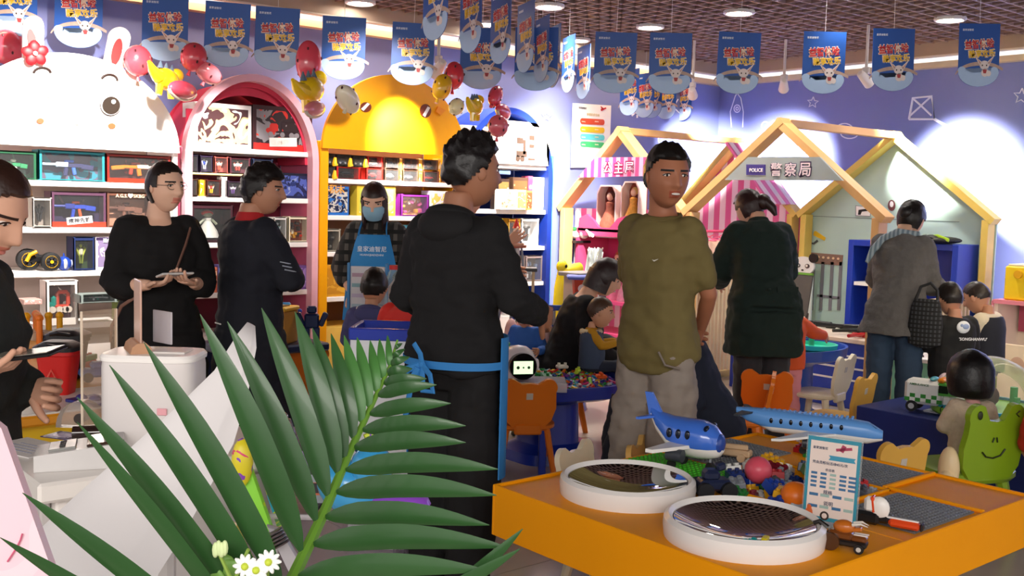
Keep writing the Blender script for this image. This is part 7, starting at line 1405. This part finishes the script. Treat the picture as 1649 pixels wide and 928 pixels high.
for i,(x,y,c,l) in enumerate(((3.14,5.98,'#1f3fae','blue toy robot standing behind the toy cash register'),(3.18,5.72,'#16285a','dark blue toy figure beside the boy in the purple hoodie'))):
    o=thing('toy_robot',l,'toy',(x,y,.596),heading(170)); m=M(c,.35); part('torso',m,o,lambda b:b.box((0,0,.13),(.09,.06,.09),.01)); part('head',M('#3a8ac8',.35) if i==0 else m,o,lambda b:b.box((0,0,.2),(.06,.05,.045),.01)); part('arm',m,o,lambda b:[b.box((s*.07,0,.14),(.035,.05,.09),.008,rot=(0,s*.4,0)) for s in(-1,1)]); part('leg',m,o,lambda b:[b.box((s*.03,0,.045),(.04,.06,.09),.006) for s in(-1,1)])
t=thing('toy_lamp','red and black toy searchlight on an orange foot behind the toy cash register','toy',(2.94,6.02,.596),heading(60)); part('foot',M('#e8861e',.4),t,lambda b:b.sph((0,0,.1),(.06,.05,.1),12,8)); part('lamp',M('#a81c1c',.4),t,lambda b:b.cyl((0,-.02,.22),(.0,.06,.20),.03,.05,16)); part('lens',M('#101010',.2),t,lambda b:b.cyl((0,.058,.20),(0,.066,.20),.042,None,16))
t=thing('toy_bucket','clear plastic toy bucket with blocks behind the toy figures','toy',(3.05,5.99,.596)); part('bucket',GLASS('#e0e8f0',.3),t,lambda b:b.lathe([(.05,0),(.065,.12),(.062,.12),(.047,.006)],n=20,caps=False)); part('block',M('#c83a28',.4),t,lambda b:[b.box((.02*(i-1),.01*i-.01,.02+.02*i),(.03,.03,.02),.003) for i in range(3)])
q=at(592,468,6.05); t=thing('pack_board','white packing board with pastel bands held up by the shop assistant','board',tuple(q),heading(180)); part('sheet',M('#d8d4d8',.4),t,lambda b:b.box((.0,0,0),(.20,.014,.28),.003)); part('blue_frame',M('#4a8ac0',.4),t,lambda b:(b.box((.11,0,-.02),(.016,.03,.36),.003),b.box((-.11,0,-.02),(.016,.03,.36),.003)))
for i,c in enumerate(('#b898a8','#8ab0b8','#c8b8d0','#a8bcc8')): part('pastel_band',M(c,.5),t,lambda b:b.box((0,.008,.09-.06*i),(.18,.004,.022)))
t=thing('water_bottle','clear drink bottle with a red cap right of the boy in the purple hoodie','bottle',tuple(at(634,440,5.9)),0); zb_=t.location.z; part('bottle',GLASS('#cfe4e8',.25),t,lambda b:b.lathe([(.045,-.2),(.05,-.18),(.05,-.05),(.03,.0),(.022,.02)],n=20)); part('cap',M('#c82a28',.4),t,lambda b:b.cyl((0,0,.02),(0,0,.045),.026,None,16)); part('stand_shelf',M('#8ab0c0',.4),t,lambda b:b.box((0,0,-.21),(.16,.12,.02),.003)); part('stand_post',M('#8ab0c0',.4),t,lambda b:b.box((0,0,(-.22-zb_)/2),(.05,.05,zb_-.22)))
q=onZ(640,640,.0); t=thing('toy_bin','white toy bin with a royal blue rim in front of the child in red','toy bin',(2.46,3.76,0),heading(2)); part('panel',M('#dfe0e4',.35),t,lambda b:(b.box((0,-.14,.47),(.27,.014,.90),.004),b.box((0,.14,.47),(.27,.014,.90)),b.box((-.13,0,.47),(.014,.26,.90)),b.box((.13,0,.47),(.014,.26,.90)),b.box((0,0,.02),(.26,.26,.03)))); part('blue_rim',M('#2a3fae',.3),t,lambda b:(b.box((0,-.145,.93),(.28,.024,.05),.005),b.box((0,.145,.93),(.28,.024,.05),.005),b.box((-.135,0,.93),(.02,.27,.05),.005),b.box((.135,0,.93),(.02,.27,.05),.005)))
# ================= left: orange display table with toys, litter-bin toys
t=thing('display_table','orange display table with a white front strip, crowded with toys at the left','table',(1.25,4.72,0),.0); part('top_board',M('#e8981e',.4),t,lambda b:b.box((0,0,.68),(.74,1.75,.04),.008)); part('white_strip',M('#ece4da',.4),t,lambda b:b.box((.0,-.66,.703),(.72,.42,.008),.002)); part('front_panel',M('#e8c01c',.4),t,lambda b:b.box((0,0,.33),(.66,1.6,.65),.01))
def bin_toy(x,y,c,l):
    o=thing('toy_bin',l,'toy bin',(x,y,.7075),heading(0),'toy litter bins'); part('bin',M(c,.4),o,lambda b:b.loft([ell_ring((0,0,z),w,w*.9,Matrix.Identity(3),20,5) for z,w in((0,.052),(.15,.07),(.155,.076),(.17,.076))])); part('lid',M('#17171a',.4),o,lambda b:b.loft([ell_ring((0,0,z),w,w*.9,Matrix.Identity(3),20,4) for z,w in((.17,.084),(.185,.084),(.205,.05))])); part('handle',M('#17171a',.4),o,lambda b:b.tube([(-.04,-.08,.19),(0,-.10,.2),(.04,-.08,.19)],.008,6)); return o
q=onZ(95,632,.71); bt=bin_toy(q.x,q.y,'#cc1c18','red toy litter bin with a black lid on the white strip'); part('recycling_mark',M('#e86a5a',.4),bt,lambda b:b.tube([(-.02,-.064,.06),(.0,-.067,.1),(.02,-.064,.06),(-.02,-.063,.06)],.004,5))
q=onZ(118,610,.71); bin_toy(q.x,q.y+.06,'#2a2428','dark grey toy litter bin behind the red one')
r3=random.Random(8)
for i,(px,py,c,l,k) in enumerate(((85,522,'#3a2a28','dark toy ship on the orange display table','boat'),(133,535,'#e8a81c','row of yellow toy castle columns on the display table','col'),(145,548,'#5a4a3a','brown toy landscape board on the display table','pad'),(70,562,'#2a2a34','black toy car at the near left of the display table','car'),(150,572,'#2a4aa8','blue toy spanner set on the display table','bar'),(162,590,'#c82a28','red and green toy bricks on the display table','brick'),(158,612,'#3a5a9a','blue toy car stack beside the clear partition','car'),(120,600,'#d8c8b8','crumpled white leaflet on the white strip','pad'),(170,655,'#2a2a7a','navy instruction booklet leaning by the partition','pad'),(150,532,'#e8781e','orange toy crane posts at the back of the display table','col'),(60,548,'#c83a28','red toy truck at the left of the display table','car'),(105,560,'#d8a060','tan toy animal on the display table','boat'))):
    q=onZ(px,py,.71); q.x=min(1.5,max(.98,q.x)); q.y=min(5.45,max(3.95,q.y)); o=thing('toy',l,'toy',(q.x,q.y,.7005 if py<600 else .7078),r3.uniform(0,3)); m=M(c,.4)
    if k=='col': part('base',m,o,lambda b:b.box((0,0,.01),(.26,.08,.02),.004)); part('column',m,o,lambda b:[b.cyl((-.1+.05*j,0,.019),(-.1+.05*j,0,.16),.015,None,10) for j in range(5)]); part('column_cap',m,o,lambda b:[b.sph((-.1+.05*j,0,.168),.02,8,6) for j in range(5)])
    elif k=='pad': part('pad',m,o,lambda b:b.box((0,0,.006),(.17,.13,.012),.002)); part('bump',m,o,lambda b:[b.sph((-.05+.05*j,.02*j-.02,.012),(.025,.02,.016),8,6) for j in range(3)])
    elif k=='car': part('body',m,o,lambda b:(b.box((0,0,.035),(.15,.07,.035),.01),b.box((-.01,0,.065),(.08,.06,.03),.01))); part('wheel',M('#141414',.6),o,lambda b:[b.cyl((x,y-.01,.02),(x,y+.01,.02),.02,None,12) for x in(-.045,.045) for y in(-.035,.035)])
    elif k=='brick': part('brick',m,o,lambda b:b.box((0,0,.02),(.12,.05,.04),.004)); part('green_brick',M('#1f8a3a',.4),o,lambda b:b.box((.02,0,.052),(.09,.05,.024),.003)); part('stud',m,o,lambda b:[b.cyl((-.045+.03*j,0,.06),(-.045+.03*j,0,.07),.008) for j in range(1,4)])
    elif k=='bar': part('bar',m,o,lambda b:[b.box((0,.03*j,.01),(.16,.016,.02),.005,rot=(0,0,.2*j)) for j in range(3)]); part('red_bar',M('#c8301e',.4),o,lambda b:b.box((.03,-.04,.01),(.12,.02,.02),.004))
    else: part('hull',m,o,lambda b:b.loft([ell_ring((0,y,.03),w,.028,Matrix.Rotation(PI/2,3,'X'),12) for y,w in((-.12,.015),(-.07,.04),(.07,.04),(.12,.015))])); part('deckhouse',M('#b8a088',.5),o,lambda b:b.box((0,0,.075),(.04,.1,.05),.008))
# ================= foreground: white counter with its things
CZ=.95; C0=onZ(68,778,CZ)
t=thing('sales_counter','white sales counter with grey drawer fronts in the left foreground','counter',(C0.x,C0.y,0)); CW=M('#e6e0da',.3,noise=.03,coat=.2); CG=M('#b4aeac',.45)
part('worktop',CW,t,lambda b:b.box((.255,.16,CZ-.02),(.53,.34,.04),.006)); part('carcass',CW,t,lambda b:b.box((.265,.17,.455),(.47,.30,.91),.004))
part('drawer_front',CG,t,lambda b:b.box((.26,.012,.80),(.42,.02,.20),.004)); d_=part('door',CG,t,lambda b:b.box((.26,.012,.40),(.42,.02,.56),.004))
kf=part('end_drawer',CG,t,lambda b:b.box((.018,.17,.80),(.02,.25,.20),.004)); part('knob',M('#c8ccd0',.2,metal=.9),kf,lambda b:b.sph((-.005,.17,.85),.012,12,8))
def onc(px,py,dz=0): return onZ(px,py,CZ+dz)
def cthing(name,label,cat,px,py,rz=0): q=onc(px,py); return thing(name,label,cat,(q.x,q.y,CZ+.0005),rz)
# terminal
o=cthing('card_terminal','grey and white card terminal with a printed display on the counter','terminal',128,748,heading(70)); part('body',M('#cfccca',.3),o,lambda b:b.loft([[(-.05,-.08,z0),(.05,-.08,z0),(.05,.08,z1),(-.05,.08,z1)] for z0,z1 in((0,0),(.028,.045),(.032,.05))])); part('display',M('#8a8a86',.25),o,lambda b:b.box((0,-.03,.040),(.07,.05,.005),.001,rot=(.11,0,0))); text('¥128.00',.05,M('#2a2a2c',noise=0),o,Matrix.Translation((0,-.03,.0437))@Matrix.Rotation(.11,4,'X'),.02); part('dark_cover',M('#3a2620',.12,coat=.5),o,lambda b:b.box((.0,.05,.0495),(.09,.07,.006),.002,rot=(.11,0,0)))
o=cthing('scanner','dark glossy handheld scanner lying behind the card terminal','scanner',188,712,heading(80)); part('body',M('#2a1c1a',.1,coat=.6),o,lambda b:(b.tube([(0,-.09,.02),(0,0,.022),(0,.05,.028)],[.016,.018,.02],12),b.sph((0,.07,.03),(.03,.035,.026),14,9))); part('silver_ring',M('#c8ccd0',.2,metal=.9),o,lambda b:b.cyl((0,.02,.024),(0,.03,.025),.0205,None,16))
o=cthing('flyer','dark purple card with a pale picture on the counter','card',104,703,heading(20)); part('card',M('#3a2a58',.35),o,lambda b:b.box((0,0,.001),(.08,.06,.002))); part('picture',PR('#3a2a58','#b8a8c8','#e8d8d8',scale=60),o,lambda b:b.box((.0,0,.0022),(.05,.035,.0008)))
o=cthing('receipt','white printed paper lying at the near left of the counter','paper',45,722,heading(30)); part('sheet',M('#d8d4d2',.5,noise=.03),o,lambda b:b.box((0,0,.001),(.16,.11,.002))); part('print',M('#8a90a8',.5),o,lambda b:[b.box((.0,-.03+.015*i,.0022),(.11-.02*(i%2),.003,.0006)) for i in range(4)])
o=cthing('tape_disc','translucent grey half-round plastic cover with a dark hub on the counter','cover',128,690,heading(0)); part('shell',GLASS('#b8aaa0',.45,.15),o,lambda b:b.prism([(.055*math.cos(a),.062*math.sin(a)) for a in [PI*i/20 for i in range(21)]],.03,mat=FY)); part('hub',M('#3a302c',.4),o,lambda b:b.cyl((0,-.004,.022),(0,.034,.022),.012,None,14))
# white bin-shaped unit and acrylic sign
q=onc(255,730); o=thing('water_dispenser','white rounded counter-top unit with a flat lid','appliance',(q.x,q.y+.02,CZ+.0005),heading(0)); part('body',M('#d6d0ce',.35,noise=.02),o,lambda b:b.loft([ell_ring((0,0,z),w,w*.72,Matrix.Identity(3),36,4.5) for z,w in((0,.094),(.01,.098),(.185,.098),(.20,.096))])); part('lid',M('#f0ece8',.25),o,lambda b:b.loft([ell_ring((0,0,z),w,w*.72,Matrix.Identity(3),36,4.5) for z,w in((.20,.1),(.208,.101),(.214,.096))])); part('lid_panel',M('#e0dad6',.3),o,lambda b:b.box((.035,.0,.2155),(.075,.06,.004),.0015)); part('pink_tag',M('#e0a0a8',.4),o,lambda b:b.box((.04,-.073,.10),(.02,.004,.014),.001))
q2=Vector((q.x,q.y+.02,CZ+.2155)); L2=q2+RI*(-.035); o=thing('acrylic_sign','clear acrylic menu sign in a wooden foot on the white unit','sign',(L2.x,L2.y,L2.z),heading(-28)); part('wood_foot',M('#b88a68',.5,noise=.2,scale=12),o,lambda b:b.prism([(-.022,0),(.022,0),(.018,.014),(.008,.022),(-.008,.022),(-.018,.014)],.10,mat=Matrix.Translation((0,-.05,.0))@FY)); part('clear_sheet',GLASS('#f0c8b4',.55,.12),o,lambda b:b.box((0,0,.085),(.004,.085,.13),.001)); part('second_sheet',GLASS('#e8e4e8',.35,.08),o,lambda b:b.box((.055,.03,.045),(.004,.07,.07),.001,rot=(0,0,.4)))
q=onc(175,700); o=thing('partition','clear acrylic partition standing at the back of the counter','partition',(q.x-.01,q.y+.03,CZ+.0005),heading(-60)); part('sheet',GLASS('#f4d8b8',.16,.03),o,lambda b:b.box((0,0,.14),(.09,.006,.28),.001)); part('polished_edge',M('#f4e0c8',.15),o,lambda b:(b.box((.046,0,.14),(.003,.0065,.28)),b.box((-.046,0,.14),(.002,.0065,.28))))
# big white glossy wing-shaped shell
t=thing('white_shell','large glossy white wing-shaped plastic shell slanting across the left foreground','display shell',tuple(at(240,735,1.5)))
U_=[(-15,925),(60,856),(120,800),(200,730),(285,655),(345,597),(383,537),(398,519)]; L_=[(225,1010),(255,925),(290,870),(335,790),(376,715),(398,640),(413,560),(411,526)]
def shell(b):
    R=[]
    for k,(u,l) in enumerate(zip(U_,L_)):
        d=1.28+.42*k/7; A=at(*u,d); B=at(*l,d); V=(A-t.location),(B-t.location); w=(B-A).length; n=-fw
        fr=[(0,.0),(.06,.10),(.2,.15),(.42,.155),(.62,.15),(.70,.165),(.745,.155),(.80,.06),(.92,.02),(1,0)]
        h=min(.09,w*.55)
        ring=[V[0].lerp(V[1],f)+n*(h*z) for f,z in fr]+[V[0].lerp(V[1],f)-n*(h*.3*math.sin(PI*f)+.004) for f in(.9,.7,.5,.3,.1)]
        R.append(ring)
    b.loft(R)
part('shell',M('#eeeaea',.12,noise=.02,coat=.6),t,shell,angle=50)
part('stand_leg',M('#c8c4c2',.4),t,lambda b:b.tube([at(250,800,1.48)-t.location-fw*-.03,Vector((at(250,800,1.5).x-t.location.x,at(250,800,1.5).y-t.location.y,-t.location.z+.01))],.02,10))
# pink poster panel
c_=[at(-60,640,1.02),at(2,690,1.02),at(88,932,1.02),at(100,1000,1.02),at(-60,1000,1.02)]; t=thing('poster_panel','pale pink printed poster panel at the lower left corner','poster',tuple(c_[1]))
nrm=-fw*.012
part('board',PR('#e6bcc8','#e9c4ce','#ecccd4',scale=3),t,lambda b:b.add([p-t.location for p in c_]+[p-t.location-nrm for p in c_],[(0,1,2,3,4),(9,8,7,6,5)]+[(i,(i+1)%5,5+(i+1)%5,5+i) for i in range(5)]))
part('red_stroke',M('#c85a78',.5),t,lambda b:b.tube([at(x,y,1.018)-t.location for x,y in((12,905),(20,893),(27,882),(33,870),(36,860))],.0009,5))
# ================= palm frond and flowers
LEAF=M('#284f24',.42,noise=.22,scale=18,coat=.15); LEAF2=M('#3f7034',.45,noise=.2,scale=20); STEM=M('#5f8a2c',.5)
pt=thing('palm_frond','large green palm frond with long pointed leaflets in the foreground','palm',tuple(at(470,935,.95)))
def S(px,py,d): return at(px,py,d)-pt.location
rach=[(440,1010,.90),(470,935,.95),(520,830,1.01),(560,735,1.07),(600,650,1.12),(628,590,1.15),(640,548,1.17)]
part('rachis',STEM,pt,lambda b:b.tube([S(*p) for p in rach],[.008,.0065,.0055,.0045,.0032,.0022,.0012],8))
def rach_d(py): 
    for (x0,y0,d0_),(x1,y1,d1) in zip(rach,rach[1:]):
        if y1<=py<=y0: return d0_+(d1-d0_)*(y0-py)/(y0-y1)
    return rach[0][2] if py>rach[0][1] else rach[-1][2]
def leaflet(base,tip,w,dt=.0,mat=LEAF,bow=.0):
    d0_=rach_d(base[1]); A=S(base[0],base[1],d0_); B=S(tip[0],tip[1],d0_+dt); ax=(B-A); L=ax.length; ax.normalize(); side=ax.cross(fw).normalized(); W=.84*w*d0_/F_PX
    n=12
    def f(b):
        R=[]
        for i in range(n+1):
            s_=i/n; wd=W*(min(1,s_/.22)**.6 if s_<.22 else 1)*(1-max(0,(s_-.42)/.58)**2.1)+.0006; c=A.lerp(B,s_)+side*(bow*L*math.sin(PI*s_))-fw*(.0+.012*math.sin(PI*s_))
            R.append([c-side*wd*.5+fw*wd*.16,c-fw*wd*.04,c+side*wd*.5+fw*wd*.16,c+fw*.0007])
        b.loft(R)
    return part('leaflet',mat,pt,f,angle=50)
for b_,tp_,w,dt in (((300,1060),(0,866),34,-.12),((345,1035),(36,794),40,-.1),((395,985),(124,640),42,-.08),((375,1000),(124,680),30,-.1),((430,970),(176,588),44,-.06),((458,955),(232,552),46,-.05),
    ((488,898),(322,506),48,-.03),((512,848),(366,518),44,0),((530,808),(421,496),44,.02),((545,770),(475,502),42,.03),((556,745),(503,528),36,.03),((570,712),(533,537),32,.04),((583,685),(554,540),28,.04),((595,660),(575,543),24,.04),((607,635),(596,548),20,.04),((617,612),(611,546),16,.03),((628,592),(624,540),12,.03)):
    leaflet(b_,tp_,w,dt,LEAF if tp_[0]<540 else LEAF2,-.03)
for b_,tp_,w,dt in (((636,562),(648,553),8,.0),((632,578),(652,562),11,.0),((628,588),(660,575),14,.0),((622,602),(664,594),20,.0),((616,618),(687,610),22,-.02),((606,638),(703,620),24,-.03),((592,668),(726,650),28,-.04),((580,694),(750,686),32,-.05),((566,722),(750,713),34,-.06),((552,758),(802,756),38,-.08),((536,794),(800,798),42,-.09),((518,834),(788,846),42,-.1),((498,878),(820,882),46,-.1),((474,930),(790,920),44,-.1)):
    leaflet(b_,tp_,w,dt,LEAF,.05)
leaflet((690,985),(842,852),26,-.05); leaflet((650,985),(838,884),26,-.08)
fl=thing('flower_spray','small white daisies with pale green leaves at the foot of the palm frond','flowers',tuple(at(400,960,.9)))
def Fp(px,py,d): return at(px,py,d)-fl.location
part('stem',M('#8aa84a',.5),fl,lambda b:[b.tube([Vector((0,0,0)),Fp(*m,.89),Fp(*e,.88)],[.003,.002,.0015],6) for m,e in(((375,940),(352,890)),((402,930),(397,908)),((430,930),(432,906)),((380,930),(400,885)))])
for px,py in((433,905),(395,912),(413,918)):
    c=Fp(px,py,.87); fo_=part('petal',M('#eef0ea',.6),fl,lambda b:[b.sph(c+RI*(.0062*math.cos(k*PI/5))-DN*(.0062*math.sin(k*PI/5)),(.0046,.0022,.0022),8,5,rot=(0,-k*PI/5,-YAW)) for k in range(10)]); part('flower_centre',M('#b8c83a',.6),fo_,lambda b:b.sph(c-fw*.002,.0032,10,6))
part('bud',M('#c8d8a0',.6),fl,lambda b:[b.sph(Fp(352+5*k-5,886-3*(k%2),.88),(.003,.003,.007),8,6) for k in range(4)])
part('broad_leaf',M('#6f9a44',.5,noise=.2,scale=60),fl,lambda b:[b.sph(Fp(x,y,.9),(r,.004,r*.85),14,8,rot=(.2*k,.5*k,-YAW)) for k,(x,y,r) in enumerate(((355,912,.014),(375,925,.016),(345,932,.014),(395,935,.013)))])
# ================= clear bin of colourful toy packets behind the palm
bq=at(530,860,2.3); bn=thing('clear_bin','clear plastic sales bin full of toy packets behind the palm frond','bin',(bq.x,bq.y,0),heading(0)); zb0=at(530,800,2.3).z
part('wall',GLASS('#d8d0d8',.22,.05),bn,lambda b:(b.box((0,-.14,.40),(.32,.006,zb0*2-.8)),b.box((0,.14,.40),(.32,.006,zb0*2-.8)),b.box((-.16,0,.40),(.006,.28,zb0*2-.8)),b.box((.16,0,.40),(.006,.28,zb0*2-.8)))) if False else part('wall',GLASS('#7a7284',.12,.05),bn,lambda b:(b.box((0,-.14,zb0/2),(.32,.006,zb0)),b.box((0,.14,zb0/2),(.32,.006,zb0)),b.box((-.16,0,zb0/2),(.006,.28,zb0)),b.box((.16,0,zb0/2),(.006,.28,zb0))))
part('rim',GLASS('#e8e4e8',.45,.05),bn,lambda b:b.tube([(-.165,-.145,zb0),(.165,-.145,zb0),(.165,.145,zb0),(-.165,.145,zb0),(-.165,-.145,zb0)],.006,6)); part('floor_panel',M('#8a8488',.5),bn,lambda b:b.box((0,0,.01),(.32,.28,.02)))
def packet(pts,d,mat,label,name='toy_packet',cat='packet',th=.02):
    cs=[at(x,y,d) for x,y in pts]; c0=sum(cs,Vector())/len(cs); o=thing(name,label,cat,tuple(c0),0,'toy packets in the clear bin'); n=len(cs)
    part('bag',mat,o,lambda b:b.loft([[(p-c0)*.9-fw*th*.5 for p in cs],[(p-c0)-fw*th*.2 for p in cs],[(p-c0)+fw*th*.2 for p in cs],[(p-c0)*.9+fw*th*.5 for p in cs]])); return o
LG=PR('#6ac81e','#8ad83a','#c8e02a',scale=12)
o=packet([(396,655),(412,668),(470,830),(448,852),(400,700)],2.2,PR('#7ad024','#5ab81c','#c8e82a','#2ab8d8',scale=9),'tall lime and turquoise toy packet leaning against the white shell'); part('seam',M('#b8e83a',.4),o,lambda b:b.tube([at(x,y,2.18)-o.location for x,y in((402,662),(430,745),(466,830))],.004,6))
o=packet([(384,745),(400,735),(440,850),(415,870),(375,800)],2.1,LG,'lime green soft toy packet low at the left of the bin'); part('purple_top',PR('#8a4ab8','#e0d02a','#d83a6a',scale=20),o,lambda b:b.sph(at(390,745,2.08)-o.location,(.022,.02,.05),12,8))
o=packet([(445,672),(468,675),(490,735),(474,742)],2.35,M('#8a7a74',.15,metal=.7,bump=.6,scale=60),'crinkled silver foil packet at the back of the bin'); part('knot',M('#a89a94',.2,metal=.7),o,lambda b:b.sph(at(456,672,2.35)-o.location,.012,8,6))
STP=STR('#2a262c','#d8704a',26,2,.35,.55,'#9aa0a8')
o=packet([(480,738),(540,715),(560,770),(505,830)],2.2,STP,'black packet with orange and grey diagonal stripes in the bin'); part('header',M('#a878c8',.4),o,lambda b:b.box(at(486,742,2.18)-o.location,(.03,.012,.04),.004))
o=packet([(544,700),(556,702),(560,740),(545,750)],2.3,M('#3aa8d8',.35),'plain sky blue packet standing upright in the bin'); part('header',M('#2a98c8',.35),o,lambda b:b.box(at(550,704,2.29)-o.location,(.02,.01,.012)))
c_=at(562,785,2.15); o=thing('toy_unicorn','glossy blue toy animal head with yellow mane lying on the packets','toy',tuple(c_),heading(0)); part('head',M('#3a9ad0',.25,coat=.5),o,lambda b:(b.sph((0,0,0),(.07,.05,.055),18,12,rot=(0,.5,0)),b.sph((.05,-.02,.05),(.045,.04,.045),14,9))); part('mane',M('#d8e02a',.4),o,lambda b:b.tube([(.05,-.06,.06),(.08,-.07,.08),(.11,-.07,.065),(.13,-.07,.075),(.16,-.065,.06)],.006,6)); part('purple_patch',M('#8a4ac0',.3),o,lambda b:b.sph((.1,.0,-.03),(.07,.05,.03),14,8))
o=packet([(585,700),(635,672),(646,705),(600,735)],2.3,PR('#e0a870','#3ab0d0','#c8d83a','#8a4ac0',scale=18),'flowery turquoise and tan toy packet at the right of the bin'); part('eye_print',M('#1a2a4a',.4),o,lambda b:b.sph(at(577,722,2.27)-o.location,.01,8,6))
o=packet([(575,752),(645,738),(647,752),(580,775)],2.3,M('#e83a80',.35),'hot pink packet with a yellow ribbon at the right of the bin'); part('ribbon',M('#d8e82a',.4),o,lambda b:b.tube([at(x,y,2.27)-o.location for x,y in((575,765),(590,755),(612,757),(640,755))],.005,6))
o=packet([(572,800),(640,786),(641,800),(575,812)],2.22,M('#7a3ab8',.3),'violet packet lying across the right of the bin'); part('edge',M('#b87ae0',.3),o,lambda b:b.tube([at(575,805,2.19)-o.location,at(640,789,2.19)-o.location],.004,6))
o=packet([(365,850),(380,845),(410,905),(395,925)],2.0,PR('#5a4a9a','#d8a860','#c87a4a',scale=22),'purple and tan printed packet at the lower left of the bin'); part('header',M('#e8d0b0',.4),o,lambda b:b.box(at(372,848,1.99)-o.location,(.018,.01,.014)))
o=packet([(430,845),(452,850),(485,905),(470,928)],1.95,M('#b8b4b8',.2,noise=.2),'grey clear packet with a stack of discs at the bottom of the bin'); part('disc_stack',M('#4a3a3a',.4),o,lambda b:[b.cyl(at(436+3*k,858+5*k,1.93)-o.location,at(437+3*k,860+5*k,1.93)-o.location,.022,None,14) for k in range(5)])
